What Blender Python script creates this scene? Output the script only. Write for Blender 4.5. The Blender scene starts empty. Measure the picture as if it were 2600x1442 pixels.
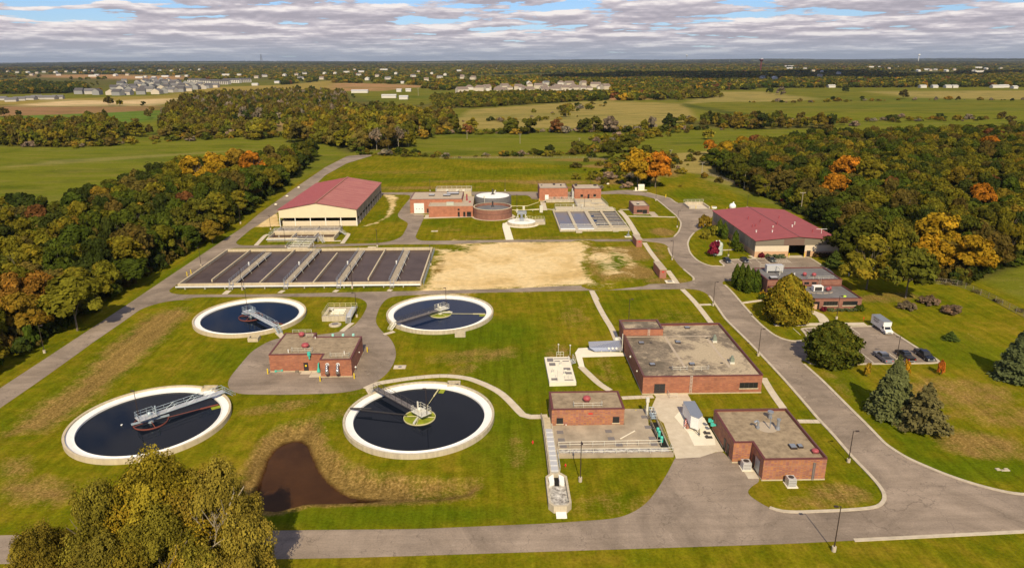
import bpy, math, random
import numpy as np
from mathutils import Vector, Matrix, geometry as mgeo

R = math.radians
scene = bpy.context.scene
COL = scene.collection
rng = random.Random(7)
nrg = np.random.default_rng(7)

# ------------------------------------------------------------------ camera
CAM_H = 66.0
pitch, yaw, roll = math.atan(570 / 1765.0), R(1.174), 0.0039
fwd = Vector((math.sin(yaw) * math.cos(pitch), math.cos(yaw) * math.cos(pitch), -math.sin(pitch)))
rgt = Vector((math.cos(yaw), -math.sin(yaw), 0))
upv = rgt.cross(fwd)
r2 = rgt * math.cos(roll) - upv * math.sin(roll)
u2 = upv * math.cos(roll) + rgt * math.sin(roll)
cd = bpy.data.cameras.new('camera')
cam = bpy.data.objects.new('camera', cd)
COL.objects.link(cam)
M = Matrix.Identity(4)
for i in range(3):
    M[i][0], M[i][1], M[i][2] = r2[i], u2[i], -fwd[i]
M[2][3] = CAM_H
cam.matrix_world = M
cd.sensor_width = 36
cd.lens = 36 * 1765 / 2600.0
cd.clip_start, cd.clip_end = 1.0, 90000
scene.camera = cam

# ------------------------------------------------------------------ light
SUN_EL, SUN_AZ = R(41), R(177)          # azimuth clockwise from +Y: behind the camera, a little right
sund = bpy.data.lights.new('sun', 'SUN')
sund.energy = 5.0
sund.angle = R(0.53)
sund.color = (1.0, 0.845, 0.57)
sun = bpy.data.objects.new('sun', sund)
COL.objects.link(sun)
sdir = Vector((math.sin(SUN_AZ) * math.cos(SUN_EL), math.cos(SUN_AZ) * math.cos(SUN_EL), math.sin(SUN_EL)))
sun.rotation_euler = sdir.to_track_quat('Z', 'Y').to_euler()
sun.location = (0, -50, 120)

world = bpy.data.worlds.new('World')
scene.world = world
world.use_nodes = True
wn, wl = world.node_tree.nodes, world.node_tree.links
wn.clear()
def N(nt, typ, **kw):
    n = nt.nodes.new(typ)
    for k, v in kw.items():
        if k.startswith('i_'):
            n.inputs[k[2:].replace('_', ' ')].default_value = v
        elif k[0] == 'I':
            n.inputs[int(k[1:])].default_value = v
        else:
            setattr(n, k, v)
    return n
def mth(nt, op, a, b=None, c=None, clamp=False):
    n = nt.nodes.new('ShaderNodeMath'); n.operation = op; n.use_clamp = clamp
    for i, x in enumerate((a, b, c)):
        if x is None: continue
        if isinstance(x, (int, float)): n.inputs[i].default_value = x
        else: nt.links.new(x, n.inputs[i])
    return n.outputs[0]
def ramp(nt, fac, stops, interp='LINEAR'):
    n = nt.nodes.new('ShaderNodeValToRGB'); n.color_ramp.interpolation = interp
    el = n.color_ramp.elements
    while len(el) < len(stops): el.new(0.5)
    for e, (p, c) in zip(el, stops):
        e.position = p
        e.color = (c[0], c[1], c[2], 1) if not isinstance(c, (int, float)) else (c, c, c, 1)
    nt.links.new(fac, n.inputs[0])
    return n.outputs[0]
def mixc(nt, fac, a, b, typ='MIX'):
    n = nt.nodes.new('ShaderNodeMix'); n.data_type = 'RGBA'; n.blend_type = typ
    for s, x in ((0, fac), (6, a), (7, b)):
        if isinstance(x, (int, float)): n.inputs[s].default_value = x
        elif isinstance(x, tuple): n.inputs[s].default_value = (*x[:3], 1)
        else: nt.links.new(x, n.inputs[s])
    return n.outputs[2]

nt = world.node_tree
sky = N(nt, 'ShaderNodeTexSky', sky_type='NISHITA')
sky.sun_disc = False
sky.sun_elevation = SUN_EL
sky.sun_rotation = SUN_AZ
sky.altitude = 300
sky.air_density = 1.0; sky.dust_density = 0.25; sky.ozone_density = 3.5
bg1 = N(nt, 'ShaderNodeBackground'); bg1.inputs[1].default_value = 0.085
wl.new(mixc(nt, 1.0, sky.outputs[0], (0.80, 0.97, 1.30), 'MULTIPLY'), bg1.inputs[0])
tc = N(nt, 'ShaderNodeTexCoord')
sep = N(nt, 'ShaderNodeSeparateXYZ'); wl.new(tc.outputs['Generated'], sep.inputs[0])
def cloud_density(dz, full=True):
    """flat broken cloud deck: the view direction meets a plane overhead"""
    z = mth(nt, 'ADD', mth(nt, 'MAXIMUM', sep.outputs[2], 0.0), 0.045 + dz)
    x = mth(nt, 'DIVIDE', sep.outputs[0], z); y = mth(nt, 'DIVIDE', sep.outputs[1], z)
    cb = N(nt, 'ShaderNodeCombineXYZ'); wl.new(x, cb.inputs[0]); wl.new(y, cb.inputs[1]); cb.inputs[2].default_value = 3.7
    n1 = N(nt, 'ShaderNodeTexNoise'); n1.inputs['Scale'].default_value = 0.80; n1.inputs['Detail'].default_value = 9 if full else 5
    n1.inputs['Roughness'].default_value = 0.56; n1.inputs['Distortion'].default_value = 0.25
    wl.new(cb.outputs[0], n1.inputs['Vector'])
    n2 = N(nt, 'ShaderNodeTexNoise'); n2.inputs['Scale'].default_value = 0.22; n2.inputs['Detail'].default_value = 2
    wl.new(cb.outputs[0], n2.inputs['Vector'])
    s = mth(nt, 'ADD', mth(nt, 'MULTIPLY', n1.outputs[0], 0.72), mth(nt, 'MULTIPLY', n2.outputs[0], 0.34))
    return s
d0 = cloud_density(0.0)
d1 = cloud_density(0.0055, False)
# the slant view closes the gaps toward the horizon
close = mth(nt, 'MULTIPLY', mth(nt, 'SUBTRACT', 1.0, mth(nt, 'MULTIPLY', mth(nt, 'MAXIMUM', sep.outputs[2], 0), 15.0), clamp=True), 0.19)
dd = mth(nt, 'ADD', d0, close)
pf = N(nt, 'ShaderNodeMapping'); pf.inputs['Scale'].default_value = (17, 17, 70); wl.new(tc.outputs['Generated'], pf.inputs[0])
na = N(nt, 'ShaderNodeTexNoise'); na.inputs['Scale'].default_value = 1.0; na.inputs['Detail'].default_value = 6; na.inputs['Roughness'].default_value = 0.6; wl.new(pf.outputs[0], na.inputs['Vector'])
pf2 = N(nt, 'ShaderNodeMapping'); pf2.inputs['Scale'].default_value = (17, 17, 70); pf2.inputs['Location'].default_value = (0, 0, 0.28); wl.new(tc.outputs['Generated'], pf2.inputs[0])
nb = N(nt, 'ShaderNodeTexNoise'); nb.inputs['Scale'].default_value = 1.0; nb.inputs['Detail'].default_value = 3; nb.inputs['Roughness'].default_value = 0.6; wl.new(pf2.outputs[0], nb.inputs['Vector'])
dd = mth(nt, 'ADD', dd, mth(nt, 'MULTIPLY', mth(nt, 'SUBTRACT', na.outputs[0], 0.5), 0.25))
cover = ramp(nt, dd, [(0.520, 0.0), (0.548, 1.0)], 'EASE')
light = mth(nt, 'ADD', mth(nt, 'MULTIPLY_ADD', mth(nt, 'SUBTRACT', d0, d1), 4.2, 0.44), mth(nt, 'ADD', mth(nt, 'MULTIPLY', mth(nt, 'SUBTRACT', na.outputs[0], nb.outputs[0]), 1.9), mth(nt, 'MULTIPLY', mth(nt, 'SUBTRACT', 0.56, dd), 0.9)), clamp=True)
ccol = ramp(nt, light, [(0.06, (0.48, 0.445, 0.505)), (0.42, (0.64, 0.585, 0.64)), (0.66, (0.86, 0.79, 0.81)), (0.90, (1.08, 1.0, 0.97))])
hz = mth(nt, 'SUBTRACT', 1.0, mth(nt, 'MULTIPLY', mth(nt, 'ABSOLUTE', sep.outputs[2]), 30.0), clamp=True)
ccol = mixc(nt, mth(nt, 'MULTIPLY', hz, 0.75), ccol, (0.42, 0.50, 0.60))
bg2 = N(nt, 'ShaderNodeBackground'); bg2.inputs[1].default_value = 0.86
wl.new(ccol, bg2.inputs[0])
mx = N(nt, 'ShaderNodeMixShader'); wl.new(cover, mx.inputs[0]); wl.new(bg1.outputs[0], mx.inputs[1]); wl.new(bg2.outputs[0], mx.inputs[2])
wo = N(nt, 'ShaderNodeOutputWorld'); wl.new(mx.outputs[0], wo.inputs[0])
try:
    world.cycles.sampling_method = 'MANUAL'; world.cycles.sample_map_resolution = 1024
except Exception: pass

vs = scene.view_settings
vs.view_transform = 'Standard'; vs.look = 'None'; vs.exposure = 0.06; vs.gamma = 1.0
vs.use_curve_mapping = False
scene.render.engine = 'CYCLES'
scene.cycles.use_denoising = True
scene.cycles.max_bounces = 6
scene.cycles.diffuse_bounces = 2
scene.cycles.glossy_bounces = 3
scene.cycles.transparent_max_bounces = 6
scene.cycles.caustics_reflective = False; scene.cycles.caustics_refractive = False

# ------------------------------------------------------------------ materials
def mat(name, col, rough=0.8, var=0.0, vscale=1.0, metal=0.0, bump=0.0, bscale=8.0, spec=0.4, col2=None, streak=None, detail=5):
    m = bpy.data.materials.new(name); m.use_nodes = True
    nt = m.node_tree; b = nt.nodes['Principled BSDF']
    b.inputs['Roughness'].default_value = rough; b.inputs['Metallic'].default_value = metal
    b.inputs['Specular IOR Level'].default_value = spec
    b.inputs['Base Color'].default_value = (*col, 1)
    if var or col2:
        g = N(nt, 'ShaderNodeNewGeometry')
        mp = N(nt, 'ShaderNodeMapping'); nt.links.new(g.outputs['Position'], mp.inputs[0])
        mp.inputs['Scale'].default_value = streak or (1, 1, 1)
        n1 = N(nt, 'ShaderNodeTexNoise'); n1.inputs['Scale'].default_value = vscale; n1.inputs['Detail'].default_value = detail
        n1.inputs['Roughness'].default_value = 0.65
        nt.links.new(mp.outputs[0], n1.inputs['Vector'])
        if col2:
            f = ramp(nt, n1.outputs[0], [(0.36, 0.0), (0.66, 1.0)])
            c = mixc(nt, f, col, col2)
        else:
            lo = tuple(x * (1 - var) for x in col); hi = tuple(min(1, x * (1 + var)) for x in col)
            c = ramp(nt, n1.outputs[0], [(0.3, lo), (0.7, hi)])
        nt.links.new(c, b.inputs['Base Color'])
    if bump:
        g = N(nt, 'ShaderNodeNewGeometry')
        n2 = N(nt, 'ShaderNodeTexNoise'); n2.inputs['Scale'].default_value = bscale; n2.inputs['Detail'].default_value = 3
        nt.links.new(g.outputs['Position'], n2.inputs['Vector'])
        bp = N(nt, 'ShaderNodeBump'); bp.inputs['Strength'].default_value = bump; bp.inputs['Distance'].default_value = 0.1
        nt.links.new(n2.outputs[0], bp.inputs['Height']); nt.links.new(bp.outputs[0], b.inputs['Normal'])
    return m

def brick_mat(name, c1, c2, mortar, bw=0.60, bh=0.20, band=None):
    m = bpy.data.materials.new(name); m.use_nodes = True
    nt = m.node_tree; b = nt.nodes['Principled BSDF']; b.inputs['Roughness'].default_value = 0.9
    g = N(nt, 'ShaderNodeNewGeometry')
    s = N(nt, 'ShaderNodeSeparateXYZ'); nt.links.new(g.outputs['Position'], s.inputs[0])
    cb = N(nt, 'ShaderNodeCombineXYZ')
    nt.links.new(mth(nt, 'ADD', s.outputs[0], s.outputs[1]), cb.inputs[0]); nt.links.new(s.outputs[2], cb.inputs[1])
    t = N(nt, 'ShaderNodeTexBrick'); nt.links.new(cb.outputs[0], t.inputs['Vector'])
    t.inputs['Scale'].default_value = 1.0; t.inputs['Brick Width'].default_value = bw; t.inputs['Row Height'].default_value = bh
    t.inputs['Mortar Size'].default_value = 0.035; t.inputs['Bias'].default_value = 0.0; t.offset = 0.0 if band else 0.5
    t.inputs['Color1'].default_value = (*c1, 1); t.inputs['Color2'].default_value = (*c2, 1); t.inputs['Mortar'].default_value = (*mortar, 1)
    n1 = N(nt, 'ShaderNodeTexNoise'); n1.inputs['Scale'].default_value = 0.7; n1.inputs['Detail'].default_value = 5
    nt.links.new(g.outputs['Position'], n1.inputs['Vector'])
    c = mixc(nt, 1.0, t.outputs[0], ramp(nt, n1.outputs[0], [(0.3, 0.82), (0.7, 1.15)]), 'MULTIPLY')
    if band:
        for z in band:
            f = mth(nt, 'LESS_THAN', mth(nt, 'ABSOLUTE', mth(nt, 'SUBTRACT', s.outputs[2], z)), 0.06)
            c = mixc(nt, mth(nt, 'MULTIPLY', f, 0.55), c, (mortar[0] * 1.1, mortar[1] * 1.1, mortar[2] * 1.1))
    nt.links.new(c, b.inputs['Base Color'])
    bp = N(nt, 'ShaderNodeBump'); bp.inputs['Strength'].default_value = 0.5; bp.inputs['Distance'].default_value = 0.02
    nt.links.new(t.outputs[1], bp.inputs['Height']); bp.invert = True
    nt.links.new(bp.outputs[0], b.inputs['Normal'])
    return m

def leaf_mat(name, tw=0.14, bark=False):
    m = bpy.data.materials.new(name); m.use_nodes = True
    nt = m.node_tree; nt.nodes.clear()
    a = N(nt, 'ShaderNodeAttribute', attribute_type='INSTANCER', attribute_name='tint')
    v = N(nt, 'ShaderNodeAttribute', attribute_type='GEOMETRY', attribute_name='var')
    sp = N(nt, 'ShaderNodeSeparateColor'); nt.links.new(v.outputs['Color'], sp.inputs[0])
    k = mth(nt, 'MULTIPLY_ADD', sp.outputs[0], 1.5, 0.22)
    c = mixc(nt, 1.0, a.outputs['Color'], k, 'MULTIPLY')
    n = nt.nodes[-1]
    # some leaves have turned further than the rest of the crown
    c = mixc(nt, mth(nt, 'MULTIPLY', sp.outputs[1], 0.35), c, mixc(nt, 1.0, c, (1.75, 1.05, 0.6), 'MULTIPLY'))
    d = N(nt, 'ShaderNodeBsdfDiffuse'); nt.links.new(c, d.inputs[0]); d.inputs[1].default_value = 0.6
    t = N(nt, 'ShaderNodeBsdfTranslucent'); nt.links.new(c, t.inputs[0])
    x = N(nt, 'ShaderNodeMixShader'); x.inputs[0].default_value = tw
    nt.links.new(d.outputs[0], x.inputs[1]); nt.links.new(t.outputs[0], x.inputs[2])
    o = N(nt, 'ShaderNodeOutputMaterial'); nt.links.new(x.outputs[0], o.inputs[0])
    return m

MT = {}
def GP():
    # aged ballasted roof: pale gravel scoured off in dark drifts
    m = bpy.data.materials.new('roof_gravel_drifts'); m.use_nodes = True; nt = m.node_tree; b = nt.nodes['Principled BSDF']; b.inputs['Roughness'].default_value = 0.95
    g = N(nt, 'ShaderNodeNewGeometry'); o = []
    for sc, de, ro in ((0.11, 4, 0.6), (0.75, 6, 0.75), (3.2, 4, 0.75)):
        n = N(nt, 'ShaderNodeTexNoise'); n.inputs['Scale'].default_value = sc; n.inputs['Detail'].default_value = de; n.inputs['Roughness'].default_value = ro; n.inputs['Distortion'].default_value = 0.8
        nt.links.new(g.outputs['Position'], n.inputs['Vector']); o.append(n.outputs[0])
    v = mth(nt, 'ADD', mth(nt, 'MULTIPLY', o[0], 0.62), mth(nt, 'MULTIPLY', o[1], 0.38))
    c = ramp(nt, v, [(0.41, (0.13, 0.105, 0.075)), (0.49, (0.24, 0.19, 0.135)), (0.55, (0.44, 0.355, 0.24))])
    c = mixc(nt, 1.0, c, ramp(nt, o[2], [(0.3, 0.72), (0.7, 1.25)]), 'MULTIPLY')
    nt.links.new(c, b.inputs['Base Color']); MT['gravel2'] = m
MT['asphalt'] = mat('asphalt', (0.245, 0.194, 0.150), 0.95, col2=(0.310, 0.248, 0.196), vscale=0.12, bump=0.2, bscale=6, spec=0.2, detail=9)
def road_wear():
    # tyre polishing, patches, scuffs and cracks worked into the asphalt
    m = MT['asphalt']; nt = m.node_tree; b = nt.nodes['Principled BSDF']; src = b.inputs['Base Color'].links[0].from_socket
    g = N(nt, 'ShaderNodeNewGeometry')
    def nz_(sc, de, st, th, di=0.0):
        mp = N(nt, 'ShaderNodeMapping'); mp.inputs['Scale'].default_value = st; nt.links.new(g.outputs['Position'], mp.inputs[0])
        n = N(nt, 'ShaderNodeTexNoise'); n.inputs['Scale'].default_value = sc; n.inputs['Detail'].default_value = de; n.inputs['Roughness'].default_value = 0.7; n.inputs['Distortion'].default_value = di
        nt.links.new(mp.outputs[0], n.inputs['Vector']); return ramp(nt, n.outputs[0], th)
    c = mixc(nt, 1.0, src, nz_(0.05, 6, (1, 1, 1), [(0.36, 0.74), (0.62, 1.18)], 1.5), 'MULTIPLY')
    c = mixc(nt, 1.0, c, nz_(0.55, 4, (0.10, 1.3, 1), [(0.35, 0.88), (0.65, 1.08)]), 'MULTIPLY')
    c = mixc(nt, 1.0, c, nz_(3.5, 4, (1, 1, 1), [(0.3, 0.86), (0.7, 1.14)]), 'MULTIPLY')
    c = mixc(nt, nz_(0.45, 7, (1, 1, 1), [(0.64, 0.0), (0.72, 0.6)], 1.0), c, (0.44, 0.37, 0.30))
    v = N(nt, 'ShaderNodeTexVoronoi'); v.feature = 'DISTANCE_TO_EDGE'; v.inputs['Scale'].default_value = 0.11
    n = N(nt, 'ShaderNodeTexNoise'); n.inputs['Scale'].default_value = 0.5; n.inputs['Detail'].default_value = 6; nt.links.new(g.outputs['Position'], n.inputs['Vector'])
    w = N(nt, 'ShaderNodeVectorMath', operation='MULTIPLY_ADD'); nt.links.new(n.outputs[1], w.inputs[0]); w.inputs[1].default_value = (6, 6, 0); nt.links.new(g.outputs['Position'], w.inputs[2])
    nt.links.new(w.outputs[0], v.inputs['Vector'])
    c = mixc(nt, ramp(nt, v.outputs[0], [(0.0, 0.55), (0.010, 0.0)]), c, (0.10, 0.08, 0.065))
    nt.links.new(c, b.inputs['Base Color'])
road_wear()
MT['asphalt_new'] = mat('asphalt_new', (0.17, 0.142, 0.125), 0.95, col2=(0.215, 0.18, 0.16), vscale=0.15, spec=0.2, detail=9)
MT['walk'] = mat('concrete_walk', (0.52, 0.44, 0.33), 0.9, col2=(0.62, 0.54, 0.42), vscale=0.6, detail=8)
MT['walk_new'] = mat('concrete_light', (0.78, 0.72, 0.58), 0.9, var=0.07, vscale=0.5)
MT['kerb'] = mat('kerb_concrete', (0.50, 0.43, 0.33), 0.9, var=0.18, vscale=0.7, detail=8)
MT['conc'] = mat('weathered_concrete', (0.56, 0.49, 0.36), 0.9, col2=(0.40, 0.34, 0.25), vscale=1.4, streak=(1, 1, 0.15), detail=8)
MT['conc_tan'] = mat('tan_concrete', (0.58, 0.49, 0.33), 0.9, col2=(0.46, 0.38, 0.26), vscale=1.2, streak=(1, 1, 0.12), detail=8)
MT['conc_old'] = mat('old_stained_concrete', (0.42, 0.36, 0.27), 0.9, col2=(0.27, 0.22, 0.16), vscale=1.6, streak=(1, 1, 0.3), detail=8)
MT['deckc'] = mat('stained_deck', (0.45, 0.37, 0.27), 0.9, col2=(0.27, 0.22, 0.16), vscale=0.28, streak=(1, 0.8, 1), detail=8)
MT['white'] = mat('white_coating', (0.86, 0.85, 0.82), 0.6, var=0.05, vscale=1.0)
MT['whitep'] = mat('white_paint', (0.80, 0.79, 0.75), 0.5)
MT['line'] = mat('road_paint', (0.74, 0.68, 0.55), 0.8, var=0.2, vscale=3)
MT['galv'] = mat('galvanised_steel', (0.42, 0.50, 0.56), 0.45, metal=0.35, var=0.15, vscale=3)
MT['galvw'] = mat('pale_rail', (0.66, 0.64, 0.55), 0.5, metal=0.1)
MT['steel_dark'] = mat('dark_steel', (0.06, 0.055, 0.055), 0.5, metal=0.3)
MT['bronze'] = mat('bronze_pole', (0.045, 0.03, 0.025), 0.5)
MT['wood'] = mat('pole_wood', (0.36, 0.31, 0.24), 0.9)
MT['yellow'] = mat('safety_yellow', (0.75, 0.55, 0.02), 0.5)
MT['teal'] = mat('teal_paint', (0.07, 0.50, 0.40), 0.4)
MT['aqua'] = mat('aqua_paint', (0.35, 0.70, 0.60), 0.5)
MT['redp'] = mat('red_fan_paint', (0.35, 0.07, 0.08), 0.5)
MT['rustred'] = mat('red_primer', (0.22, 0.062, 0.042), 0.7)
MT['brick'] = brick_mat('brick_orange', (0.43, 0.165, 0.080), (0.28, 0.095, 0.058), (0.30, 0.135, 0.085), band=(2.55, 2.85))
MT['brick2'] = brick_mat('brick_two_tone', (0.47, 0.19, 0.055), (0.27, 0.09, 0.085), (0.33, 0.175, 0.115), 0.5, 0.2, band=(2.7,))
MT['brick_far'] = brick_mat('brick_red', (0.43, 0.155, 0.085), (0.37, 0.13, 0.072), (0.40, 0.18, 0.105), 0.4, 0.2)
MT['brick_brown'] = brick_mat('brick_brown', (0.29, 0.12, 0.08), (0.23, 0.09, 0.062), (0.26, 0.14, 0.10))
MT['cope'] = mat('dark_coping', (0.13, 0.055, 0.05), 0.5)
MT['cope_red'] = mat('red_coping', (0.13, 0.036, 0.032), 0.5)
MT['gravel'] = mat('roof_gravel', (0.37, 0.285, 0.185), 0.95, col2=(0.22, 0.165, 0.105), vscale=0.9, detail=10, bump=0.3)
MT['gravel2'] = mat('roof_gravel_patchy', (0.16, 0.13, 0.095), 0.95, col2=(0.50, 0.41, 0.28), vscale=0.19, detail=12)
GP()
MT['gravel3'] = mat('pale_roof', (0.44, 0.36, 0.27), 0.95, var=0.12, vscale=0.6, detail=8)
MT['bitumen'] = mat('grey_membrane', (0.13, 0.125, 0.125), 0.8, col2=(0.19, 0.18, 0.18), vscale=0.3, detail=8)
MT['redroof'] = mat('red_metal_roof', (0.31, 0.075, 0.075), 0.6, var=0.10, vscale=0.4, spec=0.3)
MT['redroof_worn'] = mat('red_metal_roof_worn', (0.28, 0.065, 0.06), 0.5, col2=(0.44, 0.18, 0.14), vscale=0.55, streak=(0.15, 1.6, 1), detail=7)
MT['cream'] = mat('cream_siding', (0.74, 0.62, 0.42), 0.7, var=0.04, vscale=0.5)
MT['cream_lo'] = mat('cream_wall', (0.66, 0.56, 0.42), 0.8, var=0.05)
MT['tanbrick'] = mat('tan_brick', (0.55, 0.34, 0.20), 0.9, var=0.08, vscale=4)
MT['taupe'] = mat('taupe_metal', (0.20, 0.17, 0.13), 0.6)
MT['taupe2'] = mat('brown_metal', (0.17, 0.11, 0.085), 0.6)
MT['dirty_shaded_wall'] = mat('grimy_shaded_siding', (0.38, 0.31, 0.22), 0.8, col2=(0.22, 0.18, 0.13), vscale=0.6, streak=(1, 1, 0.2))  # grime on the garage; on the shed's right side, shade put into the colour
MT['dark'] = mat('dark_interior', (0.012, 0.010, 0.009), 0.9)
MT['glass'] = mat('dark_glass', (0.02, 0.022, 0.025), 0.08, spec=0.6)
MT['frame'] = mat('dark_frame', (0.04, 0.03, 0.03), 0.5)
MT['door_dark'] = mat('dark_door', (0.035, 0.025, 0.025), 0.5)
MT['silver'] = mat('silver_cladding', (0.62, 0.63, 0.64), 0.22, metal=0.85)
MT['silver2'] = mat('dull_silver', (0.40, 0.43, 0.47), 0.4, metal=0.6)
MT['grate'] = mat('steel_grate', (0.19, 0.17, 0.165), 0.7)
MT['cover'] = mat('pale_metal_cover', (0.60, 0.60, 0.60), 0.4, metal=0.3, var=0.05, vscale=2)
MT['bark'] = mat('bark', (0.17, 0.135, 0.10), 0.9, var=0.3, vscale=4)
MT['palebark'] = mat('pale_bark', (0.40, 0.34, 0.25), 0.9, var=0.2, vscale=4)
MT['leaf'] = leaf_mat('foliage')
MT['slatwood'] = mat('brown_boards', (0.33, 0.15, 0.11), 0.85, var=0.15, vscale=3)
MT['algae'] = mat('algae_water', (0.30, 0.34, 0.015), 0.7, col2=(0.15, 0.18, 0.01), vscale=0.8)
MT['algrim'] = mat('stained_cream', (0.62, 0.56, 0.30), 0.6)
MT['foam'] = mat('foaming_water', (0.16, 0.14, 0.12), 0.3, col2=(0.75, 0.72, 0.66), vscale=1.6, detail=9, bump=0.6, bscale=4)
MT['mud'] = mat('murky_pond', (0.070, 0.030, 0.010), 0.2, col2=(0.036, 0.015, 0.006), vscale=0.10, spec=0.06, bump=0.15, bscale=2.5)
MT['rubber'] = mat('rubber', (0.02, 0.02, 0.02), 0.8)
MT['chrome'] = mat('lamp_lens', (0.75, 0.75, 0.72), 0.15, metal=0.3)
MT['signal'] = mat('signal_red', (0.6, 0.03, 0.02), 0.5)
MT['ochre_w'] = mat('weed_gold', (0.5, 0.36, 0.08), 0.9)
def water(name, col, rough, bs, bstr, col2=None):
    m = mat(name, col, rough, bump=bstr, bscale=bs, spec=0.10, col2=col2, vscale=0.12)
    return m
MT['water_dark'] = water('clear_dark_water', (0.006, 0.009, 0.016), 0.06, 1.2, 0.03)
MT['water_navy'] = water('navy_water', (0.012, 0.022, 0.055), 0.07, 1.2, 0.04)
MT['water_aer'] = water('aerated_brown_water', (0.095, 0.066, 0.058), 0.4, 1.5, 0.6, (0.06, 0.04, 0.034))
MT['water_grey'] = water('grey_settling_water', (0.14, 0.14, 0.17), 0.15, 1.5, 0.1, (0.20, 0.15, 0.11))
MT['water_sludge'] = water('brown_sludge', (0.05, 0.018, 0.012), 0.3, 1.5, 0.1)
MT['river'] = water('river', (0.25, 0.24, 0.22), 0.2, 0.3, 0.05)
def paint(name, c):
    return mat('car_paint_' + name, c, 0.25, spec=0.6)

# ------------------------------------------------------------------ mesh helpers
class MB:
    def __init__(s): s.v = []; s.f = []; s.m = []
    def add(s, vs, fs, mi=0):
        o = len(s.v); s.v += [tuple(p) for p in vs]
        for f in fs: s.f.append(tuple(i + o for i in f)); s.m.append(mi)
        return s
    def box(s, x0, x1, y0, y1, z0, z1, mi=0):
        s.add([(x0, y0, z0), (x1, y0, z0), (x1, y1, z0), (x0, y1, z0), (x0, y0, z1), (x1, y0, z1), (x1, y1, z1), (x0, y1, z1)],
              [(0, 3, 2, 1), (4, 5, 6, 7), (0, 1, 5, 4), (1, 2, 6, 5), (2, 3, 7, 6), (3, 0, 4, 7)], mi); return s
    def obox(s, cx, cy, lx, ly, z0, z1, a, mi=0):
        c, n = math.cos(a), math.sin(a)
        P = [(cx + c * x - n * y, cy + n * x + c * y) for x, y in ((-lx / 2, -ly / 2), (lx / 2, -ly / 2), (lx / 2, ly / 2), (-lx / 2, ly / 2))]
        return s.prism(P, z0, z1, mi)
    def prism(s, P, z0, z1, mi=0):
        n = len(P)
        ar = sum(P[i][0] * P[(i + 1) % n][1] - P[(i + 1) % n][0] * P[i][1] for i in range(n))
        if ar < 0: P = P[::-1]
        vs = [(x, y, z0) for x, y in P] + [(x, y, z1) for x, y in P]
        s.add(vs, [tuple(range(n))[::-1], tuple(range(n, 2 * n))] + [(i, (i + 1) % n, n + (i + 1) % n, n + i) for i in range(n)], mi); return s
    def tube(s, a, b, r, n=6, mi=0, r1=None, caps=True):
        a, b = Vector(a), Vector(b); d = b - a
        if d.length < 1e-6: return s
        q = d.to_track_quat('Z', 'Y'); r1 = r if r1 is None else r1
        vs = []
        for p, rr in ((a, r), (b, r1)):
            for i in range(n):
                t = 2 * math.pi * i / n
                vs.append(p + q @ Vector((math.cos(t) * rr, math.sin(t) * rr, 0)))
        fs = [(i, (i + 1) % n, n + (i + 1) % n, n + i) for i in range(n)]
        if caps: fs += [tuple(range(n))[::-1], tuple(range(n, 2 * n))]
        s.add(vs, fs, mi); return s
    def path(s, pts, r, n=6, mi=0):
        for a, b in zip(pts, pts[1:]): s.tube(a, b, r, n, mi)
        return s
    def lathe(s, cx, cy, prof, n=48, mi=0, close=False):
        vs = []
        for r, z in prof:
            for i in range(n):
                t = 2 * math.pi * i / n; vs.append((cx + r * math.cos(t), cy + r * math.sin(t), z))
        fs = []; k = len(prof)
        for j in range(k if close else k - 1):
            j2 = (j + 1) % k
            for i in range(n):
                i2 = (i + 1) % n
                fs.append((j * n + i, j * n + i2, j2 * n + i2, j2 * n + i))
        s.add(vs, fs, mi); return s
    def disc(s, cx, cy, r, z, n=48, mi=0):
        s.add([(cx + r * math.cos(2 * math.pi * i / n), cy + r * math.sin(2 * math.pi * i / n), z) for i in range(n)], [tuple(range(n))], mi); return s
    def sphere(s, c, r, n=10, mi=0, sz=1.0):
        prof = [(max(r * math.sin(math.pi * k / n), 1e-3), c[2] - r * sz * math.cos(math.pi * k / n)) for k in range(n + 1)]
        return s.lathe(c[0], c[1], prof, n + 4, mi)
    def rail(s, pts, h=1.05, sp=2.0, r=0.035, mi=0, mids=1, close=False):
        """posts, top rail and mid rail along 3D base points"""
        if close: pts = list(pts) + [pts[0]]
        for a, b in zip(pts, pts[1:]):
            a, b = Vector(a), Vector(b); L = (b - a).length; k = max(1, round(L / sp))
            for i in range(k + 1):
                p = a.lerp(b, i / k); s.tube(p, p + Vector((0, 0, h)), r, 4, mi)
            for q in range(mids + 1):
                hh = Vector((0, 0, h * (q + 1) / (mids + 1))); s.tube(a + hh, b + hh, r, 4, mi)
        return s
    def mesh(s, name, mats):
        me = bpy.data.meshes.new(name); me.from_pydata(s.v, [], s.f)
        if not isinstance(mats, (list, tuple)): mats = [mats]
        for m in mats: me.materials.append(MT[m] if isinstance(m, str) else m)
        if len(mats) > 1: me.polygons.foreach_set('material_index', s.m)
        me.update(); return me
    def build(s, name, mats, parent=None, label=None, cat=None, group=None, kind=None, loc=None, smooth=False):
        me = s.mesh(name, mats)
        if smooth: me.shade_smooth()
        o = bpy.data.objects.new(name, me); COL.objects.link(o)
        if parent: o.parent = parent
        if loc: o.location = loc
        tag(o, label, cat, group, kind); return o

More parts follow.
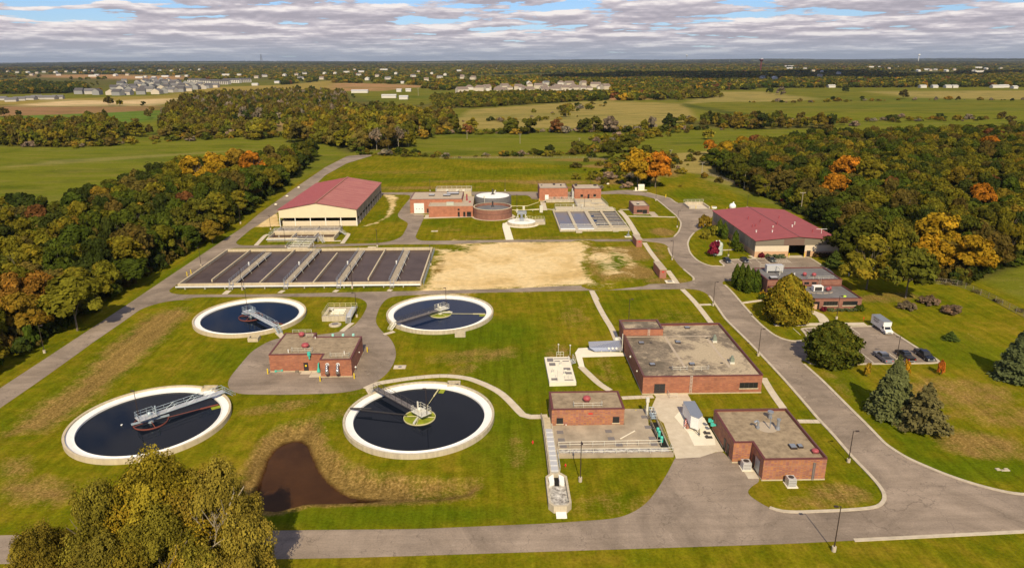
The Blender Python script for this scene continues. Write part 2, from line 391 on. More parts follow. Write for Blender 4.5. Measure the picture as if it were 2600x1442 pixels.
def tag(o, label=None, cat=None, group=None, kind=None):
    if label: o['label'] = label
    if cat: o['category'] = cat
    if group: o['group'] = group
    if kind: o['kind'] = kind
    return o
def thing(name, label, cat, loc=(0, 0, 0), rz=0, group=None, scale=None):
    o = bpy.data.objects.new(name, None); COL.objects.link(o); o.empty_display_size = 0.5
    o.location = loc; o.rotation_euler = (0, 0, rz)
    if scale: o.scale = scale
    return tag(o, label, cat, group)
def kids(o): return [c for c in bpy.data.objects if c.parent == o] if False else list(o.children)
def clone(root, loc, rz=0, scale=None, label=None, group=None, name=None):
    r = root.copy(); COL.objects.link(r); r.location = loc; r.rotation_euler = (0, 0, rz)
    if name: r.name = name
    if scale: r.scale = scale if isinstance(scale, tuple) else (scale,) * 3
    if label: r['label'] = label
    if group: r['group'] = group
    for ch in root.children:
        c = ch.copy(); COL.objects.link(c); c.parent = r
        for g in ch.children:
            d = g.copy(); COL.objects.link(d); d.parent = c
    return r
def inpoly(x, y, P):
    """vectorised point in polygon"""
    x = np.asarray(x, float); y = np.asarray(y, float); c = np.zeros(x.shape, bool)
    n = len(P); j = n - 1
    for i in range(n):
        xi, yi = P[i]; xj, yj = P[j]
        if yi != yj:
            c ^= ((yi > y) != (yj > y)) & (x < (xj - xi) * (y - yi) / (yj - yi) + xi)
        j = i
    return c
def polydist(x, y, P, closed=True):
    x = np.asarray(x, float); y = np.asarray(y, float); d = np.full(x.shape, 1e9)
    n = len(P)
    for i in range(n if closed else n - 1):
        ax, ay = P[i]; bx, by = P[(i + 1) % n]; dx, dy = bx - ax, by - ay; L = dx * dx + dy * dy + 1e-9
        t = np.clip(((x - ax) * dx + (y - ay) * dy) / L, 0, 1)
        d = np.minimum(d, np.hypot(x - ax - t * dx, y - ay - t * dy))
    return d
def rounded(P, cut=1.6, it=2, closed=True):
    """corner cutting that never eats more than `cut` metres of a side"""
    for _ in range(it):
        Q = []; n = len(P)
        for i in range(n):
            if not closed and i in (0, n - 1): Q.append(P[i]); continue
            p = Vector(P[i]); a = Vector(P[(i - 1) % n]); b = Vector(P[(i + 1) % n])
            for q in (a, b):
                L = (q - p).length
                if L < 1e-6: continue
                t = min(cut, 0.25 * L) / L; Q.append(tuple(p.lerp(q, t)))
        P = Q; cut *= 0.5
    return P

D = {}
D['outer_a'] = [(-330,81),(-20,81),(22.8,81.9),(41,82.3),(57.6,83.1),(76.5,84.0),(110,86.2),(200,92),(200,103),(82.9,92.7),(78.9,94.5),(75.0,97.7),(72.4,101.0),(70.2,104.5),(69.3,108.2),(69.2,109.2),(69.4,114.9),(69.4,124.3),(69.5,134.4),(69.2,140.7),(69.0,144.3),(68.8,145.5),(68.9,144.0),(69.5,141.4),(99.6,142.6),(100.7,143.5),(99.9,151.1),(99.5,161.9),(99.7,165.8),(95.1,165.7),(77.4,164.9),(77.3,162.6),(77.0,159.6),(76.1,157.8),(74.4,156.5),(71.5,156.2),(69.0,159.4),(68.2,166.7),(68.2,177.1),(68.4,165.9),(68.4,173.1),(68.8,183.7),(69.3,192.4),(69.4,200.3),(68.9,202.3),(69.8,204.6),(71.0,205.4)]
D['lot2'] = [(71.0,205.4),(106.7,219.4),(108.3,231.6),(106.2,230.6),(100.8,230.8),(89.3,230.4),(80.2,228.9),(75.5,228.3),(75.8,220.5)]
D['outer_b'] = [(75.8,220.5),(72.8,221.6),(68.8,225.2),(71.3,221.3),(69.5,223.9),(68.4,227.9),(68.2,234.0),(68.8,240.4),(71.0,251.1),(73.8,259.1),(77.8,267.7),(84.8,278.2),(97.0,303.2),(100.1,313.4),(89.3,313.8),(89.7,328.6),(85.8,327.5),(85.7,340.2),(80.7,349.0),(77.8,356.0),(70.9,364.0),(64.0,363.4),(53.1,358.6)]
D['I1'] = [(-102.2,284.8),(-100.4,263.4),(-100.0,259.1),(-97.6,255.3),(-94.8,254.4),(-59.2,255.6),(-45.5,255.9),(-40.1,259.7),(-37.7,266.2),(-37.6,282.4),(-38.1,290.1),(-43.5,300.6),(-44.9,307.2),(-44.8,321.0),(-43.8,344.1),(-44.5,352.5),(-46.5,354.9),(-50.8,355.7),(-59.4,355.4)]
D['I2'] = [(-99.7,202.3),(-99.1,200.5),(-97.3,198.4),(-94.2,197.3),(-70.0,196.8),(-32.4,198.3),(-20.6,198.5),(2.1,199.8),(-1.9,198.9),(17.8,201.7),(37.6,202.5),(55.9,203.1),(60.5,205.4),(61.9,207.9),(60.6,222.9),(61.2,237.8),(62.2,244.4),(62.9,248.2),(61.5,252.7),(55.6,255.3),(22.2,255.7),(-2.2,255.8),(-18.1,253.3),(-39.0,254.1),(-73.4,249.9),(-99.0,250.8)]
D['I3'] = [(-28.1,258.9),(-30.7,260.4),(-32.3,264.9),(-32.4,267.5),(-32.4,300.8),(-32.5,300.2),(-33.2,307.9),(-39.4,308.8),(-43.8,344.1),(-42.7,354.8),(-19.0,351.6),(7.2,351.1),(15.3,350.8),(16.5,345.9),(16.8,340.8),(20.1,339.5),(20.5,336.5),(34.7,340.0),(38.0,340.7),(50.7,338.6),(52.7,352.2),(63.3,352.7),(73.3,347.8),(78.4,338.5),(78.6,323.1),(78.8,299.4),(77.6,286.8),(75.8,279.9),(72.3,269.7),(68.0,260.7),(55.5,259.0),(22.5,259.3),(-2.2,259.4)]
D['I4'] = [(-87.6,192.8),(-93.3,192.3),(-97.1,190.2),(-100.0,185.2),(-99.9,174.1),(-100.1,161.2),(-99.9,151.6),(-99.8,139.0),(-100.0,127.0),(-100,100),(-100,87.2),(-40,87.2),(-29.3,87.2),(-12.0,87.0),(7.5,87.8),(17.0,88.6),(19.7,89.7),(22.4,91.9),(24.5,94.7),(27.9,100.3),(30.3,104.9),(30.5,105.1),(34.9,105.3),(38.1,106.8),(39.4,107.0),(39.8,103.3),(41.2,103.1),(43.5,103.8),(42.9,97.9),(40.6,96.3),(39.3,94.6),(40.0,92.7),(41.7,90.3),(44.1,89.4),(52.8,89.7),(57.9,90.2),(59.6,91.4),(60.8,93.0),(61.4,95.2),(61.5,98.8),(61.2,104.5),(61.4,112.5),(61.2,118.3),(61.4,125.1),(61.5,136.0),(61.3,147.8),(61.1,156.5),(60.3,171.9),(61.7,190.8),(61.3,193.7),(60.2,196.5),(57.4,197.8),(41.5,197.5),(19.3,196.9),(-3.4,196.2),(-15.2,195.4),(-25.1,194.6),(-30.6,193.9),(-32.7,191.1),(-33.4,184.4),(-33.1,176.1),(-32.3,171.4),(-29.6,165.4),(-27.5,162.2),(-25.5,157.1),(-24.2,151.3),(-24.1,145.4),(-25.0,139.9),(-27.2,135.3),(-30.0,132.7),(-34.1,131.5),(-44.9,131.2),(-54.1,131.7),(-56.8,133.7),(-58.4,136.8),(-59.0,139.9),(-59.1,145.9),(-59.0,154.3),(-57.1,160.0),(-54.5,162.7),(-50.3,163.6),(-46.5,163.9),(-40.1,166.1),(-37.7,170.4),(-36.9,177.8),(-37.0,185.4),(-38.1,189.5),(-41.5,193.3),(-47.8,193.9),(-87.7,194.8),(-93.1,193.1)]
D['lamps'] = [((46.8,80.6),7.4,-1),((59.8,103.0),6,1),((13.1,98.5),7.5,0),((60.4,147.9),6.8,1),((34.1,170.1),6.6,1),((60.2,182.6),7.0,1),((89.8,171.2),6.5,1),((80.8,233.6),6,1),((116.8,237.3),6,-1),((90.9,144.2),6,-1),((-108.1,154.7),7.0,1),((-100.3,227.5),6.6,0),((-109.2,291.2),7.6,0),((-77.4,201.1),7.1,0),((-78.8,251.4),7.0,0),((-93.0,279.8),6,0),((-63.0,272.4),6.4,-1),((-44.8,250.8),6.7,0),((-22.8,225.6),7.1,0),((-44.4,201.5),7.5,0),((-35.5,364.6),6.2,0),((4.0,363.4),6.5,0),((9.0,320.9),6.3,0),((40.0,314.8),6.2,0),((50.5,375.4),6,0),((77.3,334.2),7.0,0),((73.7,277.5),7.1,1),((60.0,229.5),6.8,-1),((115.7,315.4),6,0),((-38.3,176.7),6.9,-1)]
D['poles'] = [((130.6,363.1),9.3),((135.1,302.0),9.6),((119.4,479.7),6.4),((121.5,410.7),7.7),((18.9,578.1),7.9),((-26.0,615.7),7.0),((-70.7,650.6),7.5),((64.9,554.7),6.7),((-149.9,1381.6),17.7),((85.8,1608.0),22.8),((234.5,1557.2),23.5),((306.6,1583.2),19.7),((522.9,1725.1),19.3),((583.0,1743.1),26.4)]
D['walks'] = [([(27.9,196.6),(28.0,185.5),(28.4,175.3),(29.0,166.5),(29.0,159.7),(28.9,156.7)],1.5),([(55.3,197.4),(55.9,185.5),(55.7,169.2)],1.5),([(57.3,136.2),(56.6,129.7),(56.2,122.4)],1.5),([(56.5,183.4),(60.0,183.6)],1.2),([(57.0,117.2),(61.4,117.0)],1.3),([(18.4,143.3),(19.6,139.4),(21.4,134.2),(23.1,131.1)],1.5),([(25.0,127.7),(31.6,128.2)],1.3),([(-28.3,133.4),(-26.2,135.9),(-23.8,136.8),(-20.5,137.9),(-15.7,139.0),(-11.4,139.2),(-7.0,137.9),(-4.4,135.9),(-1.8,133.3),(0.1,130.8),(1.8,127.5),(3.3,124.0),(5.1,120.6),(9.3,120.5)],1.6),([(-38.7,172.3),(-40.2,166.4)],1.3),([(-56.4,166.2),(-54.0,162.6)],1.5),([(-26.7,165.8),(-29.1,163.9)],1.2),([(3.6,287.8),(3.4,281.1),(3.8,273.0),(4.5,259.5)],3.0),([(55.8,311.5),(56.2,301.1),(55.9,288.9),(55.3,275.9),(54.6,264.0)],2.2),([(55.2,270.3),(55.0,265.0)],2.0),([(55.2,253.2),(54.7,239.5),(54.6,227.7)],1.7),([(55.5,216.9),(55.3,208.7),(55.1,203.2)],1.7),([(27.9,196.9),(28.3,188.9)],1.5),([(57.1,299.9),(77.7,296.9)],1.5),([(56.1,313.7),(61.0,313.5)],1.2),([(14.5,315.1),(20.8,316.7),(27.0,313.9)],1.2),([(21.9,333.8),(21.6,313.6)],2.4),([(68.9,184.5),(75.6,186.7)],1.2),([(79.3,241.2),(87.2,242.3)],1.0),([(88.5,233.9),(89.1,230.7)],1.5),([(-32.4,299.1),(-10.8,301.5)],2.0),([(-90.7,254.4),(-92.1,270.3),(-90.9,270.2)],1.6),([(-58.9,256.3),(-59.5,271.1),(-61.5,271.1)],1.6),([(-66.8,260.0),(-60.2,260.1)],1.2),([(-81.3,197.3),(-81.3,200.7)],1.7),([(-65.3,197.9),(-64.8,200.2)],1.4),([(-49.1,198.2),(-48.6,200.1)],1.4),([(-32.9,198.6),(-32.5,200.1)],1.4),([(85.5,177.1),(86.5,175.7),(86.5,172.6),(85.5,168.6)],2.6)]
D['yard'] = [(32.1,127.7),(31.9,129.1),(38.6,128.7),(38.7,127.3),(37.5,125.0),(39.2,122.3),(38.6,120.2),(38.9,116.2),(39.6,113.5),(39.5,107.0),(38.0,106.8),(34.8,105.2),(30.3,105.0),(31.0,117.2)]
D['pad_light'] = [(35.0,120.3),(38.3,121.1),(39.9,121.0),(39.4,115.0),(39.2,111.9),(38.1,108.2),(34.1,108.1)]
D['silverpad'] = [(19.0,153.6),(21.1,153.8),(26.0,151.3),(29.2,150.7),(29.4,148.8),(19.3,148.3),(19.2,142.8),(18.0,143.2),(17.9,146.6),(17.9,150.8)]
D['lotwalk'] = [(77.1,167.2),(80.8,167.8),(84.9,168.6),(89.9,168.4),(95.9,168.3),(95.3,166.2),(88.5,165.5),(77.3,165.6)]
D['p_truck_rear'] = (96.4,166.7)
D['p_truck_front'] = (96.5,159.4)
D['p_truck_fr'] = (98.5,159.6)
D['p_pu1f'] = (87.1,147.7)
D['p_pu1r'] = (87.1,142.2)
D['p_pu2'] = (92.9,145.0)
D['p_pu2r'] = (94.3,143.2)
D['p_pu3f'] = (97.2,142.6)
D['p_pu3b'] = (98.8,149.1)
D['p_c1'] = (77.4,226.4)
D['p_c2'] = (83.4,226.7)
D['p_c3'] = (93.6,227.9)
D['p_young1'] = (80.0,136.1)
D['p_young2'] = (89.0,136.9)
D['p_young3'] = (96.7,136.7)
D['p_sign'] = (84.1,99.9)
D['p_smallev'] = (110.9,155.8)
D['p_sh1'] = (113.3,177.7)
D['p_sh2'] = (121.6,181.1)
D['p_sh3'] = (122.2,173.3)
D['p_redt'] = (75.5,233.1)
D['p_greent'] = (79.8,241.5)
D['p_maple'] = (75.9,369.3)
D['p_trailer_f'] = (36.2,113.7)
D['p_trailer_b'] = (38.1,122.0)
D['p_ac1'] = (41.7,101.1)
D['p_ac2'] = (47.1,96.1)
D['p_acb'] = (37.2,121.8)
D['p_tank_w'] = (107.2,312.1)
D['p_dish'] = (99.8,314.8)
D['p_ramp1'] = (89.5,314.5)
D['p_ramp2'] = (97.6,314.2)
D['p_ramp3'] = (96.9,323.7)
D['p_ramp4'] = (89.0,324.0)
D['p_box1'] = (75.5,364.5)
D['p_channel_a'] = (7.9,98.2)
D['p_channel_b'] = (11.0,98.1)
D['p_chb'] = (8.8,89.6)
D['p_cha'] = (8.7,119.0)
D['p_ch_l'] = (7.4,91.2)
D['p_ch_r'] = (10.9,91.4)
D['p_deckFL'] = (9.9,105.5)
D['p_deckFR'] = (30.2,105.3)
D['p_deckBR'] = (29.1,121.8)
D['p_ES1'] = (10.6,133.3)
D['p_ES2'] = (16.3,133.9)
D['p_sil1'] = (21.9,151.2)
D['p_sil2'] = (29.3,151.2)
D['p_manh'] = (-22.7,144.5)
D['p_maint'] = (-47.1,174.0)
D['p_maint2'] = (-40.7,173.6)
D['p_mainc'] = (-42.7,170.1)
D['p_yb'] = (-100.0,215.9)
D['p_bf1'] = (101.6,232.9)
D['p_bf2'] = (107.1,232.7)
D['p_yel1'] = (-51.2,141.5)
D['p_yel2'] = (-38.7,136.9)
D['p_yel3'] = (-31.5,138.6)
D['p_yel4'] = (-31.5,153.1)
D['p_willow'] = (-87.9,536.9)
D['p_bush1'] = (87.9,238.9)
D['p_bush2'] = (92.3,232.2)
D['p_bush3'] = (113.1,232.5)
D['p_adbush'] = (88.8,175.3)
D['p_adhedge'] = (93.2,175.5)
D['p_adb2'] = (98.2,175.4)
D['p_fence1'] = (130.2,381.4)
D['p_fence2'] = (139.7,313.8)
D['p_fence3'] = (135.2,265.8)
D['p_fence4'] = (139.9,197.5)
D['p_fence5'] = (140.1,170.7)
D['p_garhedge'] = (113.2,233.0)
D['p_kiosk'] = (52.4,264.2)
D['clar1'] = {'st': (-55.1,130.7),'end': (-57.0,129.6)}
D['swale'] = [(-87.9,186.2),(-91.3,184.9),(-95.8,180.6),(-94.8,166.9),(-94.3,153.0),(-91.4,138.7),(-92.8,127.7),(-92.2,116.9),(-85.3,117.8),(-84.4,130.3),(-83.7,144.7),(-83.8,158.0),(-84.6,169.6),(-85.3,182.0)]
D['swale2'] = [(-86.3,106.5),(-83.6,108.3),(-80.2,104.9),(-80.2,101.8),(-83.8,102.8)]
D['swale3'] = [(-81.1,101.0),(-75.7,101.7),(-70.2,99.4),(-68.1,96.1),(-70.2,94.6),(-75.0,94.8),(-79.9,98.0)]
D['pond_out'] = [(-35.2,121.5),(-38.5,120.4),(-41.6,118.7),(-43.4,114.5),(-43.5,108.3),(-42.3,101.4),(-41.4,97.4),(-39.1,91.9),(-34.3,91.2),(-30.9,93.3),(-20.4,93.4),(-9.5,93.7),(-4.4,95.0),(-3.0,97.3),(-3.6,99.7),(-8.0,100.1),(-15.8,100.7),(-21.9,102.2),(-27.4,106.0),(-31.5,111.5),(-33.8,116.6)]
D['pond_in'] = [(-39.8,114.0),(-37.4,114.8),(-35.0,112.8),(-33.4,109.2),(-31.2,104.6),(-28.5,100.7),(-25.7,97.8),(-22.4,96.1),(-18.5,95.5),(-20.6,94.7),(-26.1,94.5),(-30.4,94.1),(-34.8,92.8),(-38.3,93.6),(-39.9,97.4),(-40.5,102.7),(-41.2,107.9),(-41.0,111.8)]
D['sand'] = [(-16.7,256.2),(2.9,256.1),(14.1,256.0),(32.2,254.1),(29.9,234.7),(30.9,227.8),(31.4,217.7),(28.6,209.6),(30.4,202.9),(17.8,202.1),(-1.9,199.8),(-0.3,199.9),(-20.8,199.1),(-21.8,214.9),(-21.1,231.7),(-21.9,245.4),(-13.2,245.1)]
D['mound'] = [(32.4,252.4),(42.1,239.9),(46.5,232.7),(47.9,220.8),(41.5,205.8),(31.0,202.9),(28.3,221.5),(31.8,234.6)]
D['moundg'] = [(34.0,226.4),(41.8,238.5),(44.6,232.8),(43.1,222.2),(38.0,215.1),(33.5,215.2)]
D['gravel'] = [(-101.4,284.7),(-100.3,313.5),(-90.9,285.4)]
D['track'] = [(-60.5,359.0),(-56.8,355.9),(-52.3,354.3),(-49.7,347.1),(-47.7,321.1),(-47.1,302.9),(-51.1,290.6),(-56.2,282.1),(-58.2,281.2),(-51.7,294.7),(-50.5,307.4),(-51.4,326.2),(-57.0,350.2)]
D['fields'] = [('brown',[(-856.1,1162.3),(-712.9,1117.6),(-554.6,1104.7),(-509.9,1117.1),(-481.2,1011.7),(-511.2,963.0),(-571.7,932.4),(-671.3,906.7)]),('tan',[(-756.5,1154.0),(-781.0,1309.7),(-675.7,1258.2),(-685.3,1345.7),(-591.2,1336.8),(-541.5,1207.3),(-520.5,1118.0),(-575.5,1106.4),(-723.5,1118.5)]),('ochre',[(-794.7,1333.0),(-654.0,1469.0),(-759.8,1864.2),(-546.0,2084.8),(-426.6,2014.6),(-345.2,1524.2),(-540.1,1608.9),(-596.2,1337.3),(-675.7,1258.2)]),('ochre',[(-992.7,1351.4),(-794.7,1333.0),(-756.5,1154.0),(-856.1,1162.3)]),('reed',[(-276.4,812.0),(-179.4,832.9),(-152.3,703.5),(-213.6,700.4),(-233.4,682.1)]),('straw',[(-36.4,990.9),(108.0,1132.9),(178.6,1182.1),(289.9,1100.0),(228.7,805.2),(149.1,712.8),(68.2,710.7),(-38.1,703.3),(-52.1,755.6)]),('orange',[(207.3,1466.0),(271.4,1520.5),(303.6,1347.0),(273.9,1234.2),(192.6,1200.5)]),('brownl',[(-496.3,2195.8),(-343.1,2114.2),(-154.0,1880.0),(-221.5,1757.1),(-247.6,1610.6),(-360.7,1589.4)]),('tan2',[(454.2,1500.6),(551.5,1490.0),(542.2,1188.8),(455.3,1138.8),(335.3,1131.1),(276.8,1068.2)]),('tan2',[(745.3,1469.0),(1141.7,1489.0),(876.8,1138.8),(725.4,1213.4)]),('dkgreen',[(289.4,1117.3),(311.9,879.8),(293.2,849.3),(269.1,1037.8)]),('straw',[(26.0,416.7),(49.1,431.3),(58.0,374.3),(45.1,340.8),(10.5,376.3)]),('straw',[(111.7,503.7),(161.0,524.0),(130.8,371.1),(125.5,412.2),(100.6,428.9)]),('brownl',[(-2401.9,3873.9),(-1974.1,3783.6),(-1366.0,3225.8),(-1102.2,2655.4),(-1388.6,2701.5),(-1998.5,3219.6)]),('ochre',[(-460.4,2019.1),(-558.4,2567.8),(-590.3,2036.2)]),('redsoil',[(-5396.1,9559.5),(-7774.4,17018.5),(-3338.2,7294.3),(-3778.5,6905.9)]),('lush',[(-619.7,903.1),(-462.1,1010.2),(-399.1,887.6),(-402.0,794.5),(-526.2,856.4),(-520.2,754.5)]),('strawg',[(-310.5,496.1),(-189.8,550.1),(-257.3,500.4),(-322.5,459.2)]),('strawg',[(125.8,397.7),(135.1,359.0),(106.6,413.1)])]
D['woods'] = [('far_left',[(-1110.9,1515.0),(-921.5,1554.1),(-924.5,1650.8),(-1050.2,2096.8),(-1522.9,2913.6),(-2206.1,3030.4)],11,9),('clumpA',[(-443.1,590.9),(-361.2,577.3),(-329.8,624.2),(-350.2,676.5),(-384.6,734.9),(-474.7,834.1),(-468.5,740.6),(-553.3,746.3)],11,7),('clumpB',[(-309.6,650.5),(-270.2,648.3),(-210.3,668.4),(-229.6,736.4),(-251.1,738.3),(-368.1,819.7)],11,7),('poplar',[(-381.1,819.0),(-313.9,832.6),(-235.7,827.4),(-181.7,862.2),(-297.4,1432.2),(-432.7,1448.6),(-557.8,1337.4),(-448.1,983.8)],13,8),('willows',[(-127.5,564.9),(-112.3,526.8),(-72.6,557.6),(-77.9,660.6),(-36.4,670.5),(-59.7,824.8),(-102.0,1136.8),(-144.3,1062.0),(-340.1,1565.3)],15,8),('strip',[(-80.0,1007.8),(-26.3,1031.9),(109.6,1150.7),(155.0,1203.9),(178.4,1389.8),(29.5,1406.0),(-115.5,1287.2)],9,6),('row',[(185.7,710.5),(270.2,684.5),(336.8,701.1),(361.7,756.2),(253.9,802.0),(199.8,767.5)],10,8),('farR',[(315.8,1230.3),(378.1,1246.0),(434.7,1523.8),(456.8,1790.4),(265.2,1174.4)],12,8)]
D['singles'] = [((13.8,661.3),16.6),((29.7,656.7),15.7),((55.8,665.0),12.2),((81.6,666.0),14.4),((92.1,669.1),16.3),((106.1,662.0),17.0),((-27.1,657.6),10.3),((82.1,849.9),9.6),((38.6,510.0),6.9),((140.2,672.6),12.4),((147.8,672.1),14.2),((168.1,690.7),15.9),((534.7,1397.5),17.8),((536.7,1349.2),15.7),((691.6,1415.0),12.7),((552.1,1168.1),7.0),((594.8,1156.5),7.3),((685.7,1196.1),22.7),((566.5,787.7),9.0),((527.0,718.6),9.3),((-601.1,1124.6),14.0),((-584.1,1123.2),9.4),((-541.0,1110.0),7.1),((-428.4,1564.2),20.7),((-396.1,1560.8),26.1),((209.9,771.2),7.1),((228.5,745.5),11.0),((180.7,600.9),9.5),((259.9,691.9),22.9),((319.4,695.2),20.5),((-332.2,657.6),23.2),((-339.0,609.4),28.1),((-71.9,513.3),5.8),((-60.0,510.5),5.1),((-99.2,514.7),6.2),((-614.5,902.7),11.3),((-609.4,923.9),7.4)]
D['houses_sub'] = [(-871.1,1526.0),(-847.6,1523.6),(-813.8,1487.3),(-786.1,1484.5),(-756.3,1456.4),(-745.4,1474.1),(-729.4,1495.0),(-703.1,1508.8),(-704.3,1543.0),(-705.6,1586.2),(-698.3,1607.8),(-696.0,1646.3),(-717.3,1740.9),(-711.4,1762.7),(-715.1,1809.7),(-716.9,1859.0),(-897.2,1718.0),(-870.8,1694.0),(-820.7,1628.6),(-822.6,1660.2),(-794.8,1645.3),(-772.6,1623.4),(-824.4,1753.2),(-794.6,1727.8),(-789.8,1749.2),(-802.5,1820.1),(-784.5,1817.9),(-777.0,1831.6),(-814.6,1950.2),(-931.0,1835.3),(-886.3,1783.0),(-963.3,1968.9),(-905.6,1882.0),(-940.4,1994.2),(-907.0,1961.8),(-898.7,1988.9),(-894.6,2017.3),(-861.6,1984.2),(-883.8,2076.2),(-788.9,1947.0),(-1044.5,2036.5),(-1180.4,2323.4),(-1060.0,2164.1),(-1083.3,2236.1),(-1041.0,2195.3),(-1016.7,2192.0),(-1011.6,2226.2),(-1071.2,2386.1),(-1135.9,2479.7),(-1163.5,2483.9),(-1108.2,2313.1),(-963.5,2184.7),(-973.9,2235.1),(-811.5,1977.8)]
D['houses_left'] = [(-878.9,1297.1),(-833.1,1252.1),(-838.1,1280.9),(-834.1,1305.9),(-843.2,1337.5),(-819.2,1321.9),(-806.6,1320.8),(-802.3,1333.8)]
D['houses_mid'] = [(-62.0,1650.7),(-71.1,1485.3),(-44.0,1612.5),(-34.3,1576.9),(-27.2,1593.2),(-21.6,1620.6),(4.0,1607.1),(7.6,1447.8),(18.6,1461.2),(18.4,1679.1),(29.8,1622.0),(50.0,1637.9),(58.5,1618.8),(64.8,1486.1),(85.3,1839.7),(98.9,1689.1),(111.1,1707.4),(99.0,1497.8),(103.5,1482.0),(121.2,1495.4),(139.6,1704.0),(137.9,1609.8),(150.2,1644.9),(150.9,1556.5),(161.0,1555.4),(186.1,1850.3),(186.9,1760.4),(171.1,1554.2),(189.4,1586.3),(224.7,1869.3),(204.1,1584.7),(242.1,1753.6),(239.2,1653.4),(247.1,1633.7),(-124.2,2620.2),(-78.6,2481.9),(174.2,1951.3)]
D['apts'] = [(-923.7,2256.2),(-847.6,2160.1),(-796.6,2107.3),(-811.9,2240.4),(-796.1,2276.8)]
D['barns'] = [((-1382.2,3061.1),24),((-1314.9,3026.5),16),((-1329.2,3145.0),10),((-1346.7,2883.5),14),((-1408.8,2894.1),26),((-1437.7,3004.2),10),((-1846.1,3395.9),14),((-1772.1,3226.8),28),((-660.0,1993.4),16),((-656.3,2181.4),14),((-1230.0,3330.7),26),((-1165.5,3318.1),14),((-286.4,1518.0),34),((-209.9,1559.9),10),((-194.7,1308.7),26),((-162.3,1261.6),15),((-191.1,1570.9),11),((-811.9,3961.6),70),((-752.6,4069.5),20),((-272.3,2104.5),9),((-739.9,4807.5),26),((-217.0,4247.1),16),((784.7,1676.8),16),((2312.3,5701.5),34),((1887.9,4640.8),40),((2664.0,5111.5),60),((3035.1,5417.0),60),((2357.6,3938.9),30),((1032.5,1630.9),14),((977.9,1637.5),14),((1003.8,1634.4),12),((1046.9,1629.2),12),((1138.0,1618.2),26),((1162.3,1631.0),20),((2261.6,3344.9),44),((1144.8,1572.2),10),((1585.6,3507.4),8),((3078.9,4586.5),26),((8668.5,13323.3),50),((9467.1,14105.5),40),((8949.6,12900.3),40)]
D['town'] = [(-3062.4,4624.8),(-2824.9,4346.5),(-2691.7,4233.9),(-2546.4,4084.7),(-2705.3,4404.4),(-2564.6,4286.7),(-2640.9,4523.4),(-2441.3,4258.4),(-2666.4,4772.8),(-2607.0,4757.8),(-2694.9,5051.4),(-2621.5,5031.9),(-2382.7,4701.2),(-2466.1,4990.6),(-2258.1,4669.8),(-2494.7,5299.5),(-2262.5,4936.6),(-2041.3,4615.1),(-2246.2,5229.9),(-2161.2,5206.0),(-2097.9,5188.3),(-922.5,2811.0),(-961.1,3030.5),(-910.2,3139.8),(-893.0,3264.8),(-935.6,3564.4),(-833.7,3542.9),(-617.4,2577.3),(-695.6,2589.9),(-779.8,3531.5),(-2224.6,3525.1),(-2082.3,3497.3),(-1706.3,3290.0),(-1721.4,3426.8),(-606.1,3208.7),(-437.9,2467.1),(-481.3,2943.0),(-378.7,2538.9),(-478.0,3467.8),(-227.1,2358.6),(-209.4,2689.1),(-220.7,3133.4),(-129.6,2773.5),(-80.1,2490.8),(-304.1,3431.2),(-426.1,3991.0),(-333.4,2916.1),(5.3,5236.3),(-942.9,4864.4),(133.9,1940.7),(87.6,1946.8),(1623.2,3690.5),(1975.4,4613.2),(2209.3,5276.8),(2437.9,4466.9),(2918.0,5463.1),(2098.2,3570.7),(2257.9,3736.1),(2401.8,3926.5),(2219.7,3540.0),(2489.3,3901.9),(2339.4,3509.8),(2780.9,4071.9),(3014.1,4284.6),(893.7,2414.4),(902.7,2332.5),(1187.7,2638.8),(1455.8,3059.7)]
D['masts'] = [((-4433.7,13891.0),177),((1308.2,3574.1),69),((6318.8,10794.0),117),((3539.6,13505.1),134)]
D['woodL'] = [(-112,120),(-112.5,200),(-111.5,290),(-117,370),(-123,440),(-131,505),(-150,425),(-184,410),(-187,355),(-187,295),(-235,275),(-260,120)]
D['woodR'] = [(139,455),(130,371),(135.5,332),(134,284),(131,257),(114,210),(124.7,206),(143,199.5),(178,222),(260,250),(480,560),(480,590),(340,568),(268,556),(155,485)]
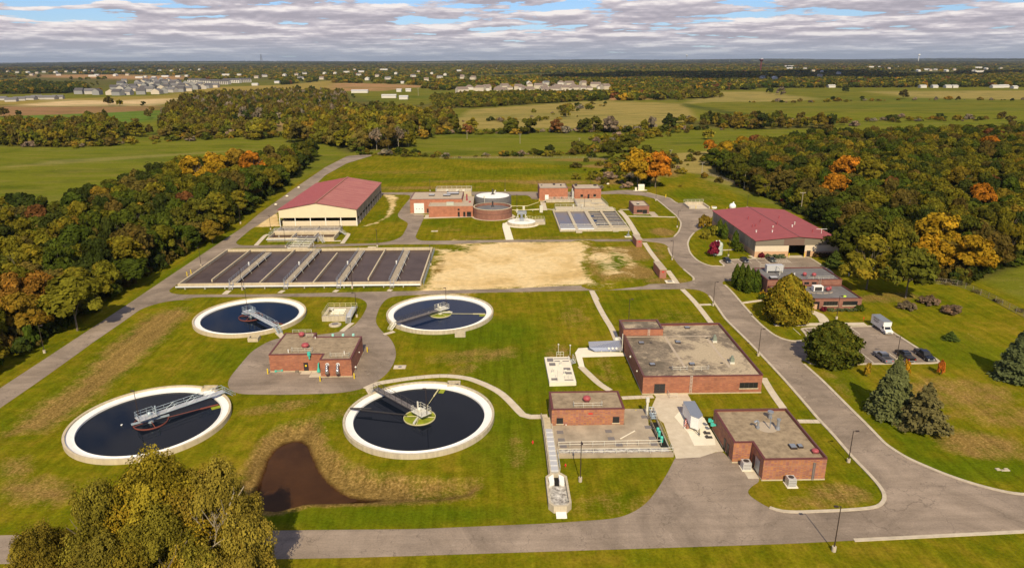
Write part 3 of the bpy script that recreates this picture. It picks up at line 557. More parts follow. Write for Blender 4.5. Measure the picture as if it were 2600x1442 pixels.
D['special'] = [((-160.3, 371.9), 14, 6, 'gold', 'golden orange tree at the far edge of the left wood, left of two bright neighbours'), ((-159.5, 397.0), 13, 5.5, 'gold', 'golden tree between the brightest orange crowns of the left wood'), ((-135.5, 391.9), 14, 6, 'orange', 'bright orange tree near the far end of the left wood, behind the red roofed shed'), ((-150.2, 408.3), 12, 5, 'ochre', 'dull gold tree between two orange crowns in the left wood'), ((-132.9, 296.0), 11, 5, 'rust', 'reddish brown tree on the near side of the golden trees in the left wood'), ((-122.1, 178.1), 12, 5, 'orange', 'orange tree close to the left frame edge above the lamp on the left road'), ((-127.3, 174.2), 13, 5.5, 'orange', 'orange tree cut by the left frame edge'), ((-117.3, 163.7), 11, 5, 'ochre', 'ochre tree below the orange one at the left frame edge'), ((-108.4, 168.9), 13, 6.5, 'olive_y', 'full yellow green tree at the near edge of the left wood'), ((-182.5, 274.5), 11, 4, 'rust', 'rust red tree amid green crowns at the left of the left wood'), ((-108.7, 259.0), 8, 4, 'ochre', 'low olive yellow tree standing out on the grass at the edge of the left wood'), ((82.0, 417.5), 15, 7, 'gold', 'tall golden tree left of its orange twin at the bend of the back road'), ((85.1, 392.6), 15, 6.5, 'orange', 'tall orange tree right of its golden twin at the bend of the back road'), ((79.0, 481.1), 12, 7, 'olive', 'olive tree behind the golden tree at the bend of the back road'), ((96.3, 515.9), 12, 6, 'olive', 'dark olive tree behind the orange and golden pair'), ((182.6, 362.1), 16, 7, 'orange', 'brightest orange tree in the right wood'), ((156.3, 316.8), 14, 6, 'orange', 'orange tree just below the brightest one in the right wood'), ((189.3, 348.6), 16, 7, 'olive_y', 'yellow green tree right of the bright orange ones'), ((344.4, 484.9), 13, 6, 'orange', 'orange tree far back in the right wood'), ((209.8, 293.6), 13, 5, 'orange', 'small orange crown deep in the right wood near the frame edge'), ((147.8, 226.2), 15, 7, 'gold', 'golden tree at the open edge of the right wood'), ((135.8, 207.9), 12, 6, 'gold', 'golden tree in front of the larger golden one in the right wood'), ((149.4, 207.4), 12, 5.5, 'gold', 'golden tree nearest the far right lawn'), ((224.7, 330.2), 14, 6, 'ochre', 'ochre tree deep in the right wood'), ((154.0, 470.6), 12, 5, 'gold', 'yellow tree at the far tip of the right wood'), ((174.5, 499.3), 12, 5, 'gold', 'gold tree behind the tip of the right wood'), ((151.6, 498.8), 10, 4, 'orange', 'pale orange tree beside the far tip of the right wood'), ((119.7, 221.8), 15, 7.5, 'olive', 'broad olive tree right of the garage at the wood edge'), ((110.3, 195.6), 14, 6.5, 'olive_y', 'broad yellow green tree on the lawn behind the office'), ((117.4, 187.2), 14, 6.5, 'olive', 'broad tree at the lawn edge behind the shaded grass'), ((169.9, 389.2), 13, 6, 'dark', 'very dark tree at the left edge of the right wood'), ((145.5, 390.3), 13, 6, 'dark', 'dark tree behind the first utility pole')]


# ------------------------------------------------------------------ ground
def axis(lo, hi, a, b, st, grow=1.13, base=2.0):
    core = list(np.arange(a, b + st / 2, st)); up = []; s = base; x = b
    while x < hi: x += s; s *= grow; up.append(x)
    dn = []; s = base; x = a
    while x > lo: x -= s; s *= grow; dn.append(x)
    return np.array(dn[::-1] + core + up)
xs = axis(-28000, 28000, -125, 150, 1.0, 1.055, 1.5)
ys = axis(-380, 29500, 76, 420, 1.0, 1.035, 1.5)
xs = xs[np.abs(xs) < 29500]; ys = ys[(ys > -480) & (ys < 31000)]
X, Y = np.meshgrid(xs, ys)
nx, ny = len(xs), len(ys)
Xf, Yf = X.ravel(), Y.ravel()
Zf = np.zeros_like(Xf)
gc = np.zeros((len(Xf), 4)); gc[:, 3] = 1
MEADOW = np.array((0.138, 0.150, 0.013)); LAWN = np.array((0.125, 0.150, 0.014))
gc[:, :3] = MEADOW
dry = np.zeros_like(Xf); sand = np.zeros_like(Xf); lawn = np.zeros_like(Xf); rough_ = np.zeros_like(Xf)
def smooth(d, w): return np.clip(d / w, 0, 1)
def inside(P, w=1.5, out=0.0):
    """soft membership of polygon P, 1 deep inside"""
    x0 = min(p[0] for p in P) - w - out; x1 = max(p[0] for p in P) + w + out; y0 = min(p[1] for p in P) - w - out; y1 = max(p[1] for p in P) + w + out
    r = np.zeros_like(Xf); k = np.where((Xf > x0) & (Xf < x1) & (Yf > y0) & (Yf < y1))[0]
    if not len(k): return r
    s = np.where(inpoly(Xf[k], Yf[k], P), 1.0, -1.0) * polydist(Xf[k], Yf[k], P)
    r[k] = np.clip(0.5 + (s + out) / (2 * w), 0, 1); return r
plant = [(-118, -400), (150, -400), (150, 250), (125, 330), (118, 420), (70, 440), (40, 460), (-96, 515), (-110, 500), (-118, 300)]
lawn = inside(plant, 3)
gc[:, :3] = gc[:, :3] * (1 - lawn[:, None]) + LAWN * lawn[:, None]
gc[Yf > 900, :3] = (0.140, 0.142, 0.018)
far = np.clip((Yf - 1700) / 1200, 0, 1)
gc[:, :3] = gc[:, :3] * (1 - far[:, None]) + np.array((0.085, 0.085, 0.030)) * far[:, None]
FC = dict(brown=(0.29, 0.155, 0.085), tan=(0.62, 0.45, 0.25), ochre=(0.30, 0.22, 0.06), reed=(0.30, 0.20, 0.09), straw=(0.30, 0.235, 0.075), orange=(0.44, 0.22, 0.11),
          brownl=(0.38, 0.21, 0.11), tan2=(0.30, 0.24, 0.08), dkgreen=(0.06, 0.08, 0.015), redsoil=(0.33, 0.15, 0.09), lush=(0.10, 0.17, 0.025), strawg=(0.24, 0.21, 0.06))
for nm, P in D['fields']:
    P = [(a, b) for a, b in P]
    md = np.mean([p[1] for p in P])
    k = inside(P, max(2, md * 0.006))[:, None]
    gc[:, :3] = gc[:, :3] * (1 - k) + np.array(FC[nm]) * k
# far plough and wood patches beyond the town
pr_ = np.random.default_rng(5)
for i in range(230):
    yy = 3300 * math.exp(pr_.random() * 1.9); xx = (pr_.random() * 2 - 1) * yy * 0.85
    w_, h_ = yy * (0.02 + 0.08 * pr_.random()), yy * (0.015 + 0.05 * pr_.random())
    c = [(0.20, 0.125, 0.07), (0.25, 0.19, 0.09), (0.12, 0.13, 0.045), (0.035, 0.045, 0.022), (0.035, 0.045, 0.022)][pr_.integers(5)]
    k = (np.abs(Xf - xx) < w_) & (np.abs(Yf - yy) < h_) & (Yf > 3000)
    gc[k, :3] = c
for P in (D['swale'], D['swale2'], D['swale3']):
    dry = np.maximum(dry, inside(P, 3.2) * 0.8)
Zf -= inside(D['swale'], 4) * 0.5
def blob(x, y, rx, ry, a=0.8, rot=0):
    c, s = math.cos(rot), math.sin(rot)
    u = ((Xf - x) * c + (Yf - y) * s) / rx; v = (-(Xf - x) * s + (Yf - y) * c) / ry
    return a * np.clip(1.25 - (u * u + v * v), 0, 1)
for b in [(-52, 152, 9, 6, .35), (-44, 126, 9, 3, .5, .3), (-32, 122, 5, 3, .4), (-5, 150, 14, 5, .45, .2), (-8, 142, 6, 3, .4, .6), (12, 112, 3, 6, .35), (3, 108, 3, 8, .35), (-85, 130, 6, 12, .3),
          (54, 94, 6, 3.5, .6), (48, 92, 6, 2.5, .4), (86, 108, 9, 6, .65), (97, 104, 9, 5, .55), (95, 128, 14, 9, .55), (84, 150, 8, 4, .3), (112, 188, 16, 5, .5, .2), (72, 132, 2, 10, .3), (98, 118, 12, 6, .45),
          (47, 238, 9, 12, .8), (44, 215, 8, 9, .85), (52, 206, 8, 5, .6), (56, 236, 4, 9, .5), (66, 270, 6, 8, .75), (30, 390, 26, 9, .7), (-10, 395, 40, 6, .55), (-35, 375, 30, 6, .6), (40, 372, 14, 5, .8), (62, 395, 10, 18, .75), (-60, 430, 40, 10, .35), (-55, 375, 18, 8, .45),
          (84, 410, 12, 30, .85), (70, 450, 18, 10, .8), (100, 430, 14, 30, .8), (0, 500, 60, 12, .4), (60, 480, 30, 10, .6), (24, 145, 3, 6, .35), (20, 175, 5, 12, .35), (14, 150, 4, 8, .45), (48, 172, 8, 12, .28), (24, 185, 12, 8, .2),
          (-20, 278, 8, 8, .3), (-8, 265, 10, 4, .35), (28, 262, 30, 3, .35), (60, 245, 4, 12, .4), (24, 138, 5, 6, .3), (-38, 110, 6, 8, .3), (-42, 100, 4, 8, .4), (18, 92, 10, 4, .3), (115, 372, 8, 26, .3), (105, 340, 10, 8, .3),
          (-50, 262, 10, 2.5, .3), (-30, 140, 4, 14, .35)]:
    dry = np.maximum(dry, blob(*b))
# lusher ground
lush = np.zeros_like(Xf)
for b in [(-5, 165, 20, 12, 1), (5, 140, 14, 14, .9), (2, 112, 10, 14, .8), (-20, 90, 30, 3, .9), (-55, 150, 14, 10, .7), (-90, 150, 8, 40, .5), (80, 100, 18, 4, 1), (75, 128, 4, 26, .8), (110, 150, 12, 14, .8),
          (-25, 290, 8, 10, .6), (56, 242, 3, 3, 1), (100, 350, 14, 20, .9), (20, 430, 50, 14, .8), (-60, 400, 30, 10, .9), (-80, 262, 10, 8, .8), (-45, 300, 10, 10, .7), (-105, 240, 4, 60, .9), (64, 300, 5, 20, .5), (-40, 160, 3, 10, .4)]:
    lush = np.maximum(lush, blob(*b))
po = inside(D['pond_out'], 1.2)
din = np.where(inpoly(Xf, Yf, D['pond_out']), polydist(Xf, Yf, D['pond_out']), 0)
dip = np.where(inpoly(Xf, Yf, D['pond_in']), polydist(Xf, Yf, D['pond_in']), 0)
Zf -= (np.clip(din * 0.5, 0, 1.15) + np.clip(dip * 0.45, 0, 0.8)) * (po > 0)
dry = np.maximum(dry, np.where(po > 0, np.clip(.52 + .6 * np.exp(-polydist(Xf, Yf, D['pond_in']) / 3.0), 0, .95) * inside(D['pond_out'], 2.0, 0.8), 0))
rough_ = po.copy()
mud = inside(D['pond_in'], 1.1, 0.2)
sand = inside(D['sand'], 7.0, 1.0)
gravel_ = np.maximum(inside(D['gravel'], 0.8), inside([(x, y) for x, y in D['track']], 1.6) * 0.75)
dry = np.maximum(dry, inside(D['mound'], 3) * 0.6)
mg = inside(D['moundg'], 2.0); dry *= 1 - mg; lush = np.maximum(lush, mg); sand *= 1 - mg
sand *= 1 - inside(D['mound'], 3) * 0.6; sand = np.maximum(sand, blob(40, 226, 12, 24, .62)); dry = np.maximum(dry, blob(-16, 222, 7, 16, .8))
for P in (D['mound'],): Zf += inside(P, 6) * 0.8
sand = np.maximum(sand, gravel_ * 0.9)
# dead litter under the woods
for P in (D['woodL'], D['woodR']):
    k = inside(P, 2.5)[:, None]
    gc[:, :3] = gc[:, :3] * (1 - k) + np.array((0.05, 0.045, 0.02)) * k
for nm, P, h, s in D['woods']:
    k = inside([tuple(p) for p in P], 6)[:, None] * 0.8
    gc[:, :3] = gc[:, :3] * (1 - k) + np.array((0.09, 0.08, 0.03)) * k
# long low hills toward the horizon
hh = np.clip((Yf - 5000) / 9000, 0, 1) * (10 + 14 * np.sin(Xf / 2100.0 + Yf / 3500.0) + 8 * np.sin(Xf / 900.0 - Yf / 2500.0 + 1.3))
Zf += np.clip(hh, 0, 40)
me = bpy.data.meshes.new('ground')
co = np.column_stack([Xf, Yf, Zf]).astype(np.float32)
ii = (np.arange(ny - 1)[:, None] * nx + np.arange(nx - 1)[None, :]).ravel()
fc = np.column_stack([ii, ii + 1, ii + nx + 1, ii + nx]).astype(np.int32)
me.vertices.add(len(co)); me.vertices.foreach_set('co', co.ravel())
me.loops.add(fc.size); me.loops.foreach_set('vertex_index', fc.ravel())
me.polygons.add(len(fc)); me.polygons.foreach_set('loop_start', np.arange(0, fc.size, 4, dtype=np.int32))
try: me.polygons.foreach_set('loop_total', np.full(len(fc), 4, dtype=np.int32))
except Exception: pass
me.update(calc_edges=True); me.validate(); me.shade_smooth()
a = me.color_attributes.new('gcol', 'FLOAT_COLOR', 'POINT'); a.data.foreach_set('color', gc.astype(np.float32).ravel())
pk = np.column_stack([dry, sand, lush, np.ones_like(dry)]).astype(np.float32)
a = me.color_attributes.new('cover', 'FLOAT_COLOR', 'POINT'); a.data.foreach_set('color', pk.ravel())
pk = np.column_stack([lawn, mud, rough_, np.ones_like(dry)]).astype(np.float32)
a = me.color_attributes.new('kindof', 'FLOAT_COLOR', 'POINT'); a.data.foreach_set('color', pk.ravel())
ground = bpy.data.objects.new('ground', me); COL.objects.link(ground); tag(ground, kind='structure')

gm = bpy.data.materials.new('grass_and_fields'); gm.use_nodes = True; nt = gm.node_tree; L = nt.links
b = nt.nodes['Principled BSDF']; b.inputs['Roughness'].default_value = 0.95; b.inputs['Specular IOR Level'].default_value = 0.0
geo = N(nt, 'ShaderNodeNewGeometry')
def nz(scale, det=4, rgh=0.6, vec=None, st=None, dist=0.0):
    n = N(nt, 'ShaderNodeTexNoise'); n.inputs['Scale'].default_value = scale; n.inputs['Detail'].default_value = det; n.inputs['Roughness'].default_value = rgh
    n.inputs['Distortion'].default_value = dist
    src = geo.outputs['Position']
    if st:
        mp = N(nt, 'ShaderNodeMapping'); mp.inputs['Scale'].default_value = st; L.new(src, mp.inputs[0]); src = mp.outputs[0]
    L.new(src, n.inputs['Vector']); return n.outputs[0]
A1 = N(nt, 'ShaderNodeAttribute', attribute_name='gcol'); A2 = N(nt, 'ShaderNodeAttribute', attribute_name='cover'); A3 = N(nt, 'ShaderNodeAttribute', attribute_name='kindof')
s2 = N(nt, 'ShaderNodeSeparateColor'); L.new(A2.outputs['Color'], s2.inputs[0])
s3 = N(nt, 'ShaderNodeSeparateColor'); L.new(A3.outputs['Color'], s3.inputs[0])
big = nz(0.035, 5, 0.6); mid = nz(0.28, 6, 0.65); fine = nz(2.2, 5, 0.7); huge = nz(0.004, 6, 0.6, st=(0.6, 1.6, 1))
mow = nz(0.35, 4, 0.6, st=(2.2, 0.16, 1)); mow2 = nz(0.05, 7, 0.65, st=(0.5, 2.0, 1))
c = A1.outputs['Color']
# lawn: yellow green against deep green
lw = s3.outputs[0]
ly = ramp(nt, mth(nt, 'ADD', mth(nt, 'MULTIPLY', big, 0.55), mth(nt, 'MULTIPLY', mid, 0.45)), [(0.36, (0.090, 0.112, 0.003)), (0.50, (0.155, 0.143, 0.005)), (0.64, (0.240, 0.172, 0.014))])
ly = mixc(nt, mth(nt, 'MULTIPLY', s2.outputs[2], 0.75), ly, (0.075, 0.116, 0.003))
c = mixc(nt, mth(nt, 'MULTIPLY', lw, 0.92), c, ly)
# meadows
c = mixc(nt, mth(nt, 'MULTIPLY', mth(nt, 'SUBTRACT', 1.0, lw), ramp(nt, mow2, [(0.46, 0.0), (0.66, 0.62)])), c, (0.21, 0.175, 0.042))
c = mixc(nt, mth(nt, 'MULTIPLY', mth(nt, 'SUBTRACT', 1.0, lw), ramp(nt, huge, [(0.32, 0.5), (0.48, 0.0)])), c, (0.08, 0.12, 0.02))
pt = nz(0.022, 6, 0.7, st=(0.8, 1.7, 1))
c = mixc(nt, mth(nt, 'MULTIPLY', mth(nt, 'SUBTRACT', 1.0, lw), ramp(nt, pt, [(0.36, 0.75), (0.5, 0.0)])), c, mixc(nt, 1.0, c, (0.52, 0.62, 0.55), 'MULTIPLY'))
def thr(v, n, amp, lo=0.38, hi=0.62):
    x = mth(nt, 'ADD', v, mth(nt, 'MULTIPLY', mth(nt, 'SUBTRACT', n, 0.5), amp)); return ramp(nt, x, [(lo, 0.0), (hi, 1.0)])
dn = mth(nt, 'ADD', mth(nt, 'MULTIPLY', mid, 0.6), mth(nt, 'MULTIPLY', fine, 0.4))
dcol = ramp(nt, fine, [(0.3, (0.155, 0.092, 0.028)), (0.5, (0.245, 0.150, 0.048)), (0.7, (0.37, 0.245, 0.090))])
c = mixc(nt, mth(nt, 'MULTIPLY', thr(s2.outputs[0], dn, 1.7, 0.24, 0.68), 0.85), c, dcol)
snoise = nz(0.20, 9, 0.72, st=(0.8, 1.15, 1), dist=1.6)
scol = ramp(nt, nz(0.07, 9, 0.55, dist=1.0), [(0.30, (0.54, 0.38, 0.165)), (0.45, (0.66, 0.485, 0.24)), (0.62, (0.72, 0.56, 0.31))])
scol = mixc(nt, ramp(nt, snoise, [(0.56, 0.0), (0.70, 0.35)]), scol, (0.40, 0.30, 0.12))
c = mixc(nt, thr(s2.outputs[1], mth(nt, 'ADD', mth(nt, 'MULTIPLY', snoise, 0.5), mth(nt, 'MULTIPLY', big, 0.5)), 3.0, 0.40, 0.66), c, scol)
c = mixc(nt, thr(s3.outputs[1], mth(nt, 'ADD', mth(nt, 'MULTIPLY', mid, 0.5), mth(nt, 'MULTIPLY', fine, 0.5)), 0.9, 0.30, 0.72), c, ramp(nt, big, [(0.35, (0.030, 0.013, 0.006)), (0.6, (0.070, 0.030, 0.012))]))
c = mixc(nt, mth(nt, 'SUBTRACT', 1.0, mth(nt, 'MULTIPLY', s2.outputs[1], 0.75)), c, mixc(nt, 1.0, c, ramp(nt, fine, [(0.25, 0.60), (0.75, 1.38)]), 'MULTIPLY'))
c = mixc(nt, mth(nt, 'MULTIPLY', mth(nt, 'SUBTRACT', lw, s2.outputs[1], clamp=True), 0.8), c, mixc(nt, 1.0, c, ramp(nt, mow, [(0.3, 0.72), (0.7, 1.26)]), 'MULTIPLY'))
fine2 = nz(0.5, 4, 0.7)
c = mixc(nt, 1.0, c, ramp(nt, fine2, [(0.3, 0.84), (0.7, 1.16)]), 'MULTIPLY')
L.new(c, b.inputs['Base Color'])
bp = N(nt, 'ShaderNodeBump'); bp.inputs['Distance'].default_value = 0.35
L.new(mth(nt, 'MULTIPLY_ADD', s3.outputs[2], 0.7, 0.25), bp.inputs['Strength'])
L.new(nz(1.6, 4, 0.75), bp.inputs['Height']); L.new(bp.outputs[0], b.inputs['Normal'])
me.materials.append(gm)

# ------------------------------------------------------------------ paved network
outer = [tuple(p) for p in D['outer_a']]
outer = [p for p in outer if p not in ((68.4, 165.9), (69.0, 144.3), (68.8, 145.5), (68.9, 144.0), (69.5, 141.4))]
i = outer.index((69.2, 140.7)); outer[i + 1:i + 1] = [(69.0, 144.6), (69.7, 145.4), (70.8, 142.6)]
lot2 = [(71, 205.4), (75.8, 204.0), (106, 205.6), (108.3, 214), (108.3, 232.3), (101.3, 232.3), (101.0, 230.8), (89.3, 230.0), (80.2, 228.9), (75.5, 228.3), (75.8, 220.5)]
outer += lot2 + [tuple(p) for p in D['outer_b'][1:] if tuple(p) not in ((68.8, 225.2),)]
outer += [(0, 361.4), (-60, 361.8), (-99.5, 362.2), (-103.5, 420), (-101, 470), (-90, 512), (-97, 516), (-108, 508), (-111.2, 455), (-109.8, 372.7), (-107.9, 311.8), (-106, 285), (-105.9, 213), (-105.7, 185.4), (-105.9, 149), (-106.4, 100), (-107, 87.2), (-330, 87.2)]
outer = outer[0:1] + outer[1:]
I1 = [tuple(p) for p in D['I1']] + [(-60, 356.2), (-98.8, 356.2), (-100.2, 320), (-101, 285)]
I1[0] = (-101.5, 281.5)
I2 = [tuple(p) for p in D['I2']]; I3 = [tuple(p) for p in D['I3']]; I4 = [tuple(p) for p in D['I4']]
rings = [rounded(outer, 1.6), rounded(I1, 1.5), rounded(I2, 1.5), rounded(I3, 1.0), rounded(I4, 1.3)]
def cdt(rings, keep):
    vs, es = [], []
    for Rg in rings:
        o = len(vs); vs += [Vector(p) for p in Rg]; es += [(o + i, o + (i + 1) % len(Rg)) for i in range(len(Rg))]
    v, e, f, *_ = mgeo.delaunay_2d_cdt(vs, es, [], 0, 1e-4)
    out = []
    for t in f:
        c = sum((v[i] for i in t), Vector((0, 0))) / len(t)
        if keep(c.x, c.y): out.append(tuple(t))
    return v, out
def pin(x, y, P): return bool(inpoly(np.array([x]), np.array([y]), P)[0])
v, f = cdt(rings, lambda x, y: pin(x, y, rings[0]) and not any(pin(x, y, q) for q in rings[1:]))
mb = MB(); mb.add([(p.x, p.y, 0.02) for p in v], [t if (v[t[1]] - v[t[0]]).cross(v[t[2]] - v[t[0]]) > 0 else t[::-1] for t in f])
am = MT['asphalt']; nt = am.node_tree
mb.build('road', 'asphalt', kind='structure')

def ribbon_mb(P, w0, w1, z0, z1, mb=None):
    """raised strip along polyline P from offset w0 to w1 (left positive)"""
    mb = mb or MB(); n = len(P); A, B = [], []
    for i in range(n):
        p = Vector(P[i]); a = Vector(P[max(i - 1, 0)]); c = Vector(P[min(i + 1, n - 1)])
        d = (c - a)
        if d.length < 1e-6: d = Vector((1, 0))
        d.normalize(); nn = Vector((-d.y, d.x))
        A.append(p + nn * w0); B.append(p + nn * w1)
    vs = []
    for i in range(n): vs += [(*A[i], z0), (*A[i], z1), (*B[i], z1), (*B[i], z0)]
    fs = []
    for i in range(n - 1):
        o = 4 * i; fs += [(o, o + 4, o + 5, o + 1), (o + 1, o + 5, o + 6, o + 2), (o + 2, o + 6, o + 7, o + 3)]
    fs += [(0, 1, 2, 3), (4 * n - 1, 4 * n - 2, 4 * n - 3, 4 * n - 4)]
    mb.add(vs, fs); return mb
def resample(P, st):
    d = [0]
    for a, b in zip(P, P[1:]): d.append(d[-1] + (Vector(b) - Vector(a)).length)
    n = max(1, round(d[-1] / st)); t = np.linspace(0, d[-1], n + 1)
    return list(zip(np.interp(t, d, [p[0] for p in P]), np.interp(t, d, [p[1] for p in P])))
def kerbs(Rg, pred):
    Rg = resample(list(Rg) + [Rg[0]], 1.0)[:-1]
    run = []; n = len(Rg)
    def flush():
        if len(run) > 2: ribbon_mb(run, -0.3, 0.3, 0.0, 0.13).build('kerb', 'kerb', kind='structure')
    for i in range(n + 1):
        p = Rg[i % n]
        if pred(*p): run.append(p)
        else:
            flush(); run = []
    flush()
kerbs(rings[0], lambda x, y: (x > 50 and y < 201.5 and not (66 < x < 74 and 144 < y < 156.3) and x < 199) or (66 < x < 79 and 217 < y < 268) or (79 < x < 101 and 228.4 < y < 231.5) or (76 < x < 88 and 328 < y < 357) or (106.8 < x < 110 and y > 206 and y < 232))
kerbs(rings[4], lambda x, y: (x > 41 and y < 95.8 and y > 80) or (x > 57.5 and y < 192))
kerbs(rings[3], lambda x, y: x > 66 and 262 < y < 340)
kerbs(rings[2], lambda x, y: x > 61 and 204 < y < 246)
# painted stall lines
def line(x0, y0, x1, y1, w=0.12): ribbon_mb([(x0, y0), (x1, y1)], -w / 2, w / 2, 0.021, 0.026).build('road_marking', 'line', kind='structure')
for x in (75.6, 78.6, 81.6, 84.6, 87.4, 90.6): line(x, 165.0, x, 160.3)
for x in (76.4, 79.3, 82.2, 85.2, 91.6, 94.6): line(x, 142.9, x, 148.4)
for x in (79.6, 82.7, 85.8, 88.9, 92.0, 95.1): line(x, 228.9, x, 223.9)
for k in range(6): line(95.3 + 0.7 * k, 228.6, 95.9 + 0.7 * k, 224.4)
line(99.4, 229, 99.4, 223.9)

# ------------------------------------------------------------------ walks of separate slabs
def catmull(P, k=4):
    out = []
    for i in range(len(P) - 1):
        p0, p1, p2, p3 = (Vector(P[max(i - 1, 0)]), Vector(P[i]), Vector(P[i + 1]), Vector(P[min(i + 2, len(P) - 1)]))
        for j in range(k):
            t = j / k
            out.append(tuple(0.5 * ((2 * p1) + (p2 - p0) * t + (2 * p0 - 5 * p1 + 4 * p2 - p3) * t * t + (3 * p1 - p0 - 3 * p2 + p3) * t ** 3)))
    out.append(tuple(P[-1])); return out
for wi, (P, wd) in enumerate(D['walks']):
    P = [tuple(p) for p in P]
    Q = resample(catmull(P) if len(P) > 2 else P, wd * 1.05)
    my = sum(p[1] for p in Q) / len(Q)
    mt = 'walk' if wi not in (7, 11) else ('walk' if wi == 7 else 'walk_new')
    if my < 185:
        e = bpy.data.objects.new('path', None); COL.objects.link(e); tag(e, kind='structure')
        n = len(Q); E = []
        for i in range(n):
            a = Vector(Q[max(i - 1, 0)]); c = Vector(Q[min(i + 1, n - 1)]); d = (c - a).normalized(); nn = Vector((-d.y, d.x)); p = Vector(Q[i])
            E.append((p - nn * wd / 2, p + nn * wd / 2, d))
        for i in range(n - 1):
            a0, b0, d0 = E[i]; a1, b1, d1 = E[i + 1]; g = 0.02
            z = 0.045 + rng.random() * 0.015 + 0.0007 * (wi % 9)
            MB().prism([tuple(a0 + d0 * g), tuple(a1 - d1 * g), tuple(b1 - d1 * g), tuple(b0 + d0 * g)], 0.0, z).build('slab', mt, e)
    else:
        ribbon_mb(Q, -wd / 2, wd / 2, 0.0, 0.05 + 0.004 * (wi % 7)).build('path', mt, kind='structure')
def pavement(P, z, m, name='pavement'): return MB().prism([tuple(p) for p in P], 0.0, z).build(name, m, kind='structure')
yard = [(30.5, 104.9), (31.2, 117.2), (29.4, 121.6), (32.1, 127.9), (31.9, 129.1), (38.9, 129.1), (38.9, 125.2), (37.3, 123.4), (39.3, 122.0), (39.5, 107.0), (38.0, 106.8), (34.8, 105.2)]
pavement(yard, 0.03, 'walk')
pavement([(36.6, 120.6), (35.2, 121.5), (33.8, 119.5), (34.9, 113.5), (34.8, 109.0), (38.7, 109.1), (39.4, 112.2), (39.45, 119)], 0.045, 'walk_new')
pavement(D['silverpad'], 0.062, 'walk_new')
pavement([(71.6, 166.6), (75, 166.4), (95.6, 166.4), (95.6, 168.3), (75, 168.4), (71.8, 168.2)], 0.06, 'walk')
pavement([(101.0, 230.6), (107.0, 230.6), (107.0, 233.5), (101.0, 233.5)], 0.035, 'walk')
pavement([(-37.5, 305.2), (-32.4, 305.2), (-32.4, 306.2), (-37.5, 306.2)], 0.034, 'walk', 'apron')
pavement([(-32.2, 299.3), (-30.4, 300.4), (-30.6, 306.0), (-32.2, 306.0)], 0.036, 'walk', 'apron')
pavement([(-44.0, 141.0), (-41.8, 141.0), (-41.8, 142.35), (-44.0, 142.35)], 0.05, 'walk', 'doorstep')
pavement([(-41.7, 139.4), (-39.2, 139.4), (-39.2, 142.35), (-41.7, 142.35)], 0.045, 'walk', 'doorstep')
pavement([(40.9, 98.5), (42.7, 98.5), (42.7, 101.0), (40.9, 101.0)], 0.05, 'walk', 'doorstep')
pavement([(4.5, 290), (8, 301), (6.5, 306), (6.2, 290)], 0.03, 'walk', 'apron')
pavement([(-28.2, 133.1), (-25.9, 133.6), (-24.4, 131.2), (-26.9, 130.2)], 0.05, 'walk', 'apron')
pavement([(68.0, 299), (70.9, 299.4), (70.9, 308), (67.6, 309)], 0.03, 'gravel3', 'apron')
MB().prism(rounded([(70.9, 362.4), (79, 364.2), (79, 361.5), (72, 360.6)], .6), 0, 0.05).build('apron', 'walk_new', kind='structure')
# pond
MB().prism(rounded([tuple(p) for p in D['pond_in']], 2), -2.3, -1.3).build('pond_water', 'mud', kind='structure')
pw = [tuple(p) for p in D['pond_in']]


# ------------------------------------------------------------------ building helpers
def PT(mb, name, m, root, label=None, smooth=False):
    """a part written in world metres under a thing whose Empty stands at its base"""
    o = mb.build(name, m, root, label, smooth=smooth)
    if root.parent is None: o.location = tuple(-c for c in root.location)
    return o
def wallring(P, z0, z1, th=0.3):
    mb = MB(); n = len(P)
    ar = sum(P[i][0] * P[(i + 1) % n][1] - P[(i + 1) % n][0] * P[i][1] for i in range(n))
    if ar < 0: P = P[::-1]
    Q = inset(P, th)
    vs = [(*p, z0) for p in P] + [(*p, z1) for p in P] + [(*p, z1) for p in Q] + [(*p, z0) for p in Q]
    fs = []
    for i in range(n):
        j = (i + 1) % n
        fs += [(i, j, n + j, n + i), (n + i, n + j, 2 * n + j, 2 * n + i), (2 * n + i, 2 * n + j, 3 * n + j, 3 * n + i), (3 * n + i, 3 * n + j, j, i)]
    mb.add(vs, fs); return mb
def inset(P, t):
    n = len(P); Q = []
    for i in range(n):
        a, b, c = Vector(P[i - 1]), Vector(P[i]), Vector(P[(i + 1) % n])
        d1, d2 = (b - a).normalized(), (c - b).normalized()
        n1, n2 = Vector((-d1.y, d1.x)), Vector((-d2.y, d2.x))
        m = (n1 + n2); k = m.dot(n1)
        Q.append(tuple(b + m * (t / max(k, 0.2))))
    return Q
def rect(x0, x1, y0, y1): return [(x0, y0), (x1, y0), (x1, y1), (x0, y1)]
def window(root, x0, x1, z0, z1, y, n=1, sill=True, m='glass', name='window', door=False):
    w = PT(MB().box(x0, x1, y - 0.03, y + 0.1, z0, z1), name, 'door_dark' if door else 'frame', root)
    for k in range(n):
        a = x0 + (x1 - x0) * k / n + 0.07; b_ = x0 + (x1 - x0) * (k + 1) / n - 0.07
        zz = z0 + (z1 - z0) * 0.42 if door else z0 + 0.07
        MB().box(a, b_, y - 0.045, y - 0.028, zz, z1 - 0.08).build('pane', m, w)
    if sill: MB().box(x0 - 0.12, x1 + 0.12, y - 0.14, y - 0.002, z0 - 0.2, z0 - 0.004).build('sill', 'conc_tan', w)
    return w
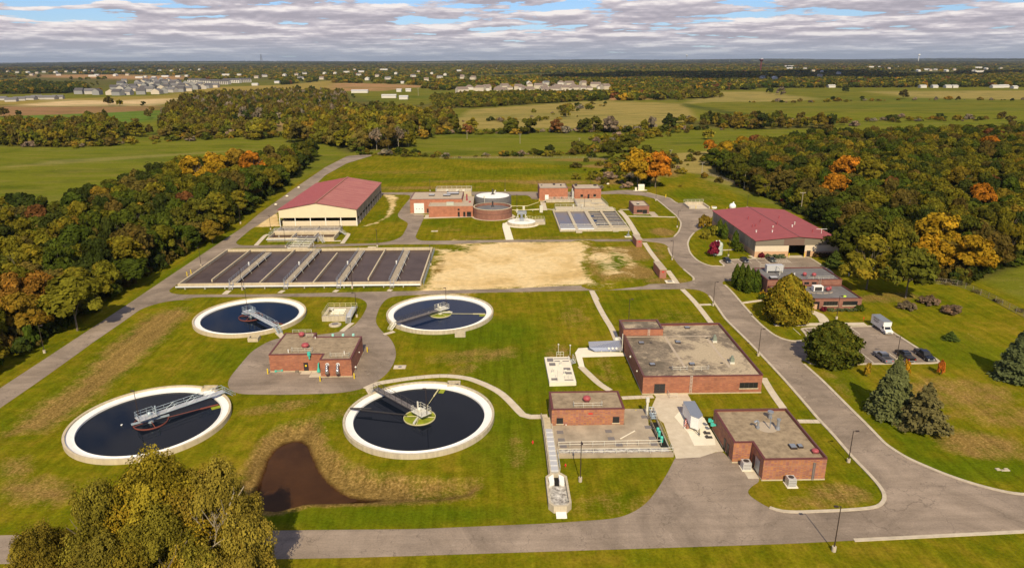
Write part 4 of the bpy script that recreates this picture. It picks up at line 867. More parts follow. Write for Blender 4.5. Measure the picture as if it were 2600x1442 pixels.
def flat_building(name, label, P, h, bm='brick', rm='gravel', cm='cope', par=0.3, cat='building', cope_w=0.36, group=None, ctop=None):
    cx = sum(p[0] for p in P) / len(P); cy = sum(p[1] for p in P) / len(P)
    t = thing(name, label, cat, (cx, cy, 0), group=group)
    PT(wallring(P, 0, h - 0.12, 0.3), 'wall', bm, t)
    PT(MB().prism(inset(P if sum(P[i][0] * P[(i + 1) % len(P)][1] - P[(i + 1) % len(P)][0] * P[i][1] for i in range(len(P))) > 0 else P[::-1], 0.31), h - par - 0.3, h - par), 'roof', rm, t)
    e = P if sum(P[i][0] * P[(i + 1) % len(P)][1] - P[(i + 1) % len(P)][0] * P[i][1] for i in range(len(P))) > 0 else P[::-1]
    PT(wallring(inset(e, -0.05), h - 0.13, h, cope_w + 0.05), 'coping', cm, t)
    PT(wallring(inset(e, -0.06), 0, 0.22, 0.05), 'footing', 'conc_tan', t)
    return t
def roof_rail(t, x0, x1, y, z, name='guard_rail'):
    PT(MB().rail([(x0, y + 0.8, z), (x0, y, z), (x1, y, z), (x1, y + 0.8, z)], 1.0, 1.6, 0.035), name, 'galvw', t)
def dome_fan(t, x, y, z, r=0.9, m='redp', name='roof_fan'):
    f = PT(MB().box(x - r * .6, x + r * .6, y - r * .6, y + r * .6, z, z + 0.35), name, 'cope', t)
    MB().lathe(x, y, [(r * .75, z + .35), (r, z + .5), (r, z + .8), (r * .8, z + 1.05), (r * .3, z + 1.2), (0.01, z + 1.22)], 16).build('hood', m, f, smooth=True)
def hatch(t, x, y, z, w=1.1, d=1.0, h=0.3, m='silver2', name='skylight'):
    f = PT(MB().box(x - w / 2, x + w / 2, y - d / 2, y + d / 2, z, z + h), name, 'frame', t)
    MB().box(x - w / 2 + .08, x + w / 2 - .08, y - d / 2 + .08, y + d / 2 - .08, z + h, z + h + .06).build('lid', m, f)
def stair(mb, x, y, dx, dy, z, w, n, run=0.28, mi=0):
    """open treads from (x,y,z) down along unit (dx,dy)"""
    nx_, ny_ = -dy, dx; L = n * run
    for k in range(n):
        d = k * run + run / 2; zz = z * (1 - (k + 1) / (n + 1))
        cx_, cy_ = x + dx * d, y + dy * d
        mb.obox(cx_, cy_, run * 0.85, w, zz - 0.04, zz, math.atan2(dy, dx), mi)
    for s in (-1, 1):
        a = Vector((x + nx_ * s * w / 2, y + ny_ * s * w / 2, z)); c = Vector((x + nx_ * s * w / 2 + dx * L, y + ny_ * s * w / 2 + dy * L, 0.05))
        mb.tube(a, c, 0.07, 4, mi)
        mb.rail([a, c], 1.0, 1.2, 0.035, mi)
    return mb

# ------------------------------------------------------------------ round clarifiers
def clarifier(cx, cy, ang, label, bm, wallm, wm, skim, ringm, fillm, box, boxwall):
    t = thing('clarifier_tank', label, 'clarifier tank', (cx, cy, 0), group='round clarifier tanks')
    Rr = 14.45
    PT(MB().lathe(cx, cy, [(Rr, -0.2), (Rr, 1.5), (Rr - 0.42, 1.5), (Rr - 0.42, 0.2)], 96), 'wall', wallm, t, smooth=False)
    PT(MB().lathe(cx, cy, [(Rr - 0.42, 1.16), (13.0, 0.98), (12.72, 0.92), (12.70, 1.10), (12.55, 1.10), (12.5, 0.3)], 96), 'launder', 'white', t)
    PT(MB().disc(cx, cy, 12.52, 0.74, 96), 'water', wm, t)
    c, s = math.cos(ang), math.sin(ang); n_ = Vector((-s, c, 0)); d_ = Vector((c, s, 0)); O = Vector((cx, cy, 0))
    # bridge
    br = PT(MB().obox(cx + c * 7.6, cy + s * 7.6, 13.6, 1.15, 2.02, 2.12, ang), 'bridge', 'cover' if bm == 'galv' else 'grate', t)
    for sd in (-1, 1):
        tr = MB(); A = O + d_ * 1.0 + n_ * sd * 0.6; B = O + d_ * 14.5 + n_ * sd * 0.6; k = 7
        for zz in (1.95, 3.1): tr.tube(A + Vector((0, 0, zz)), B + Vector((0, 0, zz)), 0.09 if zz < 3 else 0.05, 4)
        tr.tube(A + Vector((0, 0, 2.55)), B + Vector((0, 0, 2.55)), 0.022, 4)
        for i in range(k + 1):
            p = A.lerp(B, i / k); tr.tube(p + Vector((0, 0, 1.95)), p + Vector((0, 0, 3.1)), 0.035, 4)
            if i < k:
                q = A.lerp(B, (i + 1) / k)
                a_, b_ = (p, q) if i % 2 else (q, p)
                tr.tube(a_ + Vector((0, 0, 1.95)), b_ + Vector((0, 0, 3.1)), 0.028, 4)
        tr.build('truss', bm, br)
    # centre platform
    pc = O - d_ * 0.6
    pl = PT(MB().obox(pc.x, pc.y, 3.4, 2.4, 2.13, 2.22, ang), 'platform', 'cover' if bm == 'galv' else 'galvw', t)
    cor = [pc + d_ * a_ + n_ * b_ + Vector((0, 0, 2.22)) for a_, b_ in ((1.6, .65), (1.6, 1.15), (-1.6, 1.15), (-1.6, -1.15), (1.6, -1.15), (1.6, -.65))]
    MB().rail(cor, 1.1, 1.1, 0.04, mids=1).build('handrail', bm if bm == 'galv' else 'galvw', pl)
    g = MB().lathe(cx, cy, [(0.55, 0.7), (0.55, 2.1)], 12).sphere((cx, cy, 2.6), 0.42, 8)
    g.tube((cx, cy, 2.2), (cx, cy, 2.9), 0.3, 8); g.tube((cx + c * .9 + .3, cy + s * .9, 2.2), (cx + c * .9 + .3, cy + s * .9, 3.9), 0.16, 6)
    PT(g, 'drive', 'galv' if bm == 'galv' else 'galvw', t)
    # feed well ring and its inner water
    ringr = 3.1
    PT(MB().lathe(cx, cy, [(ringr, .6), (ringr, .95), (ringr - .11, .95), (ringr - .11, .6)], 32, close=True), 'feed_well', ringm, t)
    PT(MB().disc(cx, cy, ringr - .1, 0.765, 32), 'feed_well_water', fillm, t)
    sp = MB()
    for q in range(4):
        a_ = q * math.pi / 2 + ang * 0.5 + .3
        sp.tube((cx + .5 * math.cos(a_), cy + .5 * math.sin(a_), 1.05), (cx + 3.0 * math.cos(a_), cy + 3.0 * math.sin(a_), 0.9), 0.07, 5)
    PT(sp, 'feed_well_spoke', ringm, t)
    # rotating beam lies athwart the well
    bx = MB().obox(cx, cy, 6.6, 0.35, 1.15, 1.45, skim)
    PT(bx, 'rake_beam', bm if bm == 'galv' else 'galvw', t)
    a_, b_ = math.cos(skim), math.sin(skim)
    sk = MB().tube((cx + 3 * a_, cy + 3 * b_, 0.88), (cx + 12.3 * a_, cy + 12.3 * b_, 0.88), 0.06, 5)
    sk.obox(cx + 10.6 * a_, cy + 10.6 * b_, 3.4, 0.22, 0.78, 0.98, skim)
    PT(sk, 'skimmer_arm', 'rustred' if ringm == 'rustred' else 'algrim', t)
    PT(MB().obox(cx + 11.6 * a_ + 0.9 * b_, cy + 11.6 * b_ - 0.9 * a_, 1.7, 1.1, 0.7, 0.80, skim), 'scum_box', 'algae', t)
    # stair down from the rim
    x0, y0 = cx + c * 14.6, cy + s * 14.6
    PT(stair(MB(), x0, y0, c, s, 1.95, 1.0, 7), 'stair', bm if bm == 'galv' else 'galvw', t)
    bxw = box
    PT(wallring(rect(*bxw), 0, 1.5, 0.25), 'outlet_box', boxwall, t)
    PT(MB().box(bxw[0] + .25, bxw[1] - .25, bxw[2] + .25, bxw[3] - .25, 0.2, 0.9), 'outlet_water', 'water_dark', t)
    t.location.z = -0.55
    return t
PI = math.pi
t3 = clarifier(-66.8, 120.0, R(45.5), 'left front clarifier with blue grey footbridge, red feed well ring and black water', 'galv', 'conc_tan', 'water_dark', R(33), 'rustred', 'water_dark', (-62.2, -59.3, 132.3, 134.2), 'conc_tan')
t1 = clarifier(-66.8, 177.0, R(-46), 'left rear clarifier with blue grey footbridge running toward the brick pump house', 'galv', 'conc_tan', 'water_dark', R(-30), 'rustred', 'water_dark', (-61.9, -59.4, 160.0, 162.2), 'conc_tan')
t2 = clarifier(-15.9, 177.8, R(-138), 'right rear clarifier with navy water, dark footbridge and algae in its feed well', 'steel_dark', 'conc', 'water_navy', R(-3), 'algrim', 'algae', (-11.0, -8.4, 161.4, 163.4), 'conc')
t4 = clarifier(-15.5, 120.3, R(134), 'front centre clarifier with black water, dark footbridge and bright green feed well', 'steel_dark', 'conc', 'water_dark', R(77), 'algrim', 'algae', (-11.0, -8.3, 132.9, 134.9), 'conc')
PT(MB().obox(-23.5, 121.2, 11.5, 0.12, 1.0, 1.2, math.atan2(2.7, -11)).obox(-27.2, 122.5, 4.2, .3, 1.15, 1.3, R(178)), 'baffle', 'steel_dark', t4)
tag(MB().sphere((-71.8, 118.9, 0.3), 0.16, 6).sphere((-71.62, 118.9, 0.45), 0.08, 5).build('gull', 'whitep'), 'white gull resting on the black water of the left front clarifier', 'bird')

# ------------------------------------------------------------------ aeration basin
t = thing('aeration_basin', 'long rectangular aeration basin of brown churning water with four railed walkways', 'aeration basin', (-60.5, 223, 0))
PT(wallring(rect(-97.4, -23.6, 202.9, 243.7), -0.1, 1.55, 0.45), 'wall', 'conc_tan', t)
PT(MB().box(-97.0, -24.0, 203.3, 243.3, 0.0, 0.62), 'water', 'water_aer', t)
for x, y0, y1 in ((-88.9, 207.6, 243.25), (-73.0, 203.35, 243.25), (-56.7, 203.35, 238.0), (-40.5, 207.3, 243.25)):
    PT(MB().box(x - .2, x + .2, y0, y1, 0, 1.42), 'divider_wall', 'conc_tan', t)
for x, y1 in ((-81.0, 238.6), (-64.5, 243.25), (-48.5, 240.2), (-32.4, 239.6)):
    w = PT(MB().box(x - .85, x + .85, 203.3, y1, 1.35, 1.62), 'walkway', 'conc_old', t)
    MB().rail([(x - 1.05, 203.4, 1.55), (x - 1.05, y1, 1.55)], 1.05, 2.2, 0.04).build('handrail', 'galv', w)
    for yy in np.arange(208, y1 - 3, 7.5): MB().tube((x + 1.05, yy, 1.6), (x + 1.05, yy, 2.5), .06, 5).tube((x + 1.05, yy, 2.5), (x + 1.7, yy, .8), .05, 5).build('air_pipe', 'galvw', w)
    MB().tube((x + .98, 204, 1.35), (x + .98, y1, 1.35), 0.10, 6).build('air_header', 'cover', w)
    MB().box(x - 1.5, x - 1.1, 222, 222.5, 1.6, 2.7).build('control_box', 'whitep', w)
    PT(stair(MB(), x, 202.8, 0, -1, 1.6, 1.1, 5), 'stair', 'cover', t)
pipe = MB().tube((-97.8, 202.25, 0.75), (-23.8, 202.25, 0.75), 0.28, 8)
for xx in np.arange(-95, -24, 6): pipe.box(xx - .15, xx + .15, 202.1, 202.4, 0, .6)
PT(pipe, 'air_main', 'cover', t)
lad = MB().rail([(-23.0, 203.5, 0), (-23.0, 243, 0)], 1.5, 1.3, 0.05, mids=1)
PT(lad, 'side_rail', 'galv', t)
for x0, x1 in ((-74.5, -68.5), (-47, -44)): PT(MB().box(x0, x1, 243.3, 244.9, 0, 1.75), 'gate_box', 'conc_tan', t)
# settling basins north of the road
t = thing('settling_basins', 'small stepped concrete basins with dark brown water in front of the open shed', 'basin', (-75.5, 268, 0))
PT(wallring(rect(-88.2, -62.8, 260.0, 269.0), 0, 1.5, 0.4), 'wall', 'conc_tan', t)
PT(MB().box(-87.8, -63.2, 260.4, 268.6, 0, 0.5), 'water', 'water_sludge', t)
for x in (-79.3, -70.9): PT(MB().box(x - .25, x + .25, 260.4, 268.6, 0, 1.5), 'divider_wall', 'conc_tan', t)
PT(wallring(rect(-87.9, -63.2, 270.7, 278.0), 0, 1.9, 0.4), 'wall', 'conc_old', t)
PT(MB().box(-87.5, -63.6, 271.1, 277.6, 0, 1.0), 'water', 'water_sludge', t)
for x in (-80.3, -72.5): PT(MB().box(x - .25, x + .25, 271.1, 277.6, 0, 1.9), 'divider_wall', 'conc_old', t)
w = PT(MB().box(-88.4, -62.6, 269.0, 270.7, 1.5, 1.8), 'walkway', 'walk', t)
MB().rail([(-88.3, 269.05, 1.8), (-62.7, 269.05, 1.8)], 1.05, 2.0, 0.04).build('handrail', 'cover', w); MB().rail([(-88.3, 270.6, 1.8), (-62.7, 270.6, 1.8)], 1.05, 2.0, 0.04).build('handrail', 'cover', w)
PT(stair(MB(), -88.4, 269.9, -1, 0, 1.8, 1.2, 8), 'stair', 'cover', t)
PT(stair(MB(), -62.6, 269.9, 1, 0, 1.8, 1.2, 8), 'stair', 'cover', t)
PT(MB().tube((-88.4, 259.6, 0.9), (-74, 259.6, 0.9), 0.22, 8), 'pipe', 'cover', t)
for x in (-84, -75.5, -67): PT(MB().box(x - .9, x + .9, 261, 261.6, .5, 1.2).tube((x, 261.3, 1.2), (x, 261.3, 2.1), .12, 6), 'mixer', 'galvw', t)
t = thing('pipe_gallery', 'stack of pale pipes and railed steps linking the small basins to the long basin', 'pipe gallery', (-72, 252, 0))
for k in range(7):
    yy = 245.6 + k * 2.2; PT(MB().tube((-76.2, yy, 1.2 + .12 * k), (-68.6, yy, 1.2 + .12 * k), 0.15, 8), 'pipe', 'galvw', t)
for xx in (-76.2, -72.4, -68.6):
    g = MB()
    for yy in (245.6, 252.2, 258.8): g.box(xx - .12, xx + .12, yy - .12, yy + .12, 0, 1.5)
    g.tube((xx, 245.2, 1.7), (xx, 259.4, 2.4), .08, 5); PT(g, 'support', 'galvw', t)
[PT(MB().rail([(x_, 245, 1.6), (x_, 259.5, 2.4)], 1.0, 2.2, .04), 'handrail', 'cover', t) for x_ in (-68.2, -76.6)]
PT(stair(MB(), -68.0, 259.0, .75, -.66, 2.3, 1.0, 9), 'stair', 'cover', t)
PT(MB().box(-76.2, -68.6, 256.8, 258.9, 2.2, 2.32), 'platform', 'grate', t)

# ------------------------------------------------------------------ open storage shed
t = thing('storage_shed', 'big open sided shed with cream gable and worn red metal roof', 'shed', (-74.9, 318, 0))
x0, x1, y0, y1, xr, ze, zr = -90.9, -58.7, 285.5, 350.5, -75.2, 7.0, 9.8
g = MB().add([(x0, y0, 3.6), (x1, y0, 3.6), (x1, y0, ze), (xr, y0, zr), (x0, y0, ze)], [(0, 1, 2, 3, 4)])
PT(g, 'gable_wall', 'cream', t)
g = MB().add([(x0, y1, 0), (x1, y1, 0), (x1, y1, ze), (xr, y1, zr), (x0, y1, ze)], [(4, 3, 2, 1, 0)])
PT(g, 'gable_wall', 'cream', t)
PT(MB().box(x0, x0 + .2, y0 + .1, y1 - .1, 3.6, ze).box(x0, x0 + .2, y0 + .1, y1 - .1, 0, 2.2), 'side_wall', 'cream', t)
PT(MB().box(x1 - .2, x1, y0 + .1, y1 - .1, 3.4, ze), 'side_wall', 'dirty_shaded_wall', t, 'upper side wall with its shade put into darker siding')  # darker than the cream walls: the shade of this side is painted in
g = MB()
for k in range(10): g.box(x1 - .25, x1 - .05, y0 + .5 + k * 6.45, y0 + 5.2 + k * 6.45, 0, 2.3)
PT(g, 'low_wall', 'dirty_shaded_wall', t)  # low wall takes the same painted shade as the siding above
for k in range(11): PT(MB().box(x1 - .35, x1 + .05, y0 + k * 6.45, y0 + k * 6.45 + .35, 0, 3.6), 'post', 'cream_lo', t)
PT(MB().box(x0 + 1.2, x1 - .3, y0 + .2, y0 + .5, 0, 2.15), 'low_wall', 'cream_lo', t)
PT(MB().box(x0 + 1.2, x0 + 1.5, y0 + .5, y1 - 1, 0, 2.15), 'low_wall', 'cream_lo', t)
for x in (x0, -84.5, -78.2, -71.9, -65.6, x1 - .3): PT(MB().box(x, x + .3, y0 - .02, y0 + .28, 0, 3.6), 'post', 'whitep', t)
def roofslab(xa, za, xb, zb, ya, yb, th=0.15):
    m = MB(); m.add([(xa, ya, za), (xb, ya, zb), (xb, yb, zb), (xa, yb, za), (xa, ya, za + th), (xb, ya, zb + th), (xb, yb, zb + th), (xa, yb, za + th)],
          [(3, 2, 1, 0), (4, 5, 6, 7), (0, 1, 5, 4), (1, 2, 6, 5), (2, 3, 7, 6), (3, 0, 4, 7)]); return m
def seams(m, xa, za, xb, zb, ya, yb, st, th=0.15):
    for yy in np.arange(ya + st / 2, yb, st): m.tube((xa, yy, za + th), (xb, yy, zb + th), 0.035, 4, caps=False)
    return m
PT(seams(roofslab(x0 - .4, ze - .05, xr, zr, y0 - .5, y1 + .4), x0 - .4, ze - .05, xr, zr, y0, y1, 1.2), 'roof', 'redroof', t)
PT(seams(roofslab(xr, zr, x1 + .4, ze - .05, y0 - .5, y1 + .4), xr, zr, x1 + .4, ze - .05, y0, y1, 1.2), 'roof', 'redroof_worn', t, 'worn pink streaked red roof slope')
PT(MB().box(xr - .35, xr + .35, y0 - .5, y1 + .4, zr + .08, zr + .42), 'ridge_cap', 'slatwood', t)

# ------------------------------------------------------------------ garage
t = thing('garage_building', 'low wide garage with clean red metal roof and dark drive in opening', 'garage', (104, 256, 0))
x0, x1, y0, y1, xr, ze, zr = 89.3, 118.8, 231.8, 281.8, 104.0, 5.9, 7.25
PT(MB().box(x0, 101.1, y0, y0 + .25, 0, 2.0).box(106.8, x1, y0, y0 + .25, 0, 2.0).box(x0, x0 + .25, y0 + .3, y1, 0, 2.0), 'base_wall', 'tanbrick', t)
PT(MB().box(x0 + .02, 101.1, y0 + .02, y0 + .25, 2.0, 4.2).box(106.8, x1 - .02, y0 + .02, y0 + .25, 2.0, 4.2), 'wall', 'cream_lo', t)
PT(MB().box(x0 + .03, x0 + .25, y0 + .3, y1, 2.0, ze).box(x1 - .25, x1, y0 + .3, y1, 0, ze).box(x0 + .3, x1 - .3, y1 - .2, y1, 0, ze), 'side_wall', 'dirty_shaded_wall', t)
g = MB().add([(x0, y0 - .03, 4.2), (x1, y0 - .03, 4.2), (x1, y0 - .03, ze), (xr, y0 - .03, zr), (x0, y0 - .03, ze)], [(0, 1, 2, 3, 4)])
g.add([(x0, y0 + .2, 4.2), (x1, y0 + .2, 4.2), (x1, y0 + .2, ze), (xr, y0 + .2, zr), (x0, y0 + .2, ze)], [(4, 3, 2, 1, 0)])
PT(g, 'gable_panel', 'taupe', t)
PT(MB().box(99.2, 106.3, y0 - .1, y0 - .035, 4.22, 6.6), 'gable_panel', 'taupe2', t, 'browner panel over the opening')
PT(MB().box(x0 - .02, 101.1, y0 - .04, y0 - .005, 4.1, 4.24), 'trim', 'frame', t)
PT(roofslab(x0 - .4, ze, xr, zr, y0 - .5, y1 + .4), 'roof', 'redroof', t)
PT(roofslab(xr, zr, x1 + .4, ze, y0 - .5, y1 + .4), 'roof', 'redroof', t)
PT(MB().box(xr - .12, xr + .12, y0 - .5, y1 + .4, zr + .1, zr + .22), 'ridge_cap', 'cope', t)
window(t, 107.6, 108.9, 0.05, 2.2, y0, 1, False, 'door_dark', 'door', True)
PT(MB().box(101.6, 106.4, y0 + 7, y0 + 7.2, 0, 4), 'dark_panel', 'dark', t)  # near-black panel set back inside the opening
for x, y, h_, m_ in ((97, 262, .9, 'redp'), (99.5, 256, .8, 'redp'), (100.5, 246, .5, 'galvw'), (94.5, 250, .7, 'redp'), (95.8, 250.5, .7, 'redp'), (98, 240, .5, 'whitep'), (93, 242, .5, 'whitep'), (109, 262, .8, 'redp'), (111, 252, .8, 'galvw'), (113, 241, .8, 'redp'), (108, 247, .6, 'whitep'), (103.6, 250, .8, 'redp')):
    zz = ze + (zr - ze) * (1 - abs(x - xr) / 15); PT(MB().tube((x, y, zz), (x, y, zz + h_ + .3), .18, 8).tube((x, y, zz + h_ + .3), (x, y, zz + h_ + .4), .3, 8), 'roof_vent', m_, t)
PT(MB().tube((115.5, 239.5, 6.2), (115.5, 239.5, 8.2), .08, 5).tube((113.6, 239.5, 8.0), (117.4, 239.5, 8.0), .07, 5), 'aerial', 'whitep', t)

# ------------------------------------------------------------------ administration building
t = flat_building('office_building', 'two level brick office with grey roofs and air conditioning units beside the car park', rect(78.0, 99.8, 190.3, 202.7), 4.95, 'brick_brown', 'bitumen', 'cope_red', 0.25)
P2 = rect(78.2, 100.0, 178.6, 190.25)
PT(wallring(P2, 0, 3.08, 0.3), 'wall', 'brick_brown', t)
PT(MB().prism(inset(P2, .31), 2.6, 2.95), 'roof', 'bitumen', t, 'lower grey roof')
PT(wallring(inset(P2, -.05), 3.08, 3.2, .4), 'coping', 'cope_red', t)
window(t, 89.4, 93.4, 1.15, 2.35, 178.6, 5, True)
window(t, 94.8, 98.9, 1.15, 2.35, 178.6, 1, True)
e = PT(MB().box(84.9, 88.3, 178.55, 178.75, 0.05, 2.3), 'entrance', 'dark', t)
MB().box(86.0, 87.7, 178.45, 178.54, .1, 1.6).build('door', 'tanbrick', e)
window(t, 88.8, 90.2, 3.5, 4.2, 190.3, 2, False); window(t, 91, 92.4, 3.5, 4.2, 190.3, 2, False)
u = PT(MB().box(80.6, 85.6, 198.2, 200.0, 5.2, 6.9), 'air_handler', 'cover', t)
MB().box(80.7, 81.0, 198.3, 199.9, 4.7, 5.2).box(85.2, 85.5, 198.3, 199.9, 4.7, 5.2).build('stand', 'galvw', u)
MB().path([(83.4, 198.0, 6.7), (83.4, 195.2, 6.7), (83.4, 195.2, 4.8)], .12, 6).build('duct', 'galvw', u)
hatch(t, 80.2, 191.7, 4.7, 2.2, 1.6, .7, 'cover', 'roof_unit')
roof_rail(t, 90, 97.6, 190.8, 4.7); PT(MB().rail([(80, 202.2, 4.9), (87.5, 202.2, 4.9)], 1.0, 1.8, .035), 'guard_rail', 'galvw', t)
dome_fan(t, 90.5, 194.5, 4.7, .6); dome_fan(t, 93, 193.8, 4.7, .65); PT(MB().tube((87.5, 194.5, 4.7), (87.5, 194.5, 5.7), .16, 8), 'vent_pipe', 'whitep', t)
u = PT(MB().box(89.4, 92.1, 185.2, 186.8, 3.05, 4.5), 'roof_unit', 'whitep', t); MB().box(89.7, 91.7, 185.1, 185.19, 3.2, 4.3).build('grille', 'steel_dark', u)
dome_fan(t, 93.6, 185.6, 2.95, .6); dome_fan(t, 94.6, 186.3, 2.95, .4)
for k in range(5):
    a_ = R(200 + k * 27); PT(MB().obox(91.5 + 4 * math.cos(a_), 186.2 + 2.6 * math.sin(a_), 1.5, .45, 2.95, 3.02, a_ + PI / 2), 'roof_patch', 'gravel3', t)
PT(MB().box(95.6, 96.4, 180.3, 180.8, 2.95, 3.3), 'tarp', mat('lime_tarp', (0.55, 0.75, 0.05), 0.6), t)
# ladder onto the upper roof
PT(MB().rail([(93.3, 190.1, 2.95), (93.3, 190.1, 4.9)], .1, 1, .03).box(93.0, 93.04, 190.1, 190.2, 2.95, 5.6).box(93.55, 93.59, 190.1, 190.2, 2.95, 5.6), 'ladder', 'galvw', t)

# ------------------------------------------------------------------ main process building
P = [(29.5, 129.2), (54.2, 129.2), (54.2, 158.6), (29.5, 158.2)]
t = flat_building('process_building', 'largest brick building with patchy gravel roof and a raised corner penthouse', P, 4.05, 'brick', 'gravel2', 'cope_red', 0.28)
P2 = rect(29.35, 38.75, 151.9, 158.1)
PT(wallring(P2, 3.7, 5.35, .3), 'wall', 'brick', t); PT(MB().prism(inset(P2, .31), 4.8, 5.15), 'roof', 'gravel2', t, 'raised penthouse roof'); PT(wallring(inset(P2, -.05), 5.35, 5.5, .45), 'coping', 'cope', t)
PT(MB().box(54.0, 54.3, 129.3, 158.7, 4.056, 4.2).box(38.9, 54.0, 158.4, 158.75, 4.056, 4.2).box(29.4, 29.75, 129.5, 151.8, 4.056, 4.2), 'coping', 'cope', t)
window(t, 31.9, 34.15, .05, 2.35, 129.2, 2, False, 'glass', 'door', True)
window(t, 49.6, 53.4, 1.15, 2.4, 129.2, 4, True)
for n_, (x, y) in enumerate(((32.7, 147.3), (32.7, 135.4), (41.2, 147.5), (41.2, 135.4), (45.7, 156.4))): hatch(t, x, y, 3.77, 1.2, 1.0, .28)
for x, y in ((49.7, 147.6), (49.9, 135.8)):
    f_ = PT(MB().box(x - .5, x + .5, y - .5, y + .5, 3.77, 4.2), 'roof_fan', 'galvw', t)
    MB().box(x - .42, x + .42, y - .42, y + .42, 4.2, 5.0).tube((x, y, 5.0), (x, y, 5.5), .28, 10).build('hood', mat('grey_green', (.22, .25, .2), .5), f_)
for y0_, y1_, x in ((134, 151, 39.4), (134, 151, 48.9)):
    PT(MB().obox(x - .2, (y0_ + y1_) / 2, .55, 17.5, 3.77, 3.79, R(1.0)), 'walkway_strip', 'gravel3', t)
PT(MB().box(30, 50, 151.0, 151.45, 3.772, 3.785), 'walkway_strip', 'gravel3', t)
roof_rail(t, 36.3, 39.4, 132.0, 3.77); roof_rail(t, 40.7, 43.9, 132.1, 3.77)
def ladder(t, x, y, z0, z1, w=.45, m='galvw'):
    g = MB().box(x, x + .04, y - .14, y - .08, z0, z1).box(x + w, x + w + .04, y - .14, y - .08, z0, z1)
    for z in np.arange(z0 + .2, z1, .32): g.box(x, x + w, y - .14, y - .09, z, z + .07)
    PT(g, 'ladder', m, t)
ladder(t, 39.2, 129.2, .3, 4.2); ladder(t, 35.1, 151.9, 3.8, 5.5)
for x, y in ((35, 147.6), (41, 148.8), (48.6, 150), (36.2, 134), (47.8, 136)): PT(MB().disc(x, y, .35, 3.79, 14), 'roof_drain', 'steel_dark', t)
PT(MB().rail([(34.7, 129.0, .05), (34.7, 127.4, .05), (36.3, 127.4, .05)], 1.0, 1.2, .035), 'step_rail', 'galvw', t)
PT(MB().tube((29.1, 151.2, .2), (29.1, 151.2, 4.6), .1, 8).box(28.6, 29.4, 153.6, 155.2, .1, 2.2).sphere((28.2, 154.2, 1.8), .7, 8), 'intake_vent', 'galvw', t)
dome = PT(MB().sphere((29.25, 141.8, 2.9), .28, 8).sphere((29.25, 134.3, 2.9), .2, 8), 'wall_lamp', 'galvw', t)

# screening building
t = flat_building('screening_building', 'small brick building with one red roof fan and two square windows by the concrete deck', rect(9.7, 23.3, 115.8, 123.1), 4.0, 'brick2', 'gravel', 'cope_red', 0.12)
window(t, 10.6, 11.85, 1.0, 2.2, 115.8, 1); window(t, 21.15, 22.4, 1.05, 2.3, 115.8, 1)
dome_fan(t, 16.6, 119.0, 3.88, .75); roof_rail(t, 13.9, 19.2, 116.5, 3.88)
PT(MB().box(16.55, 17.35, 115.72, 115.8, 2.9, 3.15), 'sign', 'signal', t)
PT(MB().sphere((12.1, 115.7, .5), .12, 6).sphere((12.4, 115.7, .8), .12, 6).sphere((20.9, 115.7, .5), .12, 6), 'wall_fitting', 'whitep', t)
# lower right building
P = [(42.9, 97.9), (53.3, 97.9), (53.3, 114.75), (39.75, 114.75), (39.75, 103.3), (42.9, 103.3)]
t = flat_building('blower_building', 'notched brick building with three roof stacks at the road corner', P, 4.0, 'brick2', 'gravel', 'cope_red', 0.25)
PT(MB().box(53.05, 53.36, 98.1, 114.8, 4.005, 4.16).box(39.9, 53.0, 114.5, 114.8, 4.005, 4.16), 'coping', 'cope', t)
PT(MB().tube((49.1, 111.75, 3.75), (49.1, 111.75, 4.9), .32, 10).tube((49.1, 111.75, 4.9), (49.1, 111.75, 5.2), .55, 10), 'stack', 'silver2', t)
PT(MB().path([(45.6, 108.2, 3.7), (45.6, 108.2, 5.0), (45.3, 108.2, 5.3), (44.9, 108.2, 5.0)], .2, 8).tube((45.6, 108.2, 3.75), (45.6, 108.2, 4.1), .32, 8), 'gooseneck', 'silver2', t)
PT(MB().tube((47.7, 108.1, 3.75), (47.7, 108.1, 5.9), .1, 8).tube((47.7, 108.1, 5.8), (47.7, 108.1, 6.0), .22, 8), 'vent_pipe', 'silver2', t)
PT(MB().tube((49.0, 107.8, 3.75), (49.0, 107.8, 4.3), .42, 12, r1=.3).tube((49.0, 107.8, 4.3), (49.0, 107.8, 5.6), .24, 10).tube((49.0, 107.8, 5.5), (49.0, 107.8, 5.8), .34, 10), 'stack', 'silver2', t)
hatch(t, 49.2, 101.8, 3.75, 1.1, 1.3, .35, 'silver2', 'roof_hatch'); hatch(t, 50.5, 101.95, 3.75, .8, 1.0, .3, 'silver2', 'roof_hatch')
f_ = PT(MB().box(51.7, 52.8, 99.7, 100.6, 3.75, 4.0), 'roof_fan', 'cope', t); MB().sphere((52.25, 100.15, 4.1), .6, 8, sz=.6).build('hood', 'redp', f_, smooth=True)
PT(MB().disc(47.3, 108.6, 1.9, 3.765, 18), 'gravel_patch', 'gravel3', t)
PT(MB().box(42.84, 42.9, 99.3, 101.2, .05, 2.7), 'door', 'silver2', t, 'pale grey overhead door')
PT(MB().box(42.84, 42.9, 101.6, 102.5, .05, 2.2), 'door', 'door_dark', t)
PT(MB().box(39.69, 39.75, 107.0, 108.0, .05, 2.2).box(39.69, 39.75, 105.2, 106.3, .05, 2.2), 'door', 'door_dark', t)
PT(MB().box(51.1, 51.35, 97.8, 97.9, .1, 3.3), 'downpipe', 'grate', t)
for y in (114.2, 112.7):
    s_ = PT(MB().tube((39.7, y, 2.0), (39.1, y, 2.0), .2, 10).tube((39.0, y, 1.9), (39.0, y, 2.4), .34, 12), 'air_intake', 'teal', t)
ladder(t, 51.15, 97.9, .1, 3.3, .3, 'grate')

